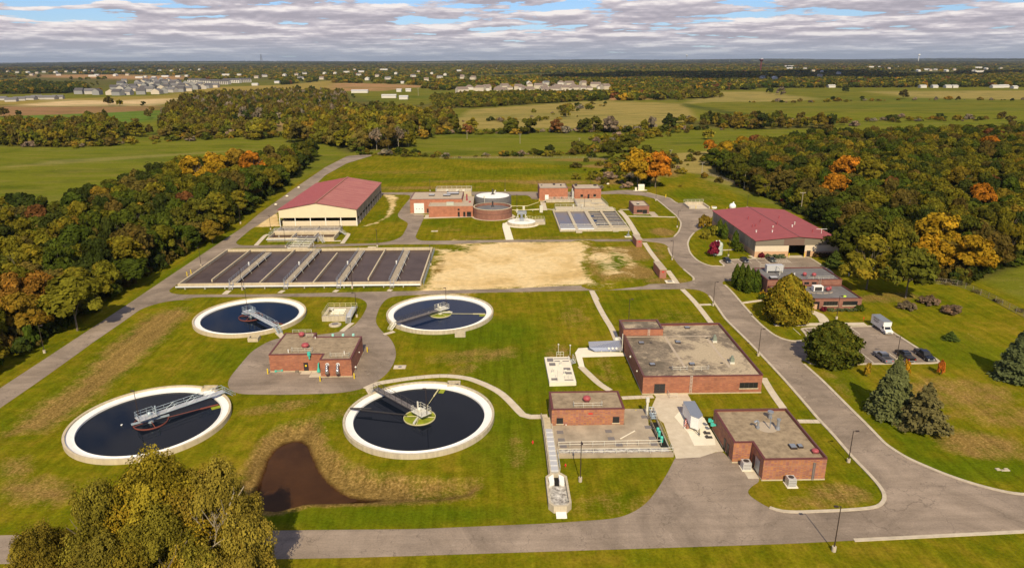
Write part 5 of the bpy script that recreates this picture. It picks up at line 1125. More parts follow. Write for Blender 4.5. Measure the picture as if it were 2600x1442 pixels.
# pump house between the four clarifiers
P = [(-50.9, 142.4), (-39.0, 142.4), (-39.0, 139.4), (-32.2, 139.4), (-32.2, 152.6), (-43.4, 152.6), (-43.4, 155.2), (-50.9, 155.2)]
t = flat_building('pump_house', 'brick pump house with silver elbow vents on an asphalt loop between the clarifiers', P, 4.2, 'brick', 'gravel', 'cope_red', 0.1)
window(t, -43.45, -42.4, .05, 2.2, 142.4, 1, False, 'door_dark', 'door', True)
PT(MB().lathe(-42.9, 0, [(0.01, 0)], 3) if False else MB().tube((-42.95, 142.33, 1.45), (-42.95, 142.36, 1.45), .22, 12), 'round_sign', 'yellow', t)
for x in (-37.4, -35.1):
    el = PT(MB().path([(x, 139.3, 3.0), (x, 138.9, 3.0), (x, 138.6, 2.8), (x, 138.5, 2.3)], .3, 10).tube((x, 138.5, 2.4), (x, 138.5, 1.2), .3, 12, r1=.45), 'elbow_vent', 'silver', t, smooth=True)
    MB().tube((x, 139.35, 3.0), (x, 139.25, 3.0), .42, 12).build('flange', 'whitep', el)
PT(MB().path([(-41.9, 142.3, 3.3), (-41.9, 141.9, 3.3), (-41.9, 141.9, 4.3)], .16, 8).tube((-41.9, 141.9, 4.1), (-41.9, 141.9, 4.9), .38, 12), 'teal_vent', 'teal', t)
PT(MB().path([(-40.0, 142.3, 2.1), (-40.0, 141.7, 2.1), (-40.0, 141.5, 1.2)], .16, 8).tube((-40.0, 141.5, 1.3), (-40.0, 141.5, .4), .2, 10, r1=.42), 'teal_vent', 'teal', t)
dome_fan(t, -46.4, 152.9, 4.1, .7); dome_fan(t, -43.8, 146.2, 4.1, .85)
roof_rail(t, -46.2, -41.7, 143.6, 4.1); roof_rail(t, -37.0, -32.9, 140.5, 4.1); PT(MB().rail([(-49.1, 155.0, 4.15), (-44.6, 155.0, 4.15)], .9, 1.5, .035).rail([(-45.2, 152.4, 4.15), (-43.6, 152.4, 4.15)], .9, 1.5, .035), 'guard_rail', 'galvw', t)
for x in (-39.2, -36.8, -34.4): PT(MB().box(x - .25, x + .25, 153.1, 153.6, 3.9, 4.5), 'vent_head', 'aqua', t)
PT(MB().tube((-46.9, 143.6, 4.1), (-46.9, 143.6, 4.9), .1, 6).tube((-42.9, 151.6, 4.1), (-42.9, 151.6, 4.6), .1, 6).tube((-34.2, 142.2, 4.1), (-34.2, 142.2, 4.9), .1, 6), 'vent_pipe', 'whitep', t)
PT(MB().box(-49.9, -49.5, 142.1, 142.35, .1, .5).tube((-49.5, 142.2, .35), (-48.2, 142.2, .45), .08, 6).box(-48.5, -48.1, 142.1, 142.35, .3, .6), 'gas_meter', 'teal', t)
PT(MB().box(-45.3, -44.6, 141.7, 142.35, 0, .4), 'pedestal', 'taupe', t)
PT(MB().sphere((-32.05, 142.5, .9), .22, 6).sphere((-32.05, 147.5, 2.3), .15, 6), 'wall_lamp', 'whitep', t)

# ------------------------------------------------------------------ central cluster
t = flat_building('control_building', 'brick hall with white overhead door and lower wing beside the round digesters', rect(-39.3, -15.9, 308.9, 326.9), 6.5, 'brick_far', 'gravel3', 'cope_red', .12)
PT(MB().box(-37.6, -33.1, 308.82, 308.9, .15, 4.7), 'overhead_door', 'whitep', t)
for x in (-36.7, -35.5, -34.2): PT(MB().box(x, x + .5, 308.79, 308.82, 2.0, 2.2), 'door_pane', 'glass', t)
window(t, -31.9, -31.0, .05, 2.2, 308.9, 1, False, 'door_dark', 'door', True)
P2 = [(-30.3, 301.0), (-10.9, 301.0), (-10.9, 323.5), (-15.85, 323.5), (-15.85, 308.85), (-30.3, 308.85)]
PT(wallring(P2, 0, 4.85, .3), 'wall', 'brick_far', t); PT(MB().prism(inset(P2, .31), 4.4, 4.8), 'roof', 'gravel3', t, 'lower wing roof'); PT(wallring(inset(P2, -.05), 4.85, 4.97, .4), 'coping', 'gravel3', t)
for a_, b_, z_ in ((-17.6, -16.7, 2.3), (-15.2, -14.2, 2.3), (-13.6, -11.7, 2.3)): window(t, a_, b_, .05, z_, 301.0, 1, False, 'glass', 'door', True)
window(t, -17.6, -16.7, 2.9, 3.7, 301.0, 1, False)
PT(MB().box(-22.6, -19.4, 303.4, 304.9, 4.8, 6.0), 'roof_unit', mat('pale_green_unit', (.45, .48, .40), .5), t)
hatch(t, -30.3, 318.3, 6.38, 2.6, 2.6, .5, 'cover', 'roof_hatch'); hatch(t, -23.3, 317.5, 6.38, 3.4, 2.6, .5, 'cover', 'roof_hatch'); hatch(t, -20.8, 321.4, 6.38, 5.6, 3.4, .6, 'cover', 'roof_hatch')
for x in (-23.4, -18.4): PT(MB().tube((x, 324.8, 6.38), (x, 324.8, 7.2), .35, 10), 'roof_vent', 'steel_dark', t)
PT(MB().tube((-14.2, 318, 4.8), (-14.2, 318, 7.0), .35, 8).tube((-14.0, 314, 4.8), (-14.0, 314, 6.0), .4, 8).box(-13, -12, 309, 310, 4.8, 5.4), 'stack', 'redp', t)
t = thing('railed_tank', 'railed concrete tank behind the brick hall with white overhead door', 'tank', (-21, 338, 0))
PT(wallring(rect(-30, -12.6, 333.8, 342), 0, 5.3, .4), 'wall', 'conc_tan', t); PT(MB().box(-29.6, -13, 334.2, 341.6, 4.6, 5.1), 'deck', 'conc_tan', t)
PT(MB().rail([(-29.9, 333.9, 5.3), (-12.7, 333.9, 5.3), (-12.7, 341.9, 5.3), (-29.9, 341.9, 5.3)], 1.2, 2.4, .06, close=True), 'handrail', 'galvw', t)
for x in (-25, -20, -17): PT(MB().box(x, x + 1.1, 336, 337, 5.1, 6.0), 'motor', 'galvw', t)
def digester(cy, h, r, wm, label, dr, domem, patch):
    t = thing('digester_tank', label, 'digester tank', (-2.2, cy, 0), group='round digester tanks')
    PT(MB().lathe(-2.2, cy, [(r, 0), (r, h), (r - .45, h), (r - .45, h - 1.3)], 64), 'wall', wm, t)
    PT(MB().lathe(-2.2, cy, [(r + .03, h * .55), (r + .03, h * .55 + .14)], 64), 'band', 'cope', t)
    PT(MB().lathe(-2.2, cy, [(dr, h - 1.0 if patch else h + .02), (dr * .6, h - .45 if patch else h + .32), (.8, h - .15 if patch else h + .5), (0.01, h - .1 if patch else h + .52)], 48), 'cover', domem, t)
    z0 = h - .2 if patch else h + .4
    PT(MB().tube((-2.2, cy, z0), (-2.2, cy, z0 + .7), .75, 12, r1=.5).tube((-2.2, cy, z0 + .7), (-2.2, cy, z0 + 2.6), .32, 10), 'gas_dome', 'steel_dark', t)
    return t
d1_ = digester(301.9, 4.4, 8.5, 'brick_brown', 'front brick walled round digester with stained sunken cover', 7.9, 'bitumen', True)
PT(MB().lathe(-2.2, 301.9, [(8.55, 4.36), (8.55, 4.5), (7.95, 4.5)], 64), 'rim', 'conc_tan', d1_)
d2_ = digester(319.5, 6.0, 8.5, 'bitumen', 'rear grey digester with white topped cover and dark gas dome', 7.7, 'white', False)
g = MB()
for k in range(14):
    a0_, a1_ = 2 * PI * k / 14, 2 * PI * (k + 1) / 14; r0_ = 5.4 if k % 5 else 3.0
    g.add([(-2.2, 319.5, 6.56), (-2.2 + r0_ * math.cos(a0_), 319.5 + r0_ * math.sin(a0_), 6.2), (-2.2 + r0_ * math.cos(a1_), 319.5 + r0_ * math.sin(a1_), 6.2)], [(0, 1, 2)])
PT(g, 'worn_patch', 'bitumen', d2_)
PT(MB().tube((-1.9, 319.5, 6.5), (-.9, 319.5, 8.4), .25, 8).box(-6.5, -5.7, 313, 313.8, 6, 6.8).tube((-5.9, 311.2, 4), (-5.9, 311.2, 7), .1, 6), 'pipework', 'galvw', d2_)
# thickener
t = thing('thickener_tank', 'small white topped round tank with two lattice frames beside the digester', 'thickener tank', (10.1, 286.4, 0))
PT(MB().lathe(10.1, 286.4, [(6.1, 0), (6.1, 1.2), (5.8, 1.2), (5.8, .6)], 48), 'wall', 'conc', t)
PT(MB().lathe(10.1, 286.4, [(5.85, 1.1), (4, 1.25), (1, 1.45), (.01, 1.5)], 48), 'cover', 'white', t)
for x in (7.9, 12.3):
    g = MB(); A_, B_, C_ = Vector((x - 1, 284.2, 1.3)), Vector((x + 1, 284.2, 1.3)), Vector((x + (10.1 - x) * .3, 289.2, 3.6))
    for k in range(9):
        s0, s1 = k / 9, (k + 1) / 9; a0_, b0_ = A_.lerp(C_, s0), B_.lerp(C_, s0); a1_, b1_ = A_.lerp(C_, s1), B_.lerp(C_, s1)
        g.tube(a0_, a1_, .08, 4).tube(b0_, b1_, .08, 4).tube(a0_, b1_ if k % 2 else b0_, .06, 4).tube(b0_, a1_, .05, 4)
    PT(g, 'lattice_frame', 'galvw', t)
PT(MB().box(8.3, 12.2, 289.6, 291.2, 3.4, 4.6).tube((10.1, 286.4, 1.4), (10.1, 290, 3.6), .5, 8).box(9.2, 11, 285, 288.5, 1.5, 2.2), 'drive_unit', 'silver2', t)
PT(MB().prism([(15.6, 284.0), (19.9, 284.8), (19.9, 291), (15.0, 290.5)], 0, 1.1), 'landing', 'conc', t)
PT(MB().rail([(16, 290.8, 1.1), (19.8, 290.8, 1.1), (19.8, 285, 1.1)], 1.1, 1.4, .05), 'handrail', 'algrim', t); PT(MB().rail([(12.5, 291.5, 1.3), (16, 289.5, 1.2)], 1.1, 1.4, .05), 'handrail', 'algrim', t)
t = thing('ring_path', None, None)
bpy.data.objects.remove(t)
ribbon_mb([(10.1 + 6.7 * math.cos(a_), 286.4 + 6.7 * math.sin(a_)) for a_ in np.linspace(R(150), R(395), 30)], -.65, .65, 0, .046).build('path', 'walk_new', kind='structure')
ribbon_mb([(-2.2 + 8.9 * math.cos(a_), 301.9 + 8.9 * math.sin(a_)) for a_ in np.linspace(R(185), R(355), 30)], -.4, .4, 0, .042).build('path', 'walk', kind='structure')
t = thing('gas_pipe_run', 'low pale pipes and valve boxes on the grass right of the digesters', 'pipework', (14, 312, 0))
PT(MB().tube((6.5, 312, .6), (19, 312, .6), .15, 6).tube((6.5, 320, .8), (14, 320, .8), .15, 6).tube((14, 320, .8), (19.5, 326, 1.4), .12, 6), 'pipe', 'algrim', t)
PT(MB().box(8.4, 9.2, 309, 310, 0, 1.5).box(11.5, 12.5, 315, 316, 0, 1.6).box(19, 20.4, 309, 310.5, 0, 3.0), 'valve_box', 'galvw', t)
for x in (8, 12, 16): PT(MB().box(x - .1, x + .1, 311.9, 312.1, 0, .5), 'support', 'galvw', t)

# north pair
t = flat_building('chemical_building', 'left of the two tall plain brick boxes, with a white door and railed ramp', rect(20.4, 34.3, 335.8, 349.9), 6.3, 'brick_far', 'gravel3', 'cope', .15)
PT(MB().box(23.2, 24.9, 335.7, 335.8, .4, 3.0), 'door', 'whitep', t)
for x in (27.3, 30.8): PT(MB().box(x, x + .9, 335.72, 335.8, 1.0, 1.9), 'louvre', 'frame', t)
hatch(t, 28.3, 346, 6.15, 1.2, 1.4, .5, 'steel_dark', 'roof_hatch'); hatch(t, 31.5, 343.5, 6.15, .8, 1.0, .5, 'steel_dark', 'roof_hatch'); hatch(t, 22, 344, 6.15, .8, .5, .3, 'steel_dark', 'roof_hatch')
t = thing('access_ramp', 'railed concrete ramp below the left tall brick box', 'ramp', (30, 332, 0))
PT(MB().box(23.5, 36.8, 331.6, 335.6, 0, .9).add([(21.2, 330.5, .05), (23.5, 331.6, .9), (23.5, 334, .9), (21.2, 333, .05)], [(0, 1, 2, 3)]), 'landing', 'conc', t)
PT(MB().rail([(23.5, 331.7, .9), (36.6, 331.7, .9)], 1.1, 1.8, .05), 'handrail', 'galvw', t); PT(MB().rail([(25, 335.3, .9), (36.6, 335.3, .9)], 1.1, 1.8, .05), 'handrail', 'galvw', t)
t = flat_building('filter_building', 'right of the two tall brick boxes, with small windows either side of a door', rect(38.0, 51.2, 339.8, 352.3), 5.2, 'brick_far', 'gravel3', 'cope', .15)
window(t, 41.0, 42.3, 1.0, 2.3, 339.8, 1); window(t, 44.5, 45.5, .2, 2.4, 339.8, 1, False, 'door_dark', 'door', True); window(t, 47.4, 48.7, 1.1, 2.4, 339.8, 1)
roof_rail(t, 46, 51, 342, 5.05); PT(MB().box(39, 40.2, 348, 349.5, 5.05, 6).box(48.5, 50, 347.5, 349, 5.05, 5.7), 'roof_vent', 'frame', t)
PT(MB().box(36.9, 37.9, 341, 345, 0, 3.6).tube((37.2, 342, 3.4), (37.2, 342, 5.0), .35, 8), 'external_duct', 'cover', t)
# primary tanks
t = thing('filter_beds', 'block of four open concrete cells, two grey blue and two dark with baffles', 'tank', (39.2, 290, 0))
PT(wallring(rect(24.9, 53.4, 272.0, 309.5), 0, .75, .45), 'wall', 'conc', t)
PT(MB().box(25.35, 39.2, 272.5, 309, 0, .35), 'water', 'water_grey', t, 'grey blue water'); PT(MB().box(40.4, 52.95, 272.5, 309, 0, .3), 'water', 'water_dark', t, 'dark water')
PT(MB().box(31.3, 32.5, 272.45, 309.05, 0, .8), 'divider_wall', 'conc', t); PT(MB().box(38.9, 40.6, 272.45, 309.05, 0, .82), 'divider_wall', 'conc', t); PT(MB().box(46.0, 47.0, 272.45, 309.05, 0, .8), 'divider_wall', 'conc_tan', t)
for k in range(9): PT(MB().box(40.65 if k % 3 else 42.2, 45.95, 280 + k * 3.1, 280.9 + k * 3.1, .25, .45), 'baffle', 'conc_old', t)
for k in range(9): PT(MB().box(47.05, 52.9, 280.6 + k * 3.0, 281.3 + k * 3.0, .25, .45), 'baffle', 'conc_old', t)
for x0_, x1_ in ((25.4, 31.3), (32.5, 38.9)):
    PT(MB().box(x0_, x1_, 273.0, 274.4, .5, .8), 'weir_deck', 'white', t); PT(MB().box(x0_, x1_, 276.6, 277.1, .5, .75), 'scum_trough', 'cover', t); PT(MB().box(x0_, x1_, 279.4, 279.8, .5, .75), 'scum_trough', 'cover', t)
for x0_, x1_ in ((40.6, 46.0), (47.0, 52.9)):
    PT(MB().box(x0_, x1_, 273.0, 276.2, .5, .8), 'weir_deck', 'conc_tan', t); PT(MB().box(x0_, x1_, 278.2, 278.9, .5, .75), 'scum_trough', 'conc_tan', t)
PT(MB().box(31.2, 33.6, 269.5, 272.0, 0, .6).box(46.2, 48.4, 270.8, 272.0, 0, .55), 'outlet_box', 'conc', t)
[PT(MB().rail(q_, 1.0, 3, .05), 'handrail', 'galvw', t) for q_ in ([(25.5, 278.2, .7), (39, 278.2, .7)], [(41, 280, .7), (53, 280, .7)], [(25, 309.2, .7), (53.2, 309.2, .7)])]
t = thing('inlet_works', 'bright concrete channels and gates joining the four cells to the brick box behind', 'channel block', (41, 320, 0))
PT(MB().box(26.4, 42.5, 309.9, 316.5, 0, 1.2).box(42.55, 53.0, 309.9, 315.5, 0, 1.0), 'channel_block', 'conc', t)
PT(MB().prism([(37.0, 316.6), (51.6, 316.6), (50.6, 334.5), (37.0, 334.5)], 0, 1.0), 'channel_block', 'conc', t)
for x, y, w_, d_ in ((39, 318.5, 8, 2), (39, 323, 5, 2.4), (45, 328, 5, 3), (28, 311, 10, 1.2), (44, 311.5, 7, 1.6), (45.5, 319.5, 4.5, 2.8)): PT(MB().box(x, x + w_, y, y + d_, 1.0 if y > 316 else 1.2, 1.35), 'channel_cover', 'conc_tan', t)
[PT(MB().rail(q_, 1.1, 2.5, .05), 'handrail', 'galvw', t) for q_ in ([(26.5, 316.4, 1.2), (42.4, 316.4, 1.2)], [(37.2, 317, 1), (37.2, 334, 1)], [(51.3, 318, 1), (50.6, 334, 1)])]
for x in (34.5, 38.5): PT(MB().tube((x, 311.5, 1.2), (x, 311.5, 3.2), .12, 6).box(x - .3, x + .3, 311.3, 311.7, 2.2, 2.8), 'gate_lift', 'galvw', t)
# small square brick hut
t = flat_building('brick_hut', 'small brown brick hut with a corner window, alone on the grass by the road bend', rect(60.5, 67.4, 303.1, 315.1), 3.9, 'brick_brown', 'gravel3', 'cope', .2, 'hut')
window(t, 61.9, 64.5, 1.0, 2.1, 303.1, 2, False); window(t, 64.55, 66.5, .1, 2.1, 303.1, 1, False, 'glass', 'door', True)
hatch(t, 63.1, 307.5, 3.7, 1.0, 1.2, .5, 'galvw', 'roof_hatch')
# boarded sheds
def board_hut(y0, y1, label):
    t = thing('boarded_hut', label, 'shed', (51.95, (y0 + y1) / 2, 0), group='narrow red brown sheds beside the walk')
    PT(wallring(rect(50.9, 53.0, y0, y1), 0, 2.75, .12), 'wall', 'brick_far', t); PT(MB().box(50.8, 53.1, y0 - .1, y1 + .1, 2.76, 2.95), 'roof', 'gravel3', t)
    for k in range(6): PT(MB().box(50.95 + k * .34, 51.22 + k * .34, y0 - .05, y0 - .005, .1, 2.7), 'board', 'slatwood', t)
    PT(MB().box(51.6, 52.3, y0 - .09, y0 - .055, 1.9, 2.3), 'sign', 'signal', t)
board_hut(246.8, 254.6, 'narrow red brown shed astride the road edge, the farther of the two')
board_hut(208.6, 217.8, 'narrow red brown shed on the bare soil lot, the nearer of the two')
t = thing('transformer_pad', 'pale pad with a small grey cabinet at the near end of the walk', 'pad', (53.2, 204.8, 0))
PT(MB().box(51.9, 54.6, 203.6, 206.2, 0, .12), 'slab', 'walk_new', t); PT(MB().box(52.6, 54.0, 204.2, 205.3, .12, .3), 'hatch', 'grate', t)
t = thing('gas_flare', 'small grey flare stand on a white pad by the farther boarded shed', 'flare', (50.6, 262.6, 0))
PT(MB().box(49.4, 51.9, 261.5, 263.4, 0, .15), 'slab', 'walk_new', t); PT(MB().box(50.2, 51.2, 262, 263, .15, 1.0).tube((50.8, 262.5, 1), (50.8, 262.5, 2.6), .2, 8), 'stack', 'silver2', t)

# small square works north of the pump house
t = thing('splitter_box', 'small square concrete chamber with pale rails and pipes beside the left rear clarifier', 'chamber', (-43, 177.5, 0))
PT(wallring(rect(-46.9, -40.5, 173.6, 181.2), 0, 1.4, .9), 'wall', 'conc', t); PT(MB().box(-46, -41.4, 174.5, 180.3, 0, .5), 'chamber_floor', 'conc_old', t)
PT(MB().box(-40.48, -38.9, 173.6, 181.2, 1.2, 1.45), 'walkway', 'cover', t)
PT(stair(MB(), -39.7, 173.6, 0, -1, 1.4, 1.2, 6), 'stair', 'cover', t)
PT(MB().rail([(-40.6, 173.7, 1.4), (-46.8, 173.7, 1.4), (-46.8, 181.1, 1.4), (-39, 181.1, 1.4)], 1.1, 1.6, .05).rail([(-38.95, 181.1, 1.4), (-38.95, 173.7, 1.4)], 1.1, 1.6, .05), 'handrail', 'algrim', t)
for k in range(4): PT(MB().tube((-45.2, 175.4 + k * 1.4, 1.1), (-41.6, 175.4 + k * 1.4, 1.1), .3, 8), 'pipe', 'galvw', t)
PT(MB().tube((-45.4, 179.2, 1.3), (-45.4, 179.2, 1.7), .5, 12).tube((-43.5, 175, .9), (-43.5, 180, .9), .25, 8), 'valve', 'galvw', t)
t = thing('manhole_ring', 'round concrete well cap on the grass below the square chamber', 'manhole', (-42.8, 170.7, 0))
PT(MB().lathe(-42.8, 170.7, [(1.6, 0), (1.6, .3), (1.4, .42), (.01, .42)], 28), 'ring', 'conc', t); PT(MB().disc(-42.8, 170.7, .9, .43, 16).box(-43.6, -43.2, 170.6, 170.9, .43, .6), 'lid', 'grate', t)
t = thing('manhole_slab', 'square slab with a round lid where the grass meets the asphalt loop', 'manhole', (-22.3, 144.2, 0))
PT(MB().box(-23.8, -21.1, 143.2, 145.0, 0, .1), 'slab', 'walk', t); PT(MB().disc(-22.4, 144.1, .45, .11, 16), 'lid', 'grate', t)
t = thing('manhole_slab', 'pale square slab with lid alone on the lawn left of the hall', 'manhole', (-25.4, 274.5, 0))
PT(MB().box(-26.9, -24.3, 273.8, 275.4, 0, .1), 'slab', 'walk', t); PT(MB().disc(-25.6, 274.6, .5, .11, 16), 'lid', 'conc_old', t)

# flow chamber with hatches
t = thing('valve_vault', 'cream concrete vault with grey hatches and a short stair, left of the silver duct', 'vault', (13.4, 140.2, 0))
PT(MB().prism([(10.6, 133.5), (16.3, 133.7), (16.1, 146.9), (10.4, 146.8)], 0, .85), 'vault', 'walk_new', t)
for x0_, x1_, y0_, y1_ in ((10.9, 12.3, 144.2, 146.1), (12.4, 15.8, 145.6, 146.0), (12.5, 15.8, 144.2, 144.6), (11.2, 12.6, 142.0, 143.5), (14.2, 15.7, 139.6, 140.8), (14.2, 15.8, 137.3, 138.6), (11.1, 12.5, 134.6, 135.6), (13.9, 15.8, 134.5, 134.9)):
    PT(MB().box(x0_, x1_, y0_, y1_, .852, .90), 'hatch', 'grate', t)
for x, y in ((13.6, 142.2), (14.1, 137.4), (11.6, 138.2)): PT(MB().tube((x, y, .85), (x, y, 1.9), .1, 6).tube((x, y, 1.9), (x + .5, y + .1, 1.9), .12, 6).box(x - .3, x + .3, y - .2, y + .2, .85, 1.1), 'valve', 'galvw', t)
PT(MB().rail([(14, 135.4, .85), (15.6, 135.4, .85)], 1.0, .8, .04).rail([(13.2, 146.7, .85), (14.8, 146.7, .85)], 1.3, .8, .04), 'lift_frame', 'galvw', t)
PT(MB().tube((12.3, 133.9, .85), (12.3, 133.9, 3.6), .05, 5), 'mast', 'galvw', t)
PT(stair(MB(), 16.3, 145.6, .55, -.83, .85, 1.3, 4), 'stair', 'cover', t)
for x, y in ((13.9, 150.2), (16.6, 149.6)):
    tag(MB().tube((x, y, 0), (x, y, 2.4), .05, 6).sphere((x, y, 2.5), .2, 8).build('vent_post', 'galvw'), 'thin vent post with white ball top, ' + ('left' if x < 15 else 'right') + ' of the pair behind the cream vault', 'post', 'vent posts behind the cream vault')
t = thing('silver_duct', 'silver clad insulated duct running into the left wall of the largest brick building', 'duct', (25.3, 151.8, 0))
PT(MB().add([(21.3, 151.2, 1.2), (22.6, 150.9, .35), (29.2, 150.9, .35), (29.3, 151.2, 1.2), (29.3, 152.9, 2.3), (21.3, 152.9, 2.0), (22.6, 152.9, .3), (29.3, 152.9, .3)],
    [(0, 1, 2, 3), (0, 3, 4, 5), (1, 6, 7, 2), (5, 4, 7, 6), (0, 5, 6, 1), (3, 2, 7, 4)]), 'casing', 'silver', t)
for x in (25.9, 26.8, 27.7): PT(MB().sphere((x, 151.0, 1.0), .28, 8), 'fan_cap', 'whitep', t)
for x in (24.2, 26.4, 28.6): PT(MB().box(x - .05, x + .05, 150.9, 151.0, 0, .5), 'leg', 'galvw', t)

# ------------------------------------------------------------------ screening deck and outlet channel
t = thing('screen_deck', 'stained concrete deck with grey hatches and double white rails', 'deck', (20, 111, 0))
PT(MB().prism([(9.9, 105.5), (30.2, 105.4), (29.9, 107.2), (28.4, 107.3), (27.9, 115.6), (29.0, 121.6), (23.4, 121.8), (23.4, 115.6), (9.9, 115.6)], 0, .75), 'deck_slab', 'deckc', t)
for x, y in ((10.45, 113.1), (11.0 - .55, 110.4), (19.4, 113.2), (19.5, 110.6), (27.1, 118.4), (27.0, 114.5), (26.9, 110.5), (10.6, 108.2), (20.6, 108.5), (26.8, 108.5)):
    PT(MB().box(x - .0, x + 1.2, y - .6, y + .5, .752, .8), 'hatch', 'grate', t)
PT(MB().rail([(10.3, 107.9, .75), (28.6, 108.1, .75)], 1.05, 2.0, .04), 'handrail', 'galvw', t)
PT(MB().rail([(10.2, 105.6, .75), (30.1, 105.5, .75), (30.0, 107.0, .75)], 1.05, 2.0, .04), 'handrail', 'galvw', t)
PT(MB().box(10.4, 29.5, 106.0, 107.0, .752, .79), 'channel_strip', 'foam', t)
PT(MB().obox(23.3, 111.8, 4.2, .18, .76, .84, R(41)), 'plank', 'walk_new', t)
t = thing('pump_trench', 'narrow railed trench with teal pumps on the right edge of the concrete deck', 'trench', (29.3, 113, 0))
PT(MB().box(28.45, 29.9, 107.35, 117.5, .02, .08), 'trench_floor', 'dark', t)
PT(MB().box(29.9, 30.15, 107.3, 121.5, 0, .45), 'curb', 'conc', t)
PT(MB().rail([(30.2, 105.6, .3), (29.95, 121.5, .3)], 1.1, 2, .04), 'handrail', 'conc_tan', t); PT(MB().rail([(28.35, 110, .75), (28.2, 121, .75)], 1.0, 2, .04), 'handrail', 'conc_tan', t)
for y in (110.3, 112.3, 113.4): PT(MB().tube((29.2, y, .1), (29.2, y, .9), .28, 10).tube((29.2, y, .7), (29.3, y + .8, .7), .2, 8).sphere((29.2, y, 1.0), .3, 8), 'pump', 'teal', t)
t = thing('screen_lift', 'tall grey screen rake housing on the far right corner of the concrete deck', 'machine', (28.6, 119.8, 0))
PT(MB().box(28.1, 28.5, 118.9, 119.3, .75, 4.1).box(28.0, 28.6, 118.8, 119.5, 3.6, 4.4), 'housing', 'galvw', t)
PT(MB().rail([(28.9, 117.8, .75), (29.8, 117.8, .75), (29.8, 120.2, .75), (28.9, 120.2, .75)], 1.1, 1, .05, close=True).box(28.9, 29.8, 117.8, 120.2, .6, .7), 'frame', 'galv', t)
t = thing('outlet_channel', 'covered concrete channel ending in a small basin of foaming water', 'channel', (9.1, 104, 0))
PT(MB().box(8.15, 8.4, 99.3, 118.6, 0, 1.3).box(9.55, 9.8, 99.3, 115.4, 0, 1.3), 'side_wall', 'conc', t)
PT(MB().box(8.4, 9.6, 99.5, 113.4, 1.0, 1.34), 'cover', 'cover', t)
for k in range(9): PT(MB().box(8.38, 9.62, 99.6 + k * 1.55, 99.66 + k * 1.55, 1.35, 1.40), 'cover_rib', 'whitep', t)
PT(MB().box(8.4, 9.6, 113.5, 118.5, 0, .9), 'channel_bed', 'conc_tan', t)
PT(MB().rail([(9.85, 99.6, 1.3), (9.85, 104.8, 1.3)], 1.0, 1.4, .04), 'handrail', 'galvw', t)
P = [(7.35, 98.2), (8.35, 99.3), (9.9, 99.3), (10.85, 98.2), (10.9, 91.2), (10.15, 90.2), (8.1, 90.2), (7.35, 91.2)]
PT(wallring(P, 0, 1.25, .35), 'basin_wall', 'conc', t)
PT(MB().prism(inset(P[::-1], .3), 0, .45), 'water', 'foam', t)
PT(MB().box(8.75, 9.5, 96.6, 99.3, .46, .5), 'dark_flow', 'dark', t)
PT(MB().prism([(7.8, 98.4), (8.7, 99.0), (8.7, 97.0), (7.9, 96.6)], .4, 1.1).prism([(10.4, 98.4), (9.55, 99.0), (9.55, 97.0), (10.3, 96.6)], .4, 1.1), 'flume_wing', 'white', t)
PT(MB().box(8.4, 10.0, 88.9, 90.2, 0, .25), 'step', 'white', t)
PT(MB().box(10.1, 10.9, 91.9, 91.98, 1.1, 1.16), 'bar', 'galvw', t)
PT(MB().box(7.95, 8.1, 99.4, 120, .2, 1.0), 'guard', 'conc_old', t)

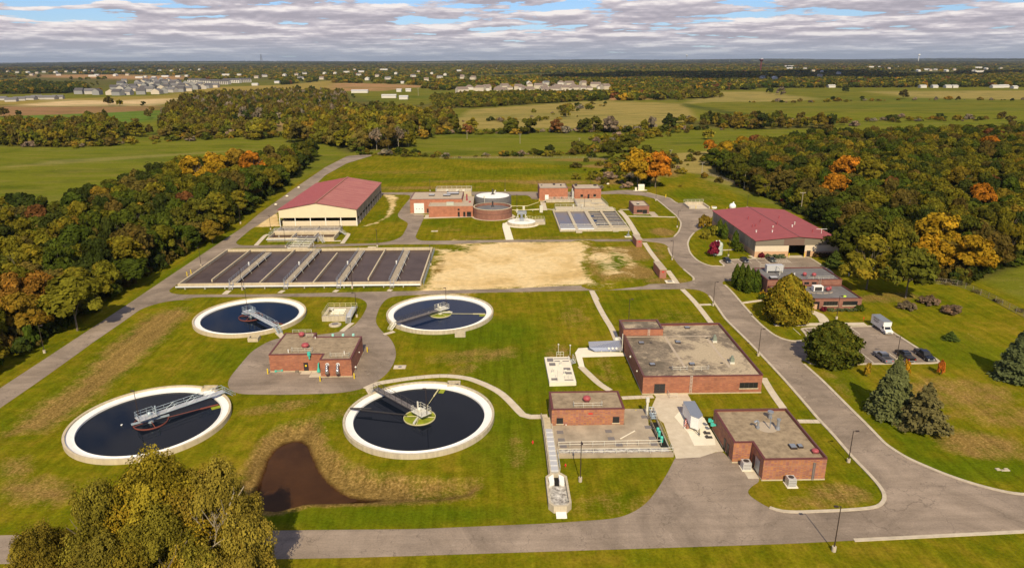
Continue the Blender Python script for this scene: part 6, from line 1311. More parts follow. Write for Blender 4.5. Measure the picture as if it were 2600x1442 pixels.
# ------------------------------------------------------------------ vehicles
def profile_solid(mb, prof, hw, mi=0):
    """side outline (y,z) swept across x, narrowing with height by hw(z)"""
    n = len(prof); vs = [(-hw(z), y, z) for y, z in prof] + [(hw(z), y, z) for y, z in prof]
    mb.add(vs, [tuple(range(n)), tuple(range(n, 2 * n))[::-1]] + [(i, n + i, n + (i + 1) % n, (i + 1) % n) for i in range(n)], mi); return mb
def wheel(t, x, y, r=.36, w=.24):
    o = MB().tube((x - w / 2, y, r), (x + w / 2, y, r), r, 14).build('wheel', 'rubber', t)
    s = 1 if x > 0 else -1
    MB().tube((x + s * (w / 2), y, r), (x + s * (w / 2 + .02), y, r), r * .6, 10).build('rim', 'silver2', o)
def car(label, pm, kind, x, y, rz):
    t = thing('parked_pickup' if kind == 'pickup' else 'parked_car', label, 'pickup truck' if kind == 'pickup' else 'car', (x, y, 0.02), rz, 'parked cars and pickups')
    if kind == 'pickup':
        body = [(-2.75, .42), (-2.85, .62), (-2.82, .9), (-2.6, 1.02), (-1.35, 1.12), (2.75, 1.14), (2.8, .5), (2.7, .42)]
        cab = [(-1.4, 1.1), (-.65, 1.72), (.75, 1.76), (1.0, 1.12)]; hw0 = .96
    else:
        body = [(-2.25, .34), (-2.38, .5), (-2.32, .72), (-2.05, .84), (-1.0, .95), (1.7, 1.0), (2.28, .95), (2.36, .6), (2.25, .34)]
        cab = [(-1.1, .93), (-.35, 1.40), (.85, 1.43), (1.75, .98)]; hw0 = .88
    hb = lambda z: hw0 - max(0, z - .9) * .12 - max(0, .5 - z) * .15
    profile_solid(MB(), body, hb).build('body', pm, t)
    zb, zt = cab[0][1], cab[1][1]
    hc = lambda z: hw0 - .06 - (z - zb) / (zt - zb) * .18
    profile_solid(MB(), cab, hc).build('window', 'glass', t, 'tinted glass band')
    ym, yn = cab[1][0] - .02, cab[2][0] + .05
    MB().box(-hc(zt) - .02, hc(zt) + .02, ym, yn, zt - .04, zt + .03).box(-hc(zt) - .03, hc(zt) + .03, yn - .12, yn, zb + .1, zt).build('roof', pm, t)
    for sx in (-1, 1):
        wheel(t, sx * (hw0 - .1), body[0][0] + .95); wheel(t, sx * (hw0 - .1), body[-1][0] - 1.0)
        MB().box(sx * .62 - .17, sx * .62 + .17, body[1][0] - .02, body[1][0] + .12, .62, .78).build('headlight', 'chrome', t)
        MB().box(sx * .72 - .12, sx * .72 + .12, body[-2][0] - .08, body[-2][0] + .03, .72, .9).build('tail_light', 'signal', t)
        MB().box(sx * (hw0 + .1) - .1, sx * (hw0 + .1) + .1, cab[0][0] + .2, cab[0][0] + .35, zb + .02, zb + .18).build('mirror', pm, t)
    if kind == 'pickup': MB().box(-.8, .8, 1.15, 2.62, 1.05, 1.16).build('cargo_bed', 'steel_dark', t)
    MB().box(-.8, .8, body[1][0] - .06, body[1][0] + .05, .38, .54).build('bumper', 'silver2', t)
    MB().box(-.8, .8, body[-2][0] - .05, body[-2][0] + .06, .4, .58).build('bumper', 'silver2', t)
    return t
p_black, p_blue, p_green, p_silver = paint('black', (.010, .010, .013)), paint('navy', (.008, .011, .022)), paint('dark_green', (.03, .045, .04)), paint('grey', (.20, .21, .25))
car('grey pickup with a white stripe behind its cab, left of the three at the kerb', p_silver, 'pickup', 88.2, 145.0, PI)
car('black pickup parked beside the lamp post in the near car park', p_black, 'pickup', 93.7, 145.6, PI)
car('dark blue pickup facing the kerb, right of the three in the near car park', p_blue, 'pickup', 98.3, 145.9, 0)
car('black car nearest the road in front of the garage', p_blue, 'car', 78.0, 226.4, 0)
car('black car second from the road in front of the garage', p_black, 'car', 84.1, 226.6, 0)
car('dark green car by the hatched bays in front of the garage', p_green, 'car', 93.5, 227.0, 0)
t = thing('box_truck', 'white box truck with dark side lettering in the corner of the near car park', 'truck', (97.5, 163.2, .02), scale=(.95, .92, .92))
MB().box(-1.12, 1.12, -1.7, 3.6, .85, 3.25).box(-1.1, 1.1, -2.7, -1.7, 2.1, 3.24).build('cargo_box', 'whitep', t)
MB().box(-1.13, 1.13, -2.72, 3.6, 3.25, 3.3).build('roof', 'silver2', t)
profile_solid(MB(), [(-4.15, .45), (-4.2, .8), (-3.95, 1.15), (-3.2, 1.25), (-2.75, 2.05), (-1.7, 2.1), (-1.7, .45)], lambda z: 1.0 - max(0, z - 1.1) * .15).build('cab', 'whitep', t)
MB().add([(-.82, -3.2, 1.3), (.82, -3.2, 1.3), (.74, -2.82, 1.95), (-.74, -2.82, 1.95)], [(0, 1, 2, 3)]).build('windscreen', 'glass', t)
for sx in (-1, 1):
    MB().box(sx * .97 - .02, sx * .97 + .02, -2.7, -2.0, 1.3, 1.85).build('side_window', 'glass', t)
    MB().box(sx * .7 - .18, sx * .7 + .18, -4.22, -4.1, .8, .98).build('headlight', 'chrome', t)
    for y in (-3.3, 2.3): wheel(t, sx * .92, y, .4, .28)
MB().box(-.45, .45, -4.24, -4.15, .72, .92).build('grille', 'steel_dark', t)
g = MB()
rr = random.Random(3)
for zz, n_, h_ in ((2.75, 9, .34), (2.25, 8, .28), (1.9, 6, .2)):
    for k in range(n_):
        y_ = 2.5 - k * .34 + (9 - n_) * -.1; g.box(-1.14, -1.122, y_ - .22, y_, zz, zz + h_ * (.7 + .3 * rr.random()))
g.build('lettering', 'frame', t)
MB().box(-1.0, 1.0, 3.6, 3.75, .5, .7).build('bumper', 'steel_dark', t)
t = thing('cargo_trailer', 'silver roofed white V nosed trailer parked on the bright concrete pad', 'trailer', (36.6, 117.0, .05))
P = [(-1.1, 3.2), (1.1, 3.2), (1.1, -2.4), (0.0, -3.6), (-1.1, -2.4)]
MB().prism(P, .5, 2.9).build('body', 'white', t); MB().prism([(x * 1.02, y * 1.01) for x, y in P], 2.9, 3.0).build('roof', 'silver2', t)
MB().tube((-.5, -3.0, .5), (0, -5.0, .45), .07, 5).tube((.5, -3.0, .5), (0, -5.0, .45), .07, 5).tube((0, -4.8, 0), (0, -4.8, .7), .06, 6).build('hitch', 'steel_dark', t)
for sx in (-1, 1):
    for y in (-.3, .7): wheel(t, sx * 1.15, y, .36, .2)
g = MB().box(-1.7, -1.2, -2.2, -.9, .05, .5)
tag(g.build('pallet', 'slatwood', loc=(36.6, 117, .05)), 'small wooden pallet beside the left wheel of the trailer', 'pallet')
t = thing('barrier_stack', 'red and white striped barrier boards leaning left of the trailer', 'barrier', (34.9, 116.3, .06))
for k in range(6): MB().obox(0 + .12 * k, -.8 + k * .35, 1.5, .08, .1, .35 + .1 * k, R(60)).build('board', 'signal' if k % 2 else 'white', t)
def ac(label, x, y, w_, d_, h_):
    t = thing('condenser_unit', label, 'air conditioner', (x, y, 0))
    MB().box(-w_ / 2 - .2, w_ / 2 + .3, -d_ / 2 - .2, d_ / 2 + .2, 0, .12).build('slab', 'walk_new', t)
    MB().box(-w_ / 2, w_ / 2, -d_ / 2, d_ / 2, .12, h_).build('casing', 'cover', t)
    MB().disc(0, .1, min(w_, d_) * .36, h_ + .012, 16).build('fan_grille', 'steel_dark', t)
    for k in range(4): MB().box(-w_ / 2 + .1, w_ / 2 - .1, -d_ / 2 - .02, -d_ / 2 - .003, .25 + k * (h_ - .3) / 4, .32 + k * (h_ - .3) / 4).build('louvre', 'grate', t)
ac('white condenser in the notch beside the overhead door of the corner brick building', 41.5, 101.5, 1.4, 1.4, 1.45)
ac('pale condenser on a slab on the grass in front of the corner brick building', 47.1, 96.5, 1.3, 1.4, 1.5)
ac('white boxy unit on the concrete behind the trailer', 37.2, 122.4, 1.1, 1.2, 1.5)
for i, (x, y) in enumerate(((38.2, 113.1), (38.1, 111.6))):
    tag(MB().box(x - .5, x + .7, y - .3, y + .3, .06, .22).tube((x - .3, y, .22), (x - .3, y, .5), .25, 10).build('pump_cover', 'steel_dark'), 'black low pump cover on the bright pad right of the trailer, ' + ('farther' if i == 0 else 'nearer') + ' of two', 'cover', 'pump covers on the bright pad')
# LP tank, dish, dock
t = thing('propane_tank', 'white round gas tank behind the far corner of the garage', 'gas tank', (107, 310, 0))
MB().sphere((0, 0, 1.9), 1.5, 10).tube((-1, -.6, 0), (-1, -.6, 1.5), .15, 6).tube((1, -.6, 0), (1, -.6, 1.5), .15, 6).build('shell', 'white', t)
MB().tube((.3, 0, 3.2), (.3, 0, 3.9), .3, 8).build('valve_cap', 'white', t)
t = thing('loading_dock', 'sunken concrete loading bay with a rail beyond the garage yard', 'loading bay', (93, 319, 0))
MB().box(88.3, 88.9, 314, 324.5, 0, .9).box(97.4, 98.0, 314, 324.5, 0, .9).box(88.9, 97.4, 323.9, 324.5, 0, 1.3).build('dock_wall', 'conc', t).location = (-93, -319, 0)
MB().box(88.9, 97.4, 314, 323.9, 0, .035).build('dock_floor', 'walk', t).location = (-93, -319, 0)
MB().rail([(88.4, 324.3, 1.3), (97.8, 324.3, 1.3)], 1.1, 2, .05).build('guard_rail', 'galvw', t).location = (-93, -319, 0)
t = thing('round_trough', 'low white round basin with dark water at the end of the dock', 'trough', (100.3, 315.5, 0))
MB().lathe(0, 0, [(1.3, 0), (1.3, .6), (1.15, .6), (1.15, .4)], 20).build('ring', 'white', t); MB().disc(0, 0, 1.16, .42, 20).build('water', 'water_dark', t)
t = thing('generator_box', 'pale round topped cabinet on a slab below the orange tree', 'cabinet', (75.6, 362.4, 0))
MB().box(-1.6, 1.6, -1, 1, 0.05, 2.6).tube((-1.6, 0, 2.5), (1.6, 0, 2.5), .75, 12).build('casing', 'walk_new', t)
MB().box(-3.2, -2.4, -.7, .3, .05, 1.6).build('side_box', 'walk_new', t)
t = thing('silo_tank', 'pale dented round tank half hidden by the red leaved tree', 'tank', (77.6, 236.2, 0))
MB().tube((0, 0, 0), (0, 0, 3.6), 1.8, 14).sphere((0, 0, 3.6), 1.8, 8, sz=.6).build('shell', mat('faded_mural', (.35, .47, .42), .7, col2=(.62, .58, .5), vscale=1.2), t)
MB().sphere((-.5, 0, 4.7), .35, 6).sphere((.4, 0, 4.8), .3, 6).build('cap', 'white', t)
# road marker letters laid on the lawn
t = thing('lawn_marker', 'flat broken grey concrete marker lying on the right lawn', 'marker', (84.6, 99.9, 0))
MB().box(-1.2, -.5, -.2, .4, 0, .15).box(-.5, .9, -.4, -.05, 0, .15).box(.3, .9, -.05, .35, 0, .15).build('block', 'conc', t)
# bollards and hydrants
BL = [((-51.2, 141.4), 'left front corner of the pump house'), ((-38.7, 137.3), 'step of the pump house wall'), ((-31.6, 138.5), 'right front corner of the pump house'), ((-31.3, 152.9), 'right rear corner of the pump house'),
      ((-100.1, 215.9), 'left basin wall, nearer of two'), ((-99.8, 218.2), 'left basin wall, farther of two'), ((101.2, 231.2), 'left side of the garage opening'), ((106.6, 231.2), 'right side of the garage opening'),
      ((20.2, 334.6), 'corner of the left tall brick box'), ((83.8, 341.5), 'bend before the dock, nearer of two'), ((84.4, 343.5), 'bend before the dock, farther of two'), ((91.5, 314.4), 'left end of the dock mouth'), ((98.9, 314.4), 'right end of the dock mouth'), ((104.6, 310.2), 'white gas tank'), ((77.9, 192.5), 'left wall of the office')]
for (x, y), s_ in BL:
    h_ = 1.35 if y > 210 else 1.15
    tag(MB().tube((0, 0, 0), (0, 0, h_), .13, 10).sphere((0, 0, h_), .13, 6).build('bollard', 'yellow', loc=(x, y, .02)), 'yellow bollard at the ' + s_, 'bollard', 'yellow bollards')
tag(MB().tube((0, 0, 0), (0, 0, .45), .12, 8).sphere((0, 0, .5), .16, 6).tube((-.2, 0, .3), (.2, 0, .3), .07, 6).build('hydrant', 'signal', loc=(5.9, 110.5, 0)), 'red hydrant on the lawn left of the covered channel', 'hydrant')
tag(MB().tube((0, 0, 0), (0, 0, .4), .1, 8).sphere((0, 0, .45), .14, 6).tube((-.18, 0, .28), (.18, 0, .28), .06, 6).build('hydrant', 'signal', loc=(11.1, 102.9, 0)), 'red hydrant on the grass just below the concrete deck', 'hydrant')
tag(MB().tube((0, 0, 0), (0, 0, .5), .12, 8).sphere((0, 0, .55), .16, 6).build('hydrant', 'yellow', loc=(26.6, 121.2, .1)), 'small yellow hydrant by the far corner of the concrete deck', 'hydrant')
tag(MB().tube((0, 0, 0), (0, 0, .8), .04, 6).box(-.15, .15, -.02, .02, .7, 1.0).build('marker_sign', 'signal', loc=(96.2, 169.6, 0)), 'small orange red marker sign behind the box truck', 'sign')
# hay mats by the basin road: pale boulders
for x, y in ((-104.6, 330.5), (-105.4, 352.0), (-106.2, 377.0)):
    tag(MB().sphere((0, 0, .35), .75, 7, sz=.6).build('boulder', 'walk_new', loc=(x - 1.5, y, 0)), 'pale boulder on the left verge behind the shed, ' + {330.5: 'nearest', 352.0: 'middle', 377.0: 'farthest'}[y] + ' of three', 'boulder', 'boulders on the verge')
tag(MB().sphere((0, 0, .35), .8, 7, sz=.6).build('boulder', 'walk_new', loc=(61, 381, 0)), 'pale stone in the rough grass behind the right tall brick box', 'boulder')

# ------------------------------------------------------------------ lamps and poles
lp = thing('lamp_post', 'x', 'lamp post', (0, 0, 0), group='dark lamp posts on concrete bases')
MB().tube((0, 0, -.1), (0, 0, .75), .3, 12).build('base', 'kerb', lp)
MB().tube((0, 0, .7), (0, 0, 7.0), .085, 8, r1=.06).build('pole', 'bronze', lp)
MB().tube((0, 0, 6.95), (.45, 0, 6.98), .05, 6).build('arm', 'bronze', lp)
h_ = MB().box(.4, .95, -.16, .16, 6.9, 7.05).build('head', 'bronze', lp); MB().box(.45, .9, -.12, .12, 6.87, 6.899).build('lens', 'chrome', h_)
LL = ['on the verge of the bottom road, nearest the camera', 'between the corner brick building and the curved road', 'on the grass below the concrete deck', 'right of the largest brick building by the kerb', 'behind the penthouse of the largest brick building',
      'at the kerb by the short cross walk', 'in front of the office windows', 'beside the black cars in front of the garage', 'at the hedge right of the garage opening', 'in the near car park by the black pickup',
      'on the left verge near the left frame edge', 'against the left wall of the long basin', 'on the left verge at the edge of the wood', 'in front of the long basin, second stair from the left', 'on the far wall of the long basin left of the pipes',
      'on the grass left of the small basins', 'right of the small basins before the shed', 'on the far wall of the long basin right of the pipes', 'on the grass right of the long basin', 'in front of the long basin near its third stair',
      'behind the brick hall on the back road', 'behind the rear digester', 'on the grass between digesters and tall brick boxes', 'at the middle of the four open cells', 'behind the right tall brick box', 'on the outer side of the back road bend',
      'on the dry grass left of the road bend', 'on the grass between road and boarded sheds', 'on the slope behind the garage roof', 'beside the square concrete chamber']
for i, ((x, y), h_, arm) in enumerate(D['lamps']):
    lb = 'dark lamp post ' + LL[i]
    rz = 0 if arm > 0 else (PI if arm < 0 else -PI / 2)
    if i == 0: lp.location = (x, y, 0); lp.rotation_euler = (0, 0, rz); lp.scale = (1, 1, h_ / 7); lp['label'] = lb
    else: clone(lp, (x, y, 0), rz, (1, 1, h_ / 7), lb)
for x, y, lb, h_ in ((-13.9, 118.0, 'front centre clarifier', 5.4), (-14.3, 178.1, 'right rear clarifier', 5.6), (-67.9, 177.3, 'left rear clarifier', 6.2), (-68.4, 118.3, 'left front clarifier', 5.6)):
    q = thing('platform_lamp', 'thin dark lamp pole rising from the platform of the ' + lb, 'lamp post', (x, y + .8, 1.67), group='lamp poles on clarifier platforms')
    MB().tube((0, 0, 0), (0, 0, h_), .075, 8, r1=.05).build('pole', 'bronze', q); MB().box(-.6, .1, -.12, .12, h_ - .05, h_ + .1).build('head', 'bronze', q)
PL = ['right of the garage, the farther one with a dark wood behind', 'nearest utility pole at the fence behind the garage', 'in the tan field beyond the orange tree', 'at the edge of the far tip of the right wood', 'alone in the middle of the green meadow', 'in the green meadow left of centre', 'in the green meadow near the willow clump', 'thin one in the green meadow right of centre',
      'beside the white sheds', 'among the beige houses', 'at the right end of the beige houses', 'by the orange brown field', 'at the left end of the far dark wood', 'tall one before the far dark wood']
up_ = thing('utility_pole', 'x', 'utility pole', (0, 0, 0), group='wooden utility poles')
MB().tube((0, 0, 0), (0, 0, 9.2), .17, 8, r1=.12).build('pole', 'wood', up_)
MB().box(-1.25, 1.25, -.08, .08, 8.85, 9.02).build('crossarm', 'wood', up_)
for x in (-1.15, -.5, .5, 1.15): MB().tube((x, 0, 9.02), (x, 0, 9.22), .05, 6).build('insulator', 'whitep', up_)
for i, ((x, y), h_) in enumerate(D['poles']):
    lb = 'wooden utility pole ' + PL[i]; s_ = max(h_, 8.5) / 9.2
    s_ = (max(1, y / 700), max(1, y / 700), min(h_, 14 if y > 1000 else h_) / 9.2)
    if i == 0: up_.location = (x, y, 0); up_.scale = s_; up_['label'] = lb
    else: clone(up_, (x, y, 0), 0, s_, lb)
# chain link fences on the right
def fence(P, label, st=3.0, h_=1.8):
    t = thing('chain_fence', label, 'fence', (*P[0], 0))
    g = MB(); Q = resample(P, st)
    for k, (x, y) in enumerate(Q):
        PT(MB().tube((x, y, 0), (x, y, h_), .06, 5), 'post', 'wood', t)
    for a_, b_ in zip(Q, Q[1:]):
        for z in (.1, h_ * .5, h_): g.tube((*a_, z), (*b_, z), .03, 3)
        for k in range(6):
            p = Vector((*a_, 0)).lerp(Vector((*b_, 0)), k / 6); q = Vector((*a_, 0)).lerp(Vector((*b_, 0)), (k + 1) / 6)
            g.tube(p, q + Vector((0, 0, h_)), .012, 3).tube(q, p + Vector((0, 0, h_)), .012, 3)
    PT(g, 'wire_mesh', 'conc_old', t)
fence([(124, 420), (130.2, 381.4), (139.7, 313.8), (137.5, 290), (135.2, 265.8)], 'wire fence along the foot of the right wood')
fence([(126, 205), (133, 201), (139.9, 197.5), (141, 185), (140.1, 170.7), (139, 150)], 'wire fence on the bank at the far right of the lawn')
fence([(-40, 492), (20, 490), (60, 488), (85, 470)], 'low field fence across the meadow behind the plant', 5.0, 1.2)

# ------------------------------------------------------------------ trees
TINT = dict(olive=(.082, .086, .011), olive_y=(.150, .135, .013), olive_b=(.110, .086, .018), dark=(.040, .053, .010), green=(.062, .084, .010), ochre=(.20, .140, .016), gold=(.33, .205, .014), orange=(.36, .150, .014),
            rust=(.17, .075, .025), bare=(.20, .16, .11), red=(.22, .018, .035), spruce=(.115, .120, .042), yew=(.062, .085, .016), thuja=(.065, .100, .012), yellowg=(.22, .20, .02), maroon=(.14, .02, .03))
def leaves(name, C, Nn, size, var, turned, zsc=1.0, asp=1.0):
    """one mesh of leaf-cluster quads at centres C facing Nn"""
    n = len(C); rg = nrg
    Nn = Nn / (np.linalg.norm(Nn, axis=1, keepdims=True) + 1e-9)
    up = np.tile(np.array([[0.0, 0, 1]]), (n, 1)); up[np.abs(Nn[:, 2]) > .9] = (1, 0, 0)
    T = np.cross(up, Nn); T /= np.linalg.norm(T, axis=1, keepdims=True) + 1e-9; B = np.cross(Nn, T)
    a = rg.random(n) * 2 * math.pi; ca, sa = np.cos(a)[:, None], np.sin(a)[:, None]
    T, B = T * ca + B * sa, B * ca - T * sa
    s = (size * (0.6 + 0.8 * rg.random(n)))[:, None]
    T = T * s * .5; B = B * s * .5 * asp; zz_ = np.array([[1, 1, zsc]]); T = T * zz_; B = B * zz_
    j = lambda: 1 + .5 * (rg.random((n, 1)) - .5)
    V = np.stack([C - T * j() - B * j(), C + T * j() - B * j(), C + T * j() + B * j(), C - T * j() + B * j()], 1).reshape(-1, 3)
    me = bpy.data.meshes.new(name)
    me.vertices.add(4 * n); me.vertices.foreach_set('co', V.astype(np.float32).ravel())
    me.loops.add(4 * n); me.loops.foreach_set('vertex_index', np.arange(4 * n, dtype=np.int32))
    me.polygons.add(n); me.polygons.foreach_set('loop_start', np.arange(0, 4 * n, 4, dtype=np.int32))
    me.update(calc_edges=True)
    at = me.color_attributes.new('var', 'FLOAT_COLOR', 'POINT')
    col = np.column_stack([var, turned, np.zeros(n), np.ones(n)]).repeat(4, 0)
    at.data.foreach_set('color', col.astype(np.float32).ravel())
    me.materials.append(MT['leaf']); return me
def crown_mesh(name, n, lobes, leaf, seed, base=.28, spread=.62, flat=1.0, sub_=12, lrs=1.0, zs=.42):
    """unit crown: radius 1, top at z 1, foliage from `base` up; lobes give uneven outline"""
    rg = np.random.default_rng(seed)
    d = rg.normal(size=(lobes, 3)); d /= np.linalg.norm(d, axis=1, keepdims=True); d[:, 2] = np.abs(d[:, 2]) * 1.55 - .72
    hz = (1 - base) / 2
    cc = np.zeros((lobes, 3)); k = spread * (.75 + .45 * rg.random(lobes))
    cc[:, :2] = d[:, :2] * k[:, None] * 1.05; cc[:, 2] = base + hz + d[:, 2] * hz * k * 1.25 * flat
    lr = lrs * (.22 + .20 * rg.random(lobes)); 
    def sph(m):
        v = rg.normal(size=(m, 3)); v /= np.linalg.norm(v, axis=1, keepdims=True); return v
    # twigs cluster on the lobes, leaves on the twigs
    m = lobes * sub_; sl = np.repeat(np.arange(lobes), sub_); sv = sph(m); sv[:, 2] = np.where(sv[:, 2] < -.25, -sv[:, 2] * .7, sv[:, 2])
    sc = cc[sl] + sv * (lr[sl] * (.62 + .42 * rg.random(m)))[:, None] * np.array([1, 1, zs])
    sr = lr[sl] * (.26 + .22 * rg.random(m))
    li = rg.integers(0, m, n); v = sph(n)
    P = sc[li] + v * (sr[li] * (.55 + .5 * rg.random(n)))[:, None] * np.array([1, 1, zs])
    nrm = sv[li] * .7 + v * .7 + rg.normal(size=(n, 3)) * .35 + np.array([0, 0, .25])
    lv = rg.random(lobes); tv = rg.random(m)
    var = np.clip(.5 + (lv[sl[li]] - .5) * .4 + (tv[li] - .5) * .3 + rg.normal(size=n) * .13, 0, 1)
    tt = rg.random(lobes); turned = np.clip((tt[sl[li]] - .62) * 2.2, 0, 1) * (rg.random(n) > .3)
    return leaves(name, P, nrm, leaf, var, turned, zs)
def trunk_mesh(name, seed, r=.035, base=.3, limbs=6, m='bark', top=.75):
    rg = random.Random(seed); mb = MB()
    mb.tube((0, 0, -.02), (0.01, 0, base), r, 7, r1=r * .75).tube((0.01, 0, base), (.03, .02, top), r * .75, 6, r1=r * .25)
    for k in range(limbs):
        a = 2 * PI * (k + rg.random() * .6) / limbs; z0 = base * .8 + (top - base) * k / limbs * .7
        p = Vector((0.02, 0.01, z0)); q = p + Vector((math.cos(a) * .32, math.sin(a) * .32, .16)); e = q + Vector((math.cos(a + .4) * .28, math.sin(a + .4) * .28, .14 + rg.random() * .1))
        mb.tube(p, q, r * .42, 5, r1=r * .25).tube(q, e, r * .25, 4, r1=r * .08)
        e2 = q + Vector((math.cos(a - .6) * .22, math.sin(a - .6) * .22, .2)); mb.tube(q, e2, r * .2, 4, r1=r * .06)
    return mb.mesh(name, m)
def proto(name, me_c, me_t):
    """a tree kept as a root with trunk and crown, each unit sized"""
    return (name, me_c, me_t)
HI = [crown_mesh('crown', 11000, 34, .09, 11, base=.10), crown_mesh('crown', 10500, 30, .095, 12, spread=.70, base=.10), crown_mesh('crown', 12000, 42, .085, 13, base=.08, spread=.66), crown_mesh('crown', 9500, 26, .095, 14, base=.14, spread=.64)]
MID = [crown_mesh('crown', 1700, 16, .17, 21, base=.02, spread=.66, zs=.52), crown_mesh('crown', 1500, 11, .18, 22, base=.0, spread=.74, zs=.52), crown_mesh('crown', 1800, 20, .16, 23, base=.03, spread=.68, zs=.52), crown_mesh('crown', 1100, 13, .17, 24, base=.02, spread=.72, sub_=6, zs=.52)]
SCR = [crown_mesh('foliage', 900, 12, .22, 25, base=.0, spread=.62, zs=.9), crown_mesh('foliage', 800, 8, .22, 26, base=.0, spread=.66, zs=.9)]
THIN = [crown_mesh('crown', 650, 14, .14, 31, base=.3, spread=.5), crown_mesh('crown', 520, 10, .15, 32, base=.35, spread=.45)]
LOW = [crown_mesh('crown', 160, 8, .50, 41, base=.02, zs=.7), crown_mesh('crown', 140, 6, .52, 42, base=.02, spread=.7, zs=.7)]
TR = [trunk_mesh('trunk', s) for s in (1, 2, 3)]
TRP = [trunk_mesh('trunk', s, m='palebark', r=.03, base=.35, limbs=8, top=.9) for s in (4, 5)]
def tree(name, label, x, y, h, r, tint, crown, trunk, group=None, cat='tree', rz=None, parts=True, kindname=None):
    t = thing(name, label, cat, (x, y, 0), rng.random() * 6.28 if rz is None else rz, group)
    t.scale = (r, r, h)
    c = bpy.data.objects.new('crown', crown); COL.objects.link(c); c.parent = t; c['tint'] = [*jit(tint), 1.0]
    if trunk:
        k = bpy.data.objects.new('trunk', trunk); COL.objects.link(k); k.parent = t
    return t
def jit(name, a=.14):
    b = TINT[name] if isinstance(name, str) else name
    k = 1 + (rng.random() - .5) * 2 * a; g = 1 + (rng.random() - .5) * a
    return (b[0] * k * g, b[1] * k, b[2] * k)

# the nearest big trees, bottom left: crown tops up to 18 m
BIG = [crown_mesh('crown', 130000, 70, .021, 51, base=.08, spread=.80, sub_=26, lrs=.80, zs=.62), crown_mesh('crown', 105000, 56, .023, 52, base=.08, spread=.78, sub_=24, lrs=.85, zs=.62)]
BT = [trunk_mesh('trunk', 8, r=.05, base=.22, limbs=11, m='palebark', top=.92), trunk_mesh('trunk', 9, r=.045, base=.25, limbs=9, top=.85)]
tree('near_tree', 'tallest yellow green tree at the bottom left with a shadow across the road', -42.0, 75.0, 18.4, 7.8, (.235, .19, .018), BIG[0], BT[0])
tree('near_tree', 'brownish green half bare tree with pale limbs at the right of the bottom left trees', -35.6, 74.5, 17.0, 6.4, (.215, .175, .026), BIG[1], BT[0])
tree('near_tree', 'olive tree left of the tallest one at the bottom left', -49.6, 73.5, 15.8, 5.6, (.185, .155, .020), BIG[1], BT[1])
tree('near_tree', 'ochre tree at the bottom left corner of the picture', -55.0, 70.0, 12.5, 4.6, (.21, .165, .022), BIG[0], BT[1])
tree('near_tree', 'low tree at the very bottom edge, in front of the bottom left trees', -46.5, 67.0, 12.5, 5.6, (.20, .16, .024), BIG[1], BT[1])
tree('near_tree', 'rounded olive gold tree between the tallest and the half bare one at the bottom left', -40.5, 69.0, 14.5, 6.0, (.205, .165, .02), BIG[1], BT[1])
# pale bare limbs showing through the right side of the crown
g = MB(); rr = random.Random(17)
def limb(p, d, L, r, depth):
    q = p + d * L; g.tube(p, q, r, 5, r1=r * .6, caps=False)
    if depth:
        for _ in range(3):
            e = Vector((rr.uniform(-1, 1), rr.uniform(-1, 1), rr.uniform(-.2, .8))).normalized(); limb(q, (d * .9 + e * .6).normalized(), L * .72, r * .55, depth - 1)
limb(Vector((-37.0, 72.5, 6)), Vector((.25, .1, 1)).normalized(), 3.4, .12, 3)
limb(Vector((-37.0, 71.0, 8)), Vector((.8, .3, .7)).normalized(), 2.8, .09, 3)
tag(g.build('dead_branches', 'palebark'), 'pale bare branches reaching out of the half bare tree at the bottom left', 'branches')

# conifers
def conifer_mesh(name, n, seed, leaf, whorls=13, droop=.35, ragged=.22, col=1):
    rg = np.random.default_rng(seed)
    w = rg.integers(0, whorls, n); w = (w + 0.0)
    zt = 1 - ((w + .15 * rg.normal(size=n)) / whorls) ** .92
    zt = np.clip(zt, .03, .99)
    nb = 11
    b = rg.integers(0, nb, n); ph = (w * 2.4)
    a = 2 * PI * (b + .22 * rg.normal(size=n)) / nb + ph
    Rz = (1 - zt) ** .82 * (1 + ragged * np.sin(b * 5.1 + w * 3.7))
    q = rg.random(n) ** .5; r = Rz * q
    z = zt - r * droop * .22 + .02 * rg.normal(size=n)
    P = np.column_stack([r * np.cos(a), r * np.sin(a), z * .96 + .04])
    nrm = np.column_stack([np.cos(a) * .5, np.sin(a) * .5, np.full(n, .9)]) + rg.normal(size=(n, 3)) * .4
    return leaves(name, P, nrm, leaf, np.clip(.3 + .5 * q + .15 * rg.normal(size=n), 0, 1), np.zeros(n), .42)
SP = conifer_mesh('crown', 17000, 61, .085, 15); SP2 = conifer_mesh('crown', 9000, 62, .09, 11, droop=.1, ragged=.4)
TS = MB().tube((0, 0, -.02), (0, 0, .9), .05, 8, r1=.012).mesh('trunk', 'bark')
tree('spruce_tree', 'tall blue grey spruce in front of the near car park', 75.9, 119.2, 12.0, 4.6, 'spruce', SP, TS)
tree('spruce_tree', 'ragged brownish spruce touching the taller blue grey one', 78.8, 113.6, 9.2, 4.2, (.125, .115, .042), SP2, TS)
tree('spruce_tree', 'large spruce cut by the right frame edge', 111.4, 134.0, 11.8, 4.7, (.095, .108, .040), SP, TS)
tree('small_spruce', 'tiny dark evergreen alone on the lawn right of the box truck', 110.9, 156.0, 2.3, 1.7, 'yew', SP2, TS)
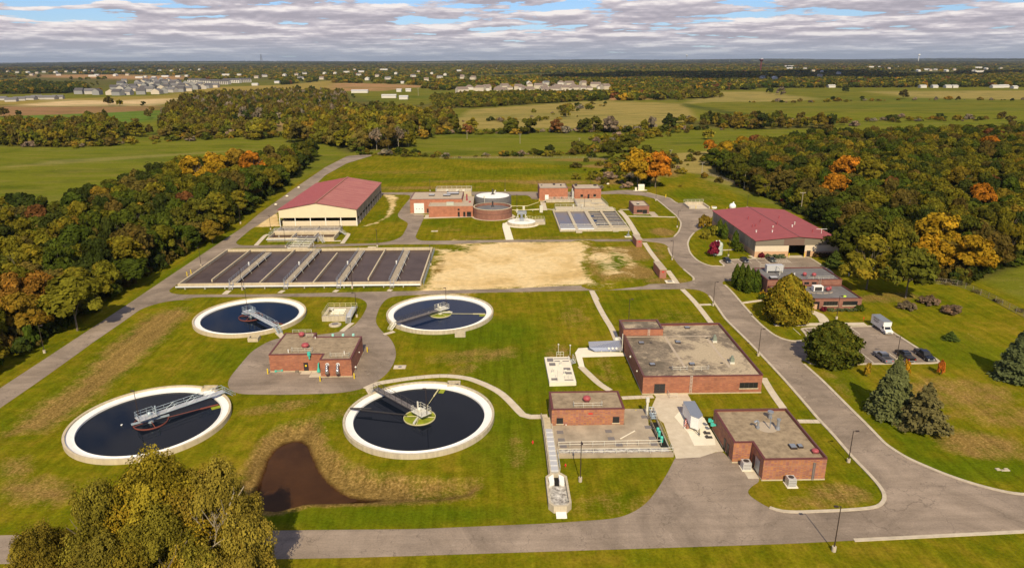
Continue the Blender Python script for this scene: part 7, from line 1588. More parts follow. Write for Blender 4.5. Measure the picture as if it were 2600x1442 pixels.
# globe trees by the curved road
def egg_mesh(name, n, seed, leaf, pr, zsc=.42):
    rg = np.random.default_rng(seed); z = rg.random(n) ** .85; R_ = np.array([pr(t) for t in z]); a = rg.random(n) * 2 * PI
    bump = 1 + .12 * np.sin(a * 3 + z * 7 + 1) * np.sin(z * 11 + 2) + .11 * np.sin(a * 5 + z * 9) + .09 * np.sin(a * 11 - z * 17 + 1) + .06 * rg.normal(size=n)
    r = R_ * bump * (1 - .22 * rg.random(n) ** 2)
    P = np.column_stack([r * np.cos(a), r * np.sin(a), z * .94 + .06 * rg.random(n) + .02 * np.sin(a * 7 + z * 30)])
    nrm = np.column_stack([np.cos(a), np.sin(a), (z - .35) * 1.3]) + rg.normal(size=(n, 3)) * .55
    return leaves(name, P, nrm, leaf, np.clip(.5 + .22 * np.sin(a * 5 + z * 21) + .2 * rg.normal(size=n), 0, 1), (rg.random(n) < .25 * z + .1) * 1.0, zsc)
EG1 = egg_mesh('crown', 16000, 71, .085, lambda t: (math.sin(PI * min(1, (t * .94 + .07)) ** .62)) ** .62)
EG2 = egg_mesh('crown', 15000, 72, .085, lambda t: (math.sin(PI * min(1, (t * .9 + .09)) ** .72)) ** .6)
tree('linden_tree', 'dense golden green egg shaped tree in front of the office', 75.6, 169.6, 13.0, 5.3, (.185, .150, .014), EG1, TS)
tree('round_tree', 'dense green round tree with brown tips at the car park entry', 75.5, 143.5, 10.0, 5.4, (.095, .105, .014), EG2, TS)
# arborvitae
TH = egg_mesh('crown', 3200, 73, .22, lambda t: .95 * (1 - t ** 2.6) ** .7 * (.72 + .28 * min(1, t * 4)), .2)
for i, (x, y, h_, r_) in enumerate(((71.9, 199.0, 7.2, 1.3), (73.3, 198.4, 7.6, 1.3), (74.5, 197.2, 7.4, 1.25), (72.5, 195.6, 6.6, 1.3), (75.2, 195.0, 7.0, 1.25), (73.6, 193.5, 7.4, 1.35), (76.4, 194.0, 6.9, 1.25))):
    tree('arborvitae', 'columnar bright green conifer in the tight clump left of the office', x, y, h_, r_, 'thuja', TH, None, 'arborvitae clump left of the office')
for i, (x, y, h_) in enumerate(((86.6, 263, 6.6), (86.8, 257.5, 6.4), (87.0, 245.5, 6.2))):
    tree('arborvitae', 'columnar green conifer along the left garage wall, ' + ('farthest', 'middle', 'nearest')[i] + ' of three', x, y, h_, 1.3, 'thuja', TH, None, 'arborvitae along the garage')
# shrubs
def shrub(label, x, y, h_, r_, tint, n=0, name='shrub', cat='shrub', me_=None, thin=False):
    t = thing(name, label, cat, (x, y, -.1), rng.random() * 6, None); t.scale = (r_, r_, h_)
    c = bpy.data.objects.new('foliage', me_ or (THIN if thin else SCR)[n % 2]); COL.objects.link(c); c.parent = t; c['tint'] = [*jit(tint, .08), 1.0]; return t
SH = crown_mesh('foliage', 2600, 18, .12, 81, base=.0, spread=.55, zs=.85)
shrub('dwarf spreading brown shrub on the right lawn, nearest the office', 113.3, 178.6, 1.9, 3.0, (.17, .125, .075), me_=SH)
shrub('dwarf spreading brown shrub on the right lawn, farthest of three', 121.6, 182.0, 2.2, 3.2, (.17, .12, .075), me_=SH)
shrub('dwarf spreading brown shrub on the right lawn, nearest the camera of three', 122.6, 174.6, 2.2, 3.4, (.17, .12, .075), me_=SH)
shrub('dark red round bush beside the office entrance', 88.9, 177.0, 1.5, 1.1, 'maroon', me_=SH)
shrub('round green bush at the right front corner of the office', 99.2, 177.0, 1.8, 1.4, 'green', me_=SH)
for i in range(4): shrub('low blue green juniper under the office windows', 91.2 + i * 2.0, 177.2, .9, 1.3, (.10, .125, .05), me_=SH)['group'] = 'junipers under the office windows'
shrub('round green bush at the left front corner of the garage', 86.6, 240.0, 3.2, 2.4, 'green', me_=SH)
shrub('dark red bush in front of the garage wall', 91.7, 230.9, 1.9, 1.2, 'maroon', me_=SH)
for i in range(3): shrub('spreading blue green juniper in front of the garage wall', 94 + i * 2.3, 230.9, 1.3, 1.7, (.10, .13, .06), me_=SH)['group'] = 'junipers in front of the garage'
for i in range(4): shrub('clipped brown red hedge bush right of the garage opening', 110.5 + i * 1.7, 230.9, 1.7, 1.2, (.10, .065, .02), me_=SH)['group'] = 'hedge right of the garage opening'
shrub('golden bush at the far left corner of the garage', 84.8, 276, 5.2, 3.4, 'ochre', me_=SH); shrub('dark green bush before the golden one at the garage corner', 84.0, 268, 2.6, 2.2, 'green', me_=SH)
shrub('yellow bush along the left garage wall', 85.6, 263.5, 4.2, 2.2, 'yellowg', me_=SH); shrub('small yellow green tree on the grass island by the road bend', 80.2, 258.5, 4.0, 2.2, 'yellowg', me_=SH)
shrub('dark green hedge along the left wall of the office', 76.2, 187.5, 1.8, 1.5, 'green', me_=SH); shrub('gold bush by the yellow bollard left of the office', 77.0, 191.0, 1.3, 1.0, 'gold', me_=SH); shrub('dark hedge bush below the gold one left of the office', 76.6, 184.5, 1.8, 1.6, 'green', me_=SH)
tree('maple_tree', 'round wine red tree in front of the pale round tank', 75.5, 233.0, 5.6, 2.6, (.20, .022, .045), SH, TR[0])
for (x, y), tn, lb in (((80.0, 136.2), (.34, .22, .02), 'left'), ((89.2, 137.1), (.45, .24, .015), 'middle'), ((96.7, 136.8), (.42, .13, .02), 'right, reddest')):
    tree('young_tree', 'small orange young tree below the near car park, ' + lb + ' of three', x, y, 3.2, .95, tn, SH, TR[1], 'young orange trees')
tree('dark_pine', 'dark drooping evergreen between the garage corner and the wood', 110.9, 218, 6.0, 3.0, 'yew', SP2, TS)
MB().path([(0, 0, 0), (0, 0, 1.5), (-.6, 0, 1.8), (-1.0, 0, 1.2)], .14, 8).build('vent_bend', 'galvw', loc=(111.5, 209, 0))
tag(bpy.data.objects['vent_bend'], 'pale bent vent pipe on the shaded lawn behind the office', 'vent pipe')

# ------------------------------------------------------------------ woods
MIXW = ['olive'] * 10 + ['olive_y'] * 12 + ['olive_b'] * 7 + ['green'] * 8 + ['dark'] * 6 + ['ochre']
def scatter_pts(P, sp, jitter=.42, seed=1):
    rg = np.random.default_rng(seed); x0 = min(p[0] for p in P); x1 = max(p[0] for p in P); y0 = min(p[1] for p in P); y1 = max(p[1] for p in P)
    gx, gy = np.meshgrid(np.arange(x0, x1, sp), np.arange(y0, y1, sp)); gx = gx.ravel() + (rg.random(gx.size) - .5) * 2 * jitter * sp; gy = gy.ravel() + (rg.random(gy.size) - .5) * 2 * jitter * sp
    k = inpoly(gx, gy, P); return np.column_stack([gx[k], gy[k]])
def in_view(p, m=12):
    return (p[:, 0] > -.80 * p[:, 1] - m) & (p[:, 0] < .84 * p[:, 1] + m)
special = [list(q) for q in D['special']]
for q in special:
    if 'golden left' in q[4] or 'left of its orange twin' in q[4]: q[0], q[1], q[2] = (76.0, 374.0), 18.5, 8.0
    elif 'left wood' in q[4] and ('golden' in q[4] or 'bright orange' in q[4] or 'dull gold' in q[4]) and q[0][1] > 360: q[1] = 15.5; q[2] = 7.2
    elif 'cut by the left frame' in q[4] or 'close to the left frame' in q[4]: q[3] = (.24, .125, .02); q[2] = 4.2
    elif 'right of its golden twin' in q[4]: q[0], q[1], q[2] = (85.0, 371.0), 17.5, 7.4
SPX = np.array([s[0] for s in special])
def clear(p, rad=5.0): return np.array([np.min(np.hypot(SPX[:, 0] - a, SPX[:, 1] - b)) > rad for a, b in p])
for (x, y), h_, r_, tn, lb in special:
    tree('broadleaf_tree', lb, x, y, h_ * 1.2, r_ * 1.15, tn, HI[rng.randrange(4)], TR[rng.randrange(3)])
def desc(tn): return {'olive': 'olive green', 'olive_y': 'yellow green', 'olive_b': 'brownish green', 'green': 'green', 'dark': 'dark green', 'ochre': 'ochre', 'bare': 'thin grey brown', 'gold': 'golden', 'orange': 'orange'}[tn]
rest = {}
for nm, P, sd, cnt, side in (('left', D['woodL'], 3, 125, 'left'), ('right', D['woodR'], 5, 140, 'right')):
    P = [tuple(p) for p in P]
    pts = scatter_pts(P, 7.2, seed=sd); pts = pts[in_view(pts)]; pts = pts[clear(pts, 6.5)]
    dc = np.hypot(pts[:, 0], pts[:, 1]); ed = polydist(pts[:, 0], pts[:, 1], P)
    order = np.argsort(dc + np.clip(ed - 6, 0, 40) * 3)
    ind, oth = order[:cnt], order[cnt:]
    for i in ind:
        x, y = pts[i]; tn = rng.choice(MIXW); h_ = 10.5 + rng.random() ** 1.2 * 7.0; r_ = 3.6 + rng.random() * 3.4
        if ed[i] < 3: h_ *= .8
        q = np.hypot(x, y); ux, uy = x / q, y / q
        for sx_, sy_ in SPX:      # keep the bright crowns from being buried by taller neighbours in front
            al = (sx_ - x) * ux + (sy_ - y) * uy; la = abs((sx_ - x) * uy - (sy_ - y) * ux)
            if 0 < al < 26 and la < 7: h_ = min(h_, 10.0)
        cr = THIN[rng.randrange(2)] if tn == 'bare' else HI[rng.randrange(4)]
        where = ('at the near end of', 'in the near half of', 'in the middle of', 'in the far half of', 'toward the far end of')[min(4, int((y - 130) / (62 if side == 'left' else 60)))]
        ez = 'on the lawn edge ' if ed[i] < 8 else ('just inside the edge ' if ed[i] < 20 else 'deep ')
        lb = desc(tn) + ' tree ' + ez + where + ' the ' + side + ' wood'
        tree('broadleaf_tree', lb, x, y, h_, r_, tn, cr, (TRP if tn == 'bare' else TR)[rng.randrange(2)], lb.replace(' tree ', ' trees '))
    rest[nm] = pts[oth]

def gn_scatter(name, pts, hs, rs, tints, protos, seed=0):
    """tree crowns set on the points of one mesh"""
    n = len(pts); me = bpy.data.meshes.new(name); me.vertices.add(n)
    co = np.column_stack([pts, np.zeros(n)]) if pts.shape[1] == 2 else pts
    me.vertices.foreach_set('co', co.astype(np.float32).ravel())
    def att(nm, ty, arr, key):
        a_ = me.attributes.new(nm, ty, 'POINT'); a_.data.foreach_set(key, np.asarray(arr, np.float32).ravel())
    att('scl', 'FLOAT_VECTOR', np.column_stack([rs, rs, hs]), 'vector'); att('rot', 'FLOAT', nrg.random(n) * 6.28, 'value')
    att('tint', 'FLOAT_COLOR', np.column_stack([tints, np.ones(n)]), 'color')
    a_ = me.attributes.new('pick', 'INT', 'POINT'); a_.data.foreach_set('value', nrg.integers(0, len(protos), n).astype(np.int32))
    me.update()
    o = bpy.data.objects.new(name, me); COL.objects.link(o); o['kind'] = 'stuff'
    ng = bpy.data.node_groups.new(name, 'GeometryNodeTree')
    ng.interface.new_socket('Geometry', in_out='INPUT', socket_type='NodeSocketGeometry'); ng.interface.new_socket('Geometry', in_out='OUTPUT', socket_type='NodeSocketGeometry')
    gi = ng.nodes.new('NodeGroupInput'); go = ng.nodes.new('NodeGroupOutput'); ip = ng.nodes.new('GeometryNodeInstanceOnPoints'); jn = ng.nodes.new('GeometryNodeJoinGeometry')
    for p in reversed(protos):
        oi = ng.nodes.new('GeometryNodeObjectInfo'); oi.inputs['Object'].default_value = p; oi.inputs['As Instance'].default_value = True; oi.transform_space = 'ORIGINAL'
        ng.links.new(oi.outputs['Geometry'], jn.inputs[0])
    def na(nm, ty):
        x = ng.nodes.new('GeometryNodeInputNamedAttribute'); x.data_type = ty; x.inputs[0].default_value = nm; return [s for s in x.outputs if s.enabled and s.name == 'Attribute'][0]
    ng.links.new(gi.outputs[0], ip.inputs['Points']); ng.links.new(jn.outputs[0], ip.inputs['Instance'])
    ip.inputs['Pick Instance'].default_value = True
    ng.links.new(na('pick', 'INT'), ip.inputs['Instance Index']); ng.links.new(na('scl', 'FLOAT_VECTOR'), ip.inputs['Scale'])
    cx_ = ng.nodes.new('ShaderNodeCombineXYZ'); ng.links.new(na('rot', 'FLOAT'), cx_.inputs[2]); ng.links.new(cx_.outputs[0], ip.inputs['Rotation'])
    ng.links.new(ip.outputs[0], go.inputs[0])
    md = o.modifiers.new('scatter', 'NODES'); md.node_group = ng
    return o
def crowns_of(meshes):
    """standing trees of the scene whose crowns use these meshes (the masses repeat them)"""
    out = []
    for m_ in meshes:
        for o in bpy.data.objects:
            if o.type == 'MESH' and o.data == m_: out.append(o); break
    return out
def tints_for(n, mix, a=.16):
    return np.array([jit(rng.choice(mix), a) for _ in range(n)])
HIo = crowns_of(HI)
for nm in ('left', 'right'):
    p = rest[nm]; n = len(p)
    hfr = np.ones(n)
    for sx_, sy_ in SPX:
        q = np.hypot(p[:, 0], p[:, 1]); al = ((sx_ - p[:, 0]) * p[:, 0] + (sy_ - p[:, 1]) * p[:, 1]) / q; la = np.abs((sx_ - p[:, 0]) * p[:, 1] - (sy_ - p[:, 1]) * p[:, 0]) / q
        hfr[(al > 0) & (al < 30) & (la < 8)] = .68
    if n: gn_scatter('woodland', p, (10.5 + nrg.random(n) * 6.0) * hfr, 4.4 + nrg.random(n) * 2.2, tints_for(n, MIXW + (['rust'] if nm == 'right' else [])), HIo)

# single trees of the fields
SL = ['left of two round trees in the middle meadow', 'right of two round trees in the middle meadow', 'small rusty one right of the two round trees', 'left part of the large clump in the middle meadow', 'middle of the large clump in the middle meadow', 'brown right part of the large clump in the middle meadow',
      'rusty one at the left end of the middle meadow', 'thin one in the straw field', 'dark one at the back fence', 'slim one before the right meadow, left', 'slim one before the right meadow, right', 'rounded one before the right meadow', 'left of two in the far right green field', 'right of two in the far right green field',
      'on the far ridge line of the right field', 'small round one in the right field, left', 'small round one in the right field, right', 'large lone one leaning in the right field', 'near the right frame edge in the green field', 'second one near the right frame edge', 'left of two on the tan strip', 'right of two on the tan strip', 'tiny one on the tan strip',
      'left dark round one on the ochre rise', 'right dark round one on the ochre rise', 'at the left start of the right tree row', 'second in the right tree row', 'bright yellow green one below the right tree row', 'tall dark one in the right tree row', 'rust tinted one in the right tree row', 'tall one between the left clumps', 'large one left of the middle wood',
      'bush at the foot of the willows, middle', 'bush at the foot of the willows, right', 'bush at the foot of the willows, left', 'at the left edge of the brown field', 'second at the left edge of the brown field']
STN = ['olive', 'olive', 'rust', 'olive', 'olive', 'bare', 'rust', 'olive_y', 'dark', 'olive_y', 'bare', 'dark', 'dark', 'bare', 'dark', 'dark', 'dark', 'olive_b', 'olive_b', 'olive_b', 'olive_b', 'olive_y', 'dark', 'dark', 'dark', 'bare', 'dark', 'yellowg', 'dark', 'ochre', 'olive_y', 'olive_y', 'green', 'green', 'green', 'olive_b', 'dark']
for i, ((x, y), h_) in enumerate(D['singles']):
    h_ = min(h_, 15); r_ = h_ * (.55 if h_ < 13 else .5)
    if i in (9, 10): r_ = h_ * .3
    tn = STN[i]
    tree('field_tree', desc(tn) + ' tree, ' + SL[i] if tn in ('olive', 'olive_y', 'olive_b', 'green', 'dark', 'ochre', 'bare') else ('rusty' if tn == 'rust' else 'yellow') + ' tree, ' + SL[i], x, y, h_, r_, tn, MID[i % 3], TR[i % 3])
# small trees and sumac along the right fence
for i in range(12):
    f_ = i / 11; x = 130.5 + (9 - 4 * f_) * math.sin(f_ * 2.2) + 1.5; y = 372 - f_ * 100
    tn = ['red', 'green', 'maroon', 'red', 'olive_y', 'red', 'maroon', 'olive_b', 'red', 'rust', 'ochre', 'green'][i]
    s_ = shrub(('crimson' if tn in ('red', 'maroon') else 'mixed green and brown') + ' bush on the wire fence at the foot of the right wood', x, y, 2.2 + rng.random() * 1.8, 2.0 + rng.random() * 1.2, (.28, .03, .04) if tn in ('red', 'maroon') else tn, me_=SH, name='fence_bush')
    s_['group'] = ('crimson' if tn in ('red', 'maroon') else 'mixed') + ' fence bushes'
for i, (x, y) in enumerate(((127, 204.5), (131, 202.5), (136.5, 199), (140.6, 191), (141, 183), (141.6, 175), (141, 166))):
    shrub('low brown bush on the bank fence at the far right', x + .8, y + .5, .8, 1.6, (.13, .11, .03), me_=SH, name='fence_bush')['group'] = 'bushes on the bank fence'
for i, (x, y, h_, tn) in enumerate(((66, 452, 3, 'olive_y'), (70, 440, 3.5, 'ochre'), (72, 425, 4, 'olive_y'), (60, 470, 2.6, 'olive'), (84, 436, 6, 'olive'), (90, 450, 5, 'olive_b'), (100, 465, 6, 'ochre'), (76, 398, 1.6, 'olive'), (110, 440, 3, 'olive_b'), (120, 400, 3, 'ochre'), (124, 385, 3, 'olive_b'), (50, 372, 2, 'olive_b'), (107, 500, 7, 'olive'), (60, 512, 8, 'olive'))):
    shrub(('yellowish', 'golden')[tn == 'ochre'] + ' scrub on the rough slope behind the orange tree', x, y, h_, h_ * .8, tn, i, name='scrub_bush')['group'] = ('golden' if tn == 'ochre' else 'yellowish') + ' scrub on the rough slope'

# dark undergrowth filling the foot of the wood edges
up_pts = []
for P in (D['woodL'], D['woodR']):
    P = [tuple(p) for p in P]; q = scatter_pts(P, 3.6, seed=9); q = q[in_view(q)]; q = q[polydist(q[:, 0], q[:, 1], P) < 13]; up_pts.append(q)
q = np.vstack(up_pts); n = len(q)
gn_scatter('undergrowth', q, 2.2 + 3.2 * nrg.random(n), 2.0 + 1.4 * nrg.random(n), tints_for(n, ['dark', 'dark', 'green', 'olive', 'olive_b'], .2), crowns_of(SCR))
# ------------------------------------------------------------------ far woods
MIXF = dict(far_left=['dark'] * 4 + ['olive'] * 3 + ['ochre', 'green'], clumpA=['olive'] * 3 + ['olive_b'] * 3 + ['olive_y'] * 3 + ['ochre'], clumpB=['olive_b'] * 3 + ['olive_y'] * 3 + ['olive'], poplar=['olive_b'] * 5 + ['bare'] + ['olive_y'] * 2 + ['dark', 'olive'],
            willows=['olive_y'] * 3 + ['olive_b'] * 3 + ['ochre'] + ['olive'] * 2, strip=['olive'] * 3 + ['olive_y'] * 3 + ['dark', 'olive_b'], row=['olive_b'] * 2 + ['olive_y', 'ochre', 'dark', 'olive'], farR=['olive_y', 'olive', 'olive_b'])
MIDo = crowns_of(MID)
for nm, P, h_, s_ in D['woods']:
    P = [tuple(p) for p in P]
    if nm == 'farR': P = [(300, 1230), (378, 1246), (440, 1420), (300, 1400)]
    if nm == 'far_left': P = [(-1300, 1500), (-921, 1554), (-924, 1650), (-1150, 2050), (-1750, 2300), (-1750, 1600)]
    if nm == 'willows': P = P[:6] + [(-59, 780), (-160, 900), (-220, 760), (-180, 620)]
    if nm == 'poplar': s_ = 9
    pts = scatter_pts(P, s_, seed=sum(map(ord, nm))); n = len(pts)
    rg_ = np.random.default_rng(n + 3)
    ns = np.sin(pts[:, 0] / 23.0) * np.sin(pts[:, 1] / 31.0) + .6 * np.sin(pts[:, 0] / 9.0 + pts[:, 1] / 14.0)
    eg = polydist(pts[:, 0], pts[:, 1], P); pts = pts[(ns + rg_.random(n) * .9 > -.15) | ((eg > 60) & (ns > -.6))]
    ex = pts[rg_.integers(0, len(pts), len(pts) // 6)] + rg_.normal(size=(len(pts) // 6, 2)) * np.array([16, 22]); pts = np.vstack([pts, ex]); n = len(pts)
    if nm in ('row',): pts = pts[::2]; n = len(pts)
    gn_scatter('woodland', pts, h_ * (.55 + .75 * nrg.random(n) ** 1.3), h_ * (.30 + .30 * nrg.random(n)) if nm != 'poplar' else h_ * (.22 + .20 * nrg.random(n)), tints_for(n, MIXF[nm], .22) * 1.22, MIDo)
# the tall poplar-like group among the willows, pale trunks showing
for i, (x, y, h_, tn) in enumerate(((-92, 540, 17, 'bare'), (-84, 545, 18, 'olive_b'), (-77, 552, 17, 'bare'), (-98, 552, 16, 'olive_b'), (-70, 560, 15, 'olive_y'), (-104, 560, 13, 'olive_y'))):
    tree('willow_tree', 'tall ' + desc(tn) + ' willow with pale trunk at the end of the left wood', x, y, h_, h_ * .38, tn, (THIN if tn == 'bare' else MID)[i % 2], TRP[i % 2], 'willows at the end of the left wood')

# rough growth: ditch lines, fence rows and the slope behind the plant
sc_pts = []
rg_ = np.random.default_rng(77)
def band(P, w, n):
    Q = np.array(resample(P, 2.0)); return Q[rg_.integers(0, len(Q), n)] + rg_.normal(size=(n, 2)) * w
for P, w_, n_ in (([(-60, 660), (20, 668), (110, 672), (190, 690)], (3, 5), 170), ([(-95, 516), (-40, 500), (30, 505), (95, 520)], (3, 4), 110), ([(62, 380), (75, 430), (105, 470), (140, 500)], (14, 16), 150), ([(70, 520), (110, 600), (180, 700)], (10, 12), 120),
                  ([(-430, 600), (-340, 575), (-250, 640), (-130, 640)], (8, 6), 120), ([(-200, 310), (-205, 440), (-130, 500)], (4, 8), 60), ([(200, 690), (360, 770), (560, 780)], (14, 14), 120), ([(400, 1100), (700, 1160), (1000, 1130)], (12, 8), 70), ([(-80, 760), (40, 800), (160, 1100)], (12, 20), 60)):
    sc_pts.append(band(P, w_, n_))
sc_pts = np.vstack(sc_pts); sc_pts = sc_pts[~inpoly(sc_pts[:, 0], sc_pts[:, 1], rings[0])]
n = len(sc_pts); hs_ = 1.0 + 3.2 * nrg.random(n) ** 2.2; hs_ = np.where(sc_pts[:, 1] > 560, hs_ * 1.5, hs_)
gn_scatter('scrub', sc_pts, hs_, hs_ * (.7 + .7 * nrg.random(n)), tints_for(n, ['olive', 'olive_y', 'olive_b', 'olive_y', 'ochre', 'bare', 'dark'], .25) * 1.15, crowns_of(SCR))
# town canopy out to the horizon: one mass of crowns
LOWo = []
for i, (x, y) in enumerate(((1180, 2050), (-620, 2300))):
    o = tree('distant_tree', ('dark tree alone at the edge of the far right field', 'dark tree by the white house on the ochre rise')[i], x, y, 12, 8, 'dark', LOW[i], None); LOWo.append(o.children[0])
def density_band(y0, y1, sp, xa, xb, keep, seed):
    rg = np.random.default_rng(seed); n = int((y1 - y0) * (xb - xa) * (y0 + y1) / 2 / (sp * sp))
    y = y0 + (y1 - y0) * rg.random(n); x = (xa + (xb - xa) * rg.random(n)) * y
    p = np.column_stack([x, y]); return p[keep(x, y)]
def fieldmask(x, y):
    m = np.ones(x.shape, bool)
    for nm, P in D['fields']: m &= ~inpoly(x, y, [tuple(p) for p in P])
    # clearings of smooth shape
    f = np.sin(x / 310.0 + 1.3) * np.sin(y / 420.0 + .5) + .5 * np.sin(x / 130.0 - y / 260.0)
    return m & (f < .72)
far_pts = []
# (y0,y1,spacing,xmin/y,xmax/y)
houses = [tuple(p) for p in D['houses_sub'] + D['houses_left'] + D['houses_mid'] + D['apts'] + D['town']] + [tuple(b[0]) for b in D['barns']]
HX = np.array(houses)
def clear_h(p, f=.012):
    k = np.ones(len(p), bool)
    for hx, hy in HX:   # leave the line of sight in front of houses open
        dy = hy - p[:, 1]; k &= ~((np.abs(p[:, 0] - hx * p[:, 1] / hy) < 10 + hy * .003) & (dy > -16) & (dy < hy * .16))
    return k
bands = [(1180, 1650, 15, -.02, .26, lambda x, y: y > 1170 + 0 * x), (1560, 2100, 15, -.10, .36, lambda x, y: y > 1600 - .2 * x), (1640, 2300, 16, .34, .86, lambda x, y: y > 1660 + 0 * x), (1900, 2600, 16, -.30, .86, fieldmask), (2600, 3600, 20, -.42, .86, fieldmask),
         (2300, 3600, 30, -.86, -.42, lambda x, y: fieldmask(x, y) & (np.sin(x / 90.0) + np.sin(y / 160.0 + x / 300.0) > .2)), (3600, 5200, 27, -.86, .88, fieldmask), (5200, 8000, 42, -.86, .88, fieldmask), (8000, 13000, 75, -.86, .88, lambda x, y: np.sin(x / 700.0) + np.sin(y / 900.0 + x / 1500) > -.6),
         (13000, 24000, 150, -.86, .88, lambda x, y: np.sin(x / 1700.0) + np.sin(y / 1300.0) > -.5)]
MIXT = ['olive'] * 9 + ['olive_y'] * 9 + ['dark'] * 8 + ['green'] * 7 + ['ochre'] * 3 + ['yellowg'] * 3 + ['gold', 'rust', 'olive_b', 'olive_b', 'olive_b']
MIXD = ['dark'] * 7 + ['olive'] * 3 + ['olive_b'] * 2
for i, (a_, b_, sp_, xa, xb, kp) in enumerate(bands):
    p = density_band(a_, b_, sp_, xa, xb, kp, 100 + i)
    if a_ < 5000: p = p[clear_h(p)]
    n = len(p)
    if not n: continue
    sc_ = max(1.0, a_ / 3200.0)
    hs = (8 + 5 * nrg.random(n)) * (1 + .25 * (sc_ - 1)); rs = (5 + 3.5 * nrg.random(n)) * sc_ * (1.15 if a_ > 5000 else 1.0)
    z = np.zeros(n)
    hh_ = np.clip((p[:, 1] - 5000) / 9000, 0, 1) * (10 + 14 * np.sin(p[:, 0] / 2100.0 + p[:, 1] / 3500.0) + 8 * np.sin(p[:, 0] / 900.0 - p[:, 1] / 2500.0 + 1.3))
    z += np.clip(hh_, 0, 40) - .3
    mixn = MIXT if i < 8 else MIXD + MIXT[:6]
    if i == 0: mixn = MIXT
    tt = tints_for(n, mixn, .2) * (1.15 if a_ < 5000 else .95)
    gn_scatter('town_woodland', np.column_stack([p, z]), hs, rs, tt, LOWo if a_ > 1700 else LOWo)

# ------------------------------------------------------------------ houses
def house_mesh(w, d, h, rh, hip=False):
    mb = MB(); mb.box(-w / 2, w / 2, -d / 2, d / 2, 0, h)
    mb.add([(-w / 2, -d / 2, h), (-w / 2, d / 2, h), (-w / 2, 0, h + rh)], [(0, 2, 1)]).add([(w / 2, -d / 2, h), (w / 2, d / 2, h), (w / 2, 0, h + rh)], [(0, 1, 2)]) if not hip else None
    rf = MB(); o_ = .5; x_ = w / 2 + o_; y_ = d / 2 + o_; xr_ = x_ if not hip else x_ - d / 2
    rf.add([(-x_, -y_, h - .15), (x_, -y_, h - .15), (xr_, 0, h + rh + .1), (-xr_, 0, h + rh + .1)], [(0, 1, 2, 3)])
    rf.add([(x_, y_, h - .15), (-x_, y_, h - .15), (-xr_, 0, h + rh + .1), (xr_, 0, h + rh + .1)], [(0, 1, 2, 3)])
    if hip: rf.add([(x_, -y_, h - .15), (x_, y_, h - .15), (xr_, 0, h + rh + .1)], [(0, 1, 2)]).add([(-x_, y_, h - .15), (-x_, -y_, h - .15), (-xr_, 0, h + rh + .1)], [(0, 1, 2)])
    return mb, rf
HC = dict(grey=(.27, .27, .27), cream=(.55, .48, .38), white=(.60, .57, .52), pale=(.45, .42, .38))
RC = dict(dark=(.085, .08, .085), grey=(.14, .135, .14), brown=(.20, .155, .13), metal=(.5, .5, .52), wh=(.50, .49, .47), red=(.3, .12, .08))
for k, v in HC.items(): MT['h_' + k] = mat('wall_' + k, v, .8)
for k, v in RC.items(): MT['r_' + k] = mat('shingle_' + k, v, .85)
cache = {}
def house(name, label, x, y, w, d, h, rh, wall, roof, rz, group, hip=False, cat='house', win=False):
    key = (w, d, h, rh, wall, roof, hip)
    if key not in cache:
        a_, b_ = house_mesh(w, d, h, rh, hip); cache[key] = (a_.mesh('wall', 'h_' + wall), b_.mesh('roof', 'r_' + roof))
    t = thing(name, label, cat, (x, y, 0), rz, group)
    for nm, me_ in zip(('wall', 'roof'), cache[key]):
        o = bpy.data.objects.new(nm, me_); COL.objects.link(o); o.parent = t
    return t
r5 = random.Random(9)
for i, (x, y) in enumerate(D['houses_sub']):
    wl_ = ['grey', 'pale', 'grey', 'cream'][i % 4]; w = [17, 20, 15][i % 3]; hh2 = [7.5, 6.5][i % 2]
    rw_ = 'front' if y < 1500 else 'middle' if y < 1900 else 'back'; wh_ = ['left', 'centre', 'right'][min(2, max(0, int((x / y + .74) / .13)))]; rf_ = ['dark', 'grey'][i % 2]
    house('suburban_house', wl_ + ' walled ' + rf_ + ' roofed house, ' + rw_ + ' ' + wh_ + ' of the packed new estate', x, y, w, [14, 17][i % 2], hh2, 5.0, wl_, ['dark', 'grey'][i % 2], [0, .3, PI / 2, PI / 2 + .4, -.3][i % 5], wl_ + ' ' + rf_ + ' roofed houses, ' + rw_ + ' ' + wh_ + ' of the estate')
for i, (x, y) in enumerate(D['houses_left']):
    house('suburban_house', 'low grey roofed house in the short row at the left frame edge', x, y, 17, 13, 3.5, 3.4, 'pale', 'grey', .25 * (i % 3), 'row of houses at the left frame edge')
for i, (x, y) in enumerate(D['houses_mid']):
    wh_ = ['left end', 'left part', 'middle', 'right part', 'right end'][min(4, max(0, int((x / y + .07) / .052)))]; rw_ = 'front' if y < 1420 else 'back'; cl_ = 'cream' if i % 4 else 'white'
    house('suburban_house', cl_ + ' taupe roofed house in the ' + rw_ + ' row at the ' + wh_ + ' of the beige houses', x, y, [19, 24, 16][i % 3], 14, [6.0, 8.0][i % 2], 4.6, 'cream' if i % 4 else 'white', 'brown', [0, .5, PI / 2, -.4][i % 4], cl_ + ' houses, ' + rw_ + ' row, ' + wh_, hip=(i % 2 == 0))
for i, (x, y) in enumerate(D['apts']):
    t = house('apartment_block', ['leftmost', 'second from left', 'middle', 'second from right', 'rightmost'][i] + ' of the long white and grey apartment rows', x, y, 58, 16, 9, 4, 'white' if i in (0, 1, 3) else 'pale', 'dark', -.25 if i < 4 else .7, 'apartment rows', cat='apartment block')
    for k in range(9): MB().box(-25 + k * 6, -23 + k * 6, -8.1, -8.02, 1, 8.5).build('window', 'glass', t)
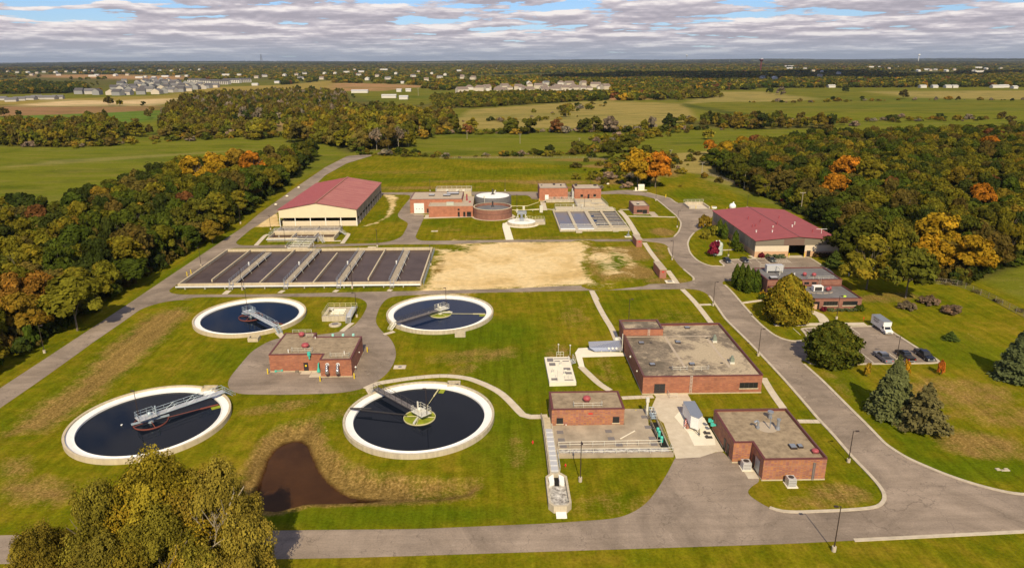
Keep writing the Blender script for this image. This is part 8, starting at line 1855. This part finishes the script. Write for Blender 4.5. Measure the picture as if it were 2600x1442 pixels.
for i, (x, y) in enumerate(D['town']):
    if y > 9000 or y < 1200: continue
    wh_ = ['far left', 'left', 'centre left', 'centre', 'centre right', 'right', 'far right'][min(6, max(0, int((x / y + .75) / .215)))]; dp_ = 'nearer' if y < 3000 else 'farther'; rf_ = ['brown', 'grey', 'pale'][i % 3]
    house('town_house', 'pale house with ' + rf_ + ' roof among the ' + dp_ + ' trees at the ' + wh_ + ' of the town', x, y, [15, 19, 24][i % 3], 13, 6.5, 4.0, 'white' if i % 3 else 'cream', ['brown', 'grey', 'wh'][i % 3], [0, .6, PI / 2][i % 3], rf_ + ' roofed houses, ' + dp_ + ', ' + wh_)
for i, ((x, y), wd) in enumerate(D['barns']):
    sc_ = max(1, y / 2600.0)
    house('farm_building' if y < 9000 else 'distant_block', 'white or metal roofed long building %s' % ('left of centre in the town' if x < -600 else 'near the centre of the town' if x < 300 else 'at the right side of the town' if y < 9000 else 'on the far right horizon'), x, y, wd * sc_, 12 * sc_ ** .5, 4.5 * sc_ ** .5, 2.0 * sc_ ** .5, 'white', 'wh' if i % 3 else 'metal', 0,
          'long buildings ' + ('left' if x < -600 else 'centre' if x < 300 else 'right' if y < 9000 else 'far right'), cat='building')
# masts and water towers
(mx_, my_), mh = D['masts'][0]
t = thing('lattice_mast', 'thin grey lattice mast on the left horizon', 'mast', (mx_, my_, 0)); W_ = 22
for sx, sy in ((-1, -1), (1, -1), (1, 1), (-1, 1)): MB().tube((sx * W_, sy * W_, 0), (sx * 3, sy * 3, mh), 2.2, 4, r1=1.5).build('leg', 'r_dark', t)
g = MB()
for k in range(8): z0, z1 = mh * k / 8, mh * (k + 1) / 8; w0, w1 = W_ - (W_ - 3) * k / 8, W_ - (W_ - 3) * (k + 1) / 8; g.tube((-w0, -w0, z0), (w1, -w1, z1), 1.2, 4).tube((w0, -w0, z0), (-w1, -w1, z1), 1.2, 4)
g.box(-7, 7, -7, 7, mh * .82, mh * .86); g.build('bracing', 'r_dark', t)
def wtower(x, y, h_, rb, m1, m2, label):
    t = thing('water_tower', label, 'water tower', (x, y, 0))
    MB().tube((0, 0, 0), (0, 0, h_ * .8), rb * .28, 14, r1=rb * .22).build('stem', m1, t)
    MB().lathe(0, 0, [(rb * .25, h_ * .74), (rb * .9, h_ * .85), (rb, h_ * .9)], 24).build('bowl', m1, t)
    MB().lathe(0, 0, [(rb, h_ * .9), (rb * .7, h_ * .97), (.01, h_)], 24).build('tank_top', m2, t)
towr = mat('tower_maroon', (.16, .03, .04), .5)
MT['tower_maroon'] = towr
(a_, b_), mh = D['masts'][1]; wtower(a_, b_, 68, 11.5, 'tower_maroon', 'silver2', 'maroon water tower with silver top standing in the dark far wood')
(a_, b_), mh = D['masts'][2]; wtower(a_, b_, mh, 15, 'white', 'white', 'white water tower on the right horizon')
(a_, b_), mh = D['masts'][3]; wtower(a_, b_, mh, 17, 'silver2', 'white', 'faint pale water tower on the centre right horizon')

# ------------------------------------------------------------------ unseen clouds added above the picture to cast shade on the far country
cm_ = mat('cloud_white', (.85, .85, .85), 1.0)
def cloud(x, y, z, lx, ly, seed):
    rr = random.Random(seed); mb = MB()
    for k in range(26):
        a = rr.random() * 6.28; q = rr.random() ** .6; r_ = 110 + 150 * rr.random() * (1 - .5 * q)
        mb.sphere((x + lx * q * math.cos(a), y + ly * q * math.sin(a), z + r_ * .3), r_, 8, sz=.45)
    mb.build('cloud', cm_, kind='structure', smooth=True)
cloud(900, 1230, 1300, 620, 560, 3)
cloud(1750, 1500, 1300, 700, 420, 5)
cloud(-3600, 3800, 1300, 1500, 900, 4)
# ------------------------------------------------------------------ air
hm = bpy.data.materials.new('haze'); hm.use_nodes = True; nt = hm.node_tree; nt.nodes.clear()
pv = N(nt, 'ShaderNodeVolumePrincipled'); pv.inputs['Color'].default_value = (.62, .74, .92, 1); pv.inputs['Density'].default_value = 3.0e-5; pv.inputs['Anisotropy'].default_value = 0.2
o = N(nt, 'ShaderNodeOutputMaterial'); nt.links.new(pv.outputs[0], o.inputs['Volume'])
MT['haze'] = hm
MB().box(-30000, 30000, -520, 32000, -3, 190).build('haze', 'haze', kind='stuff')
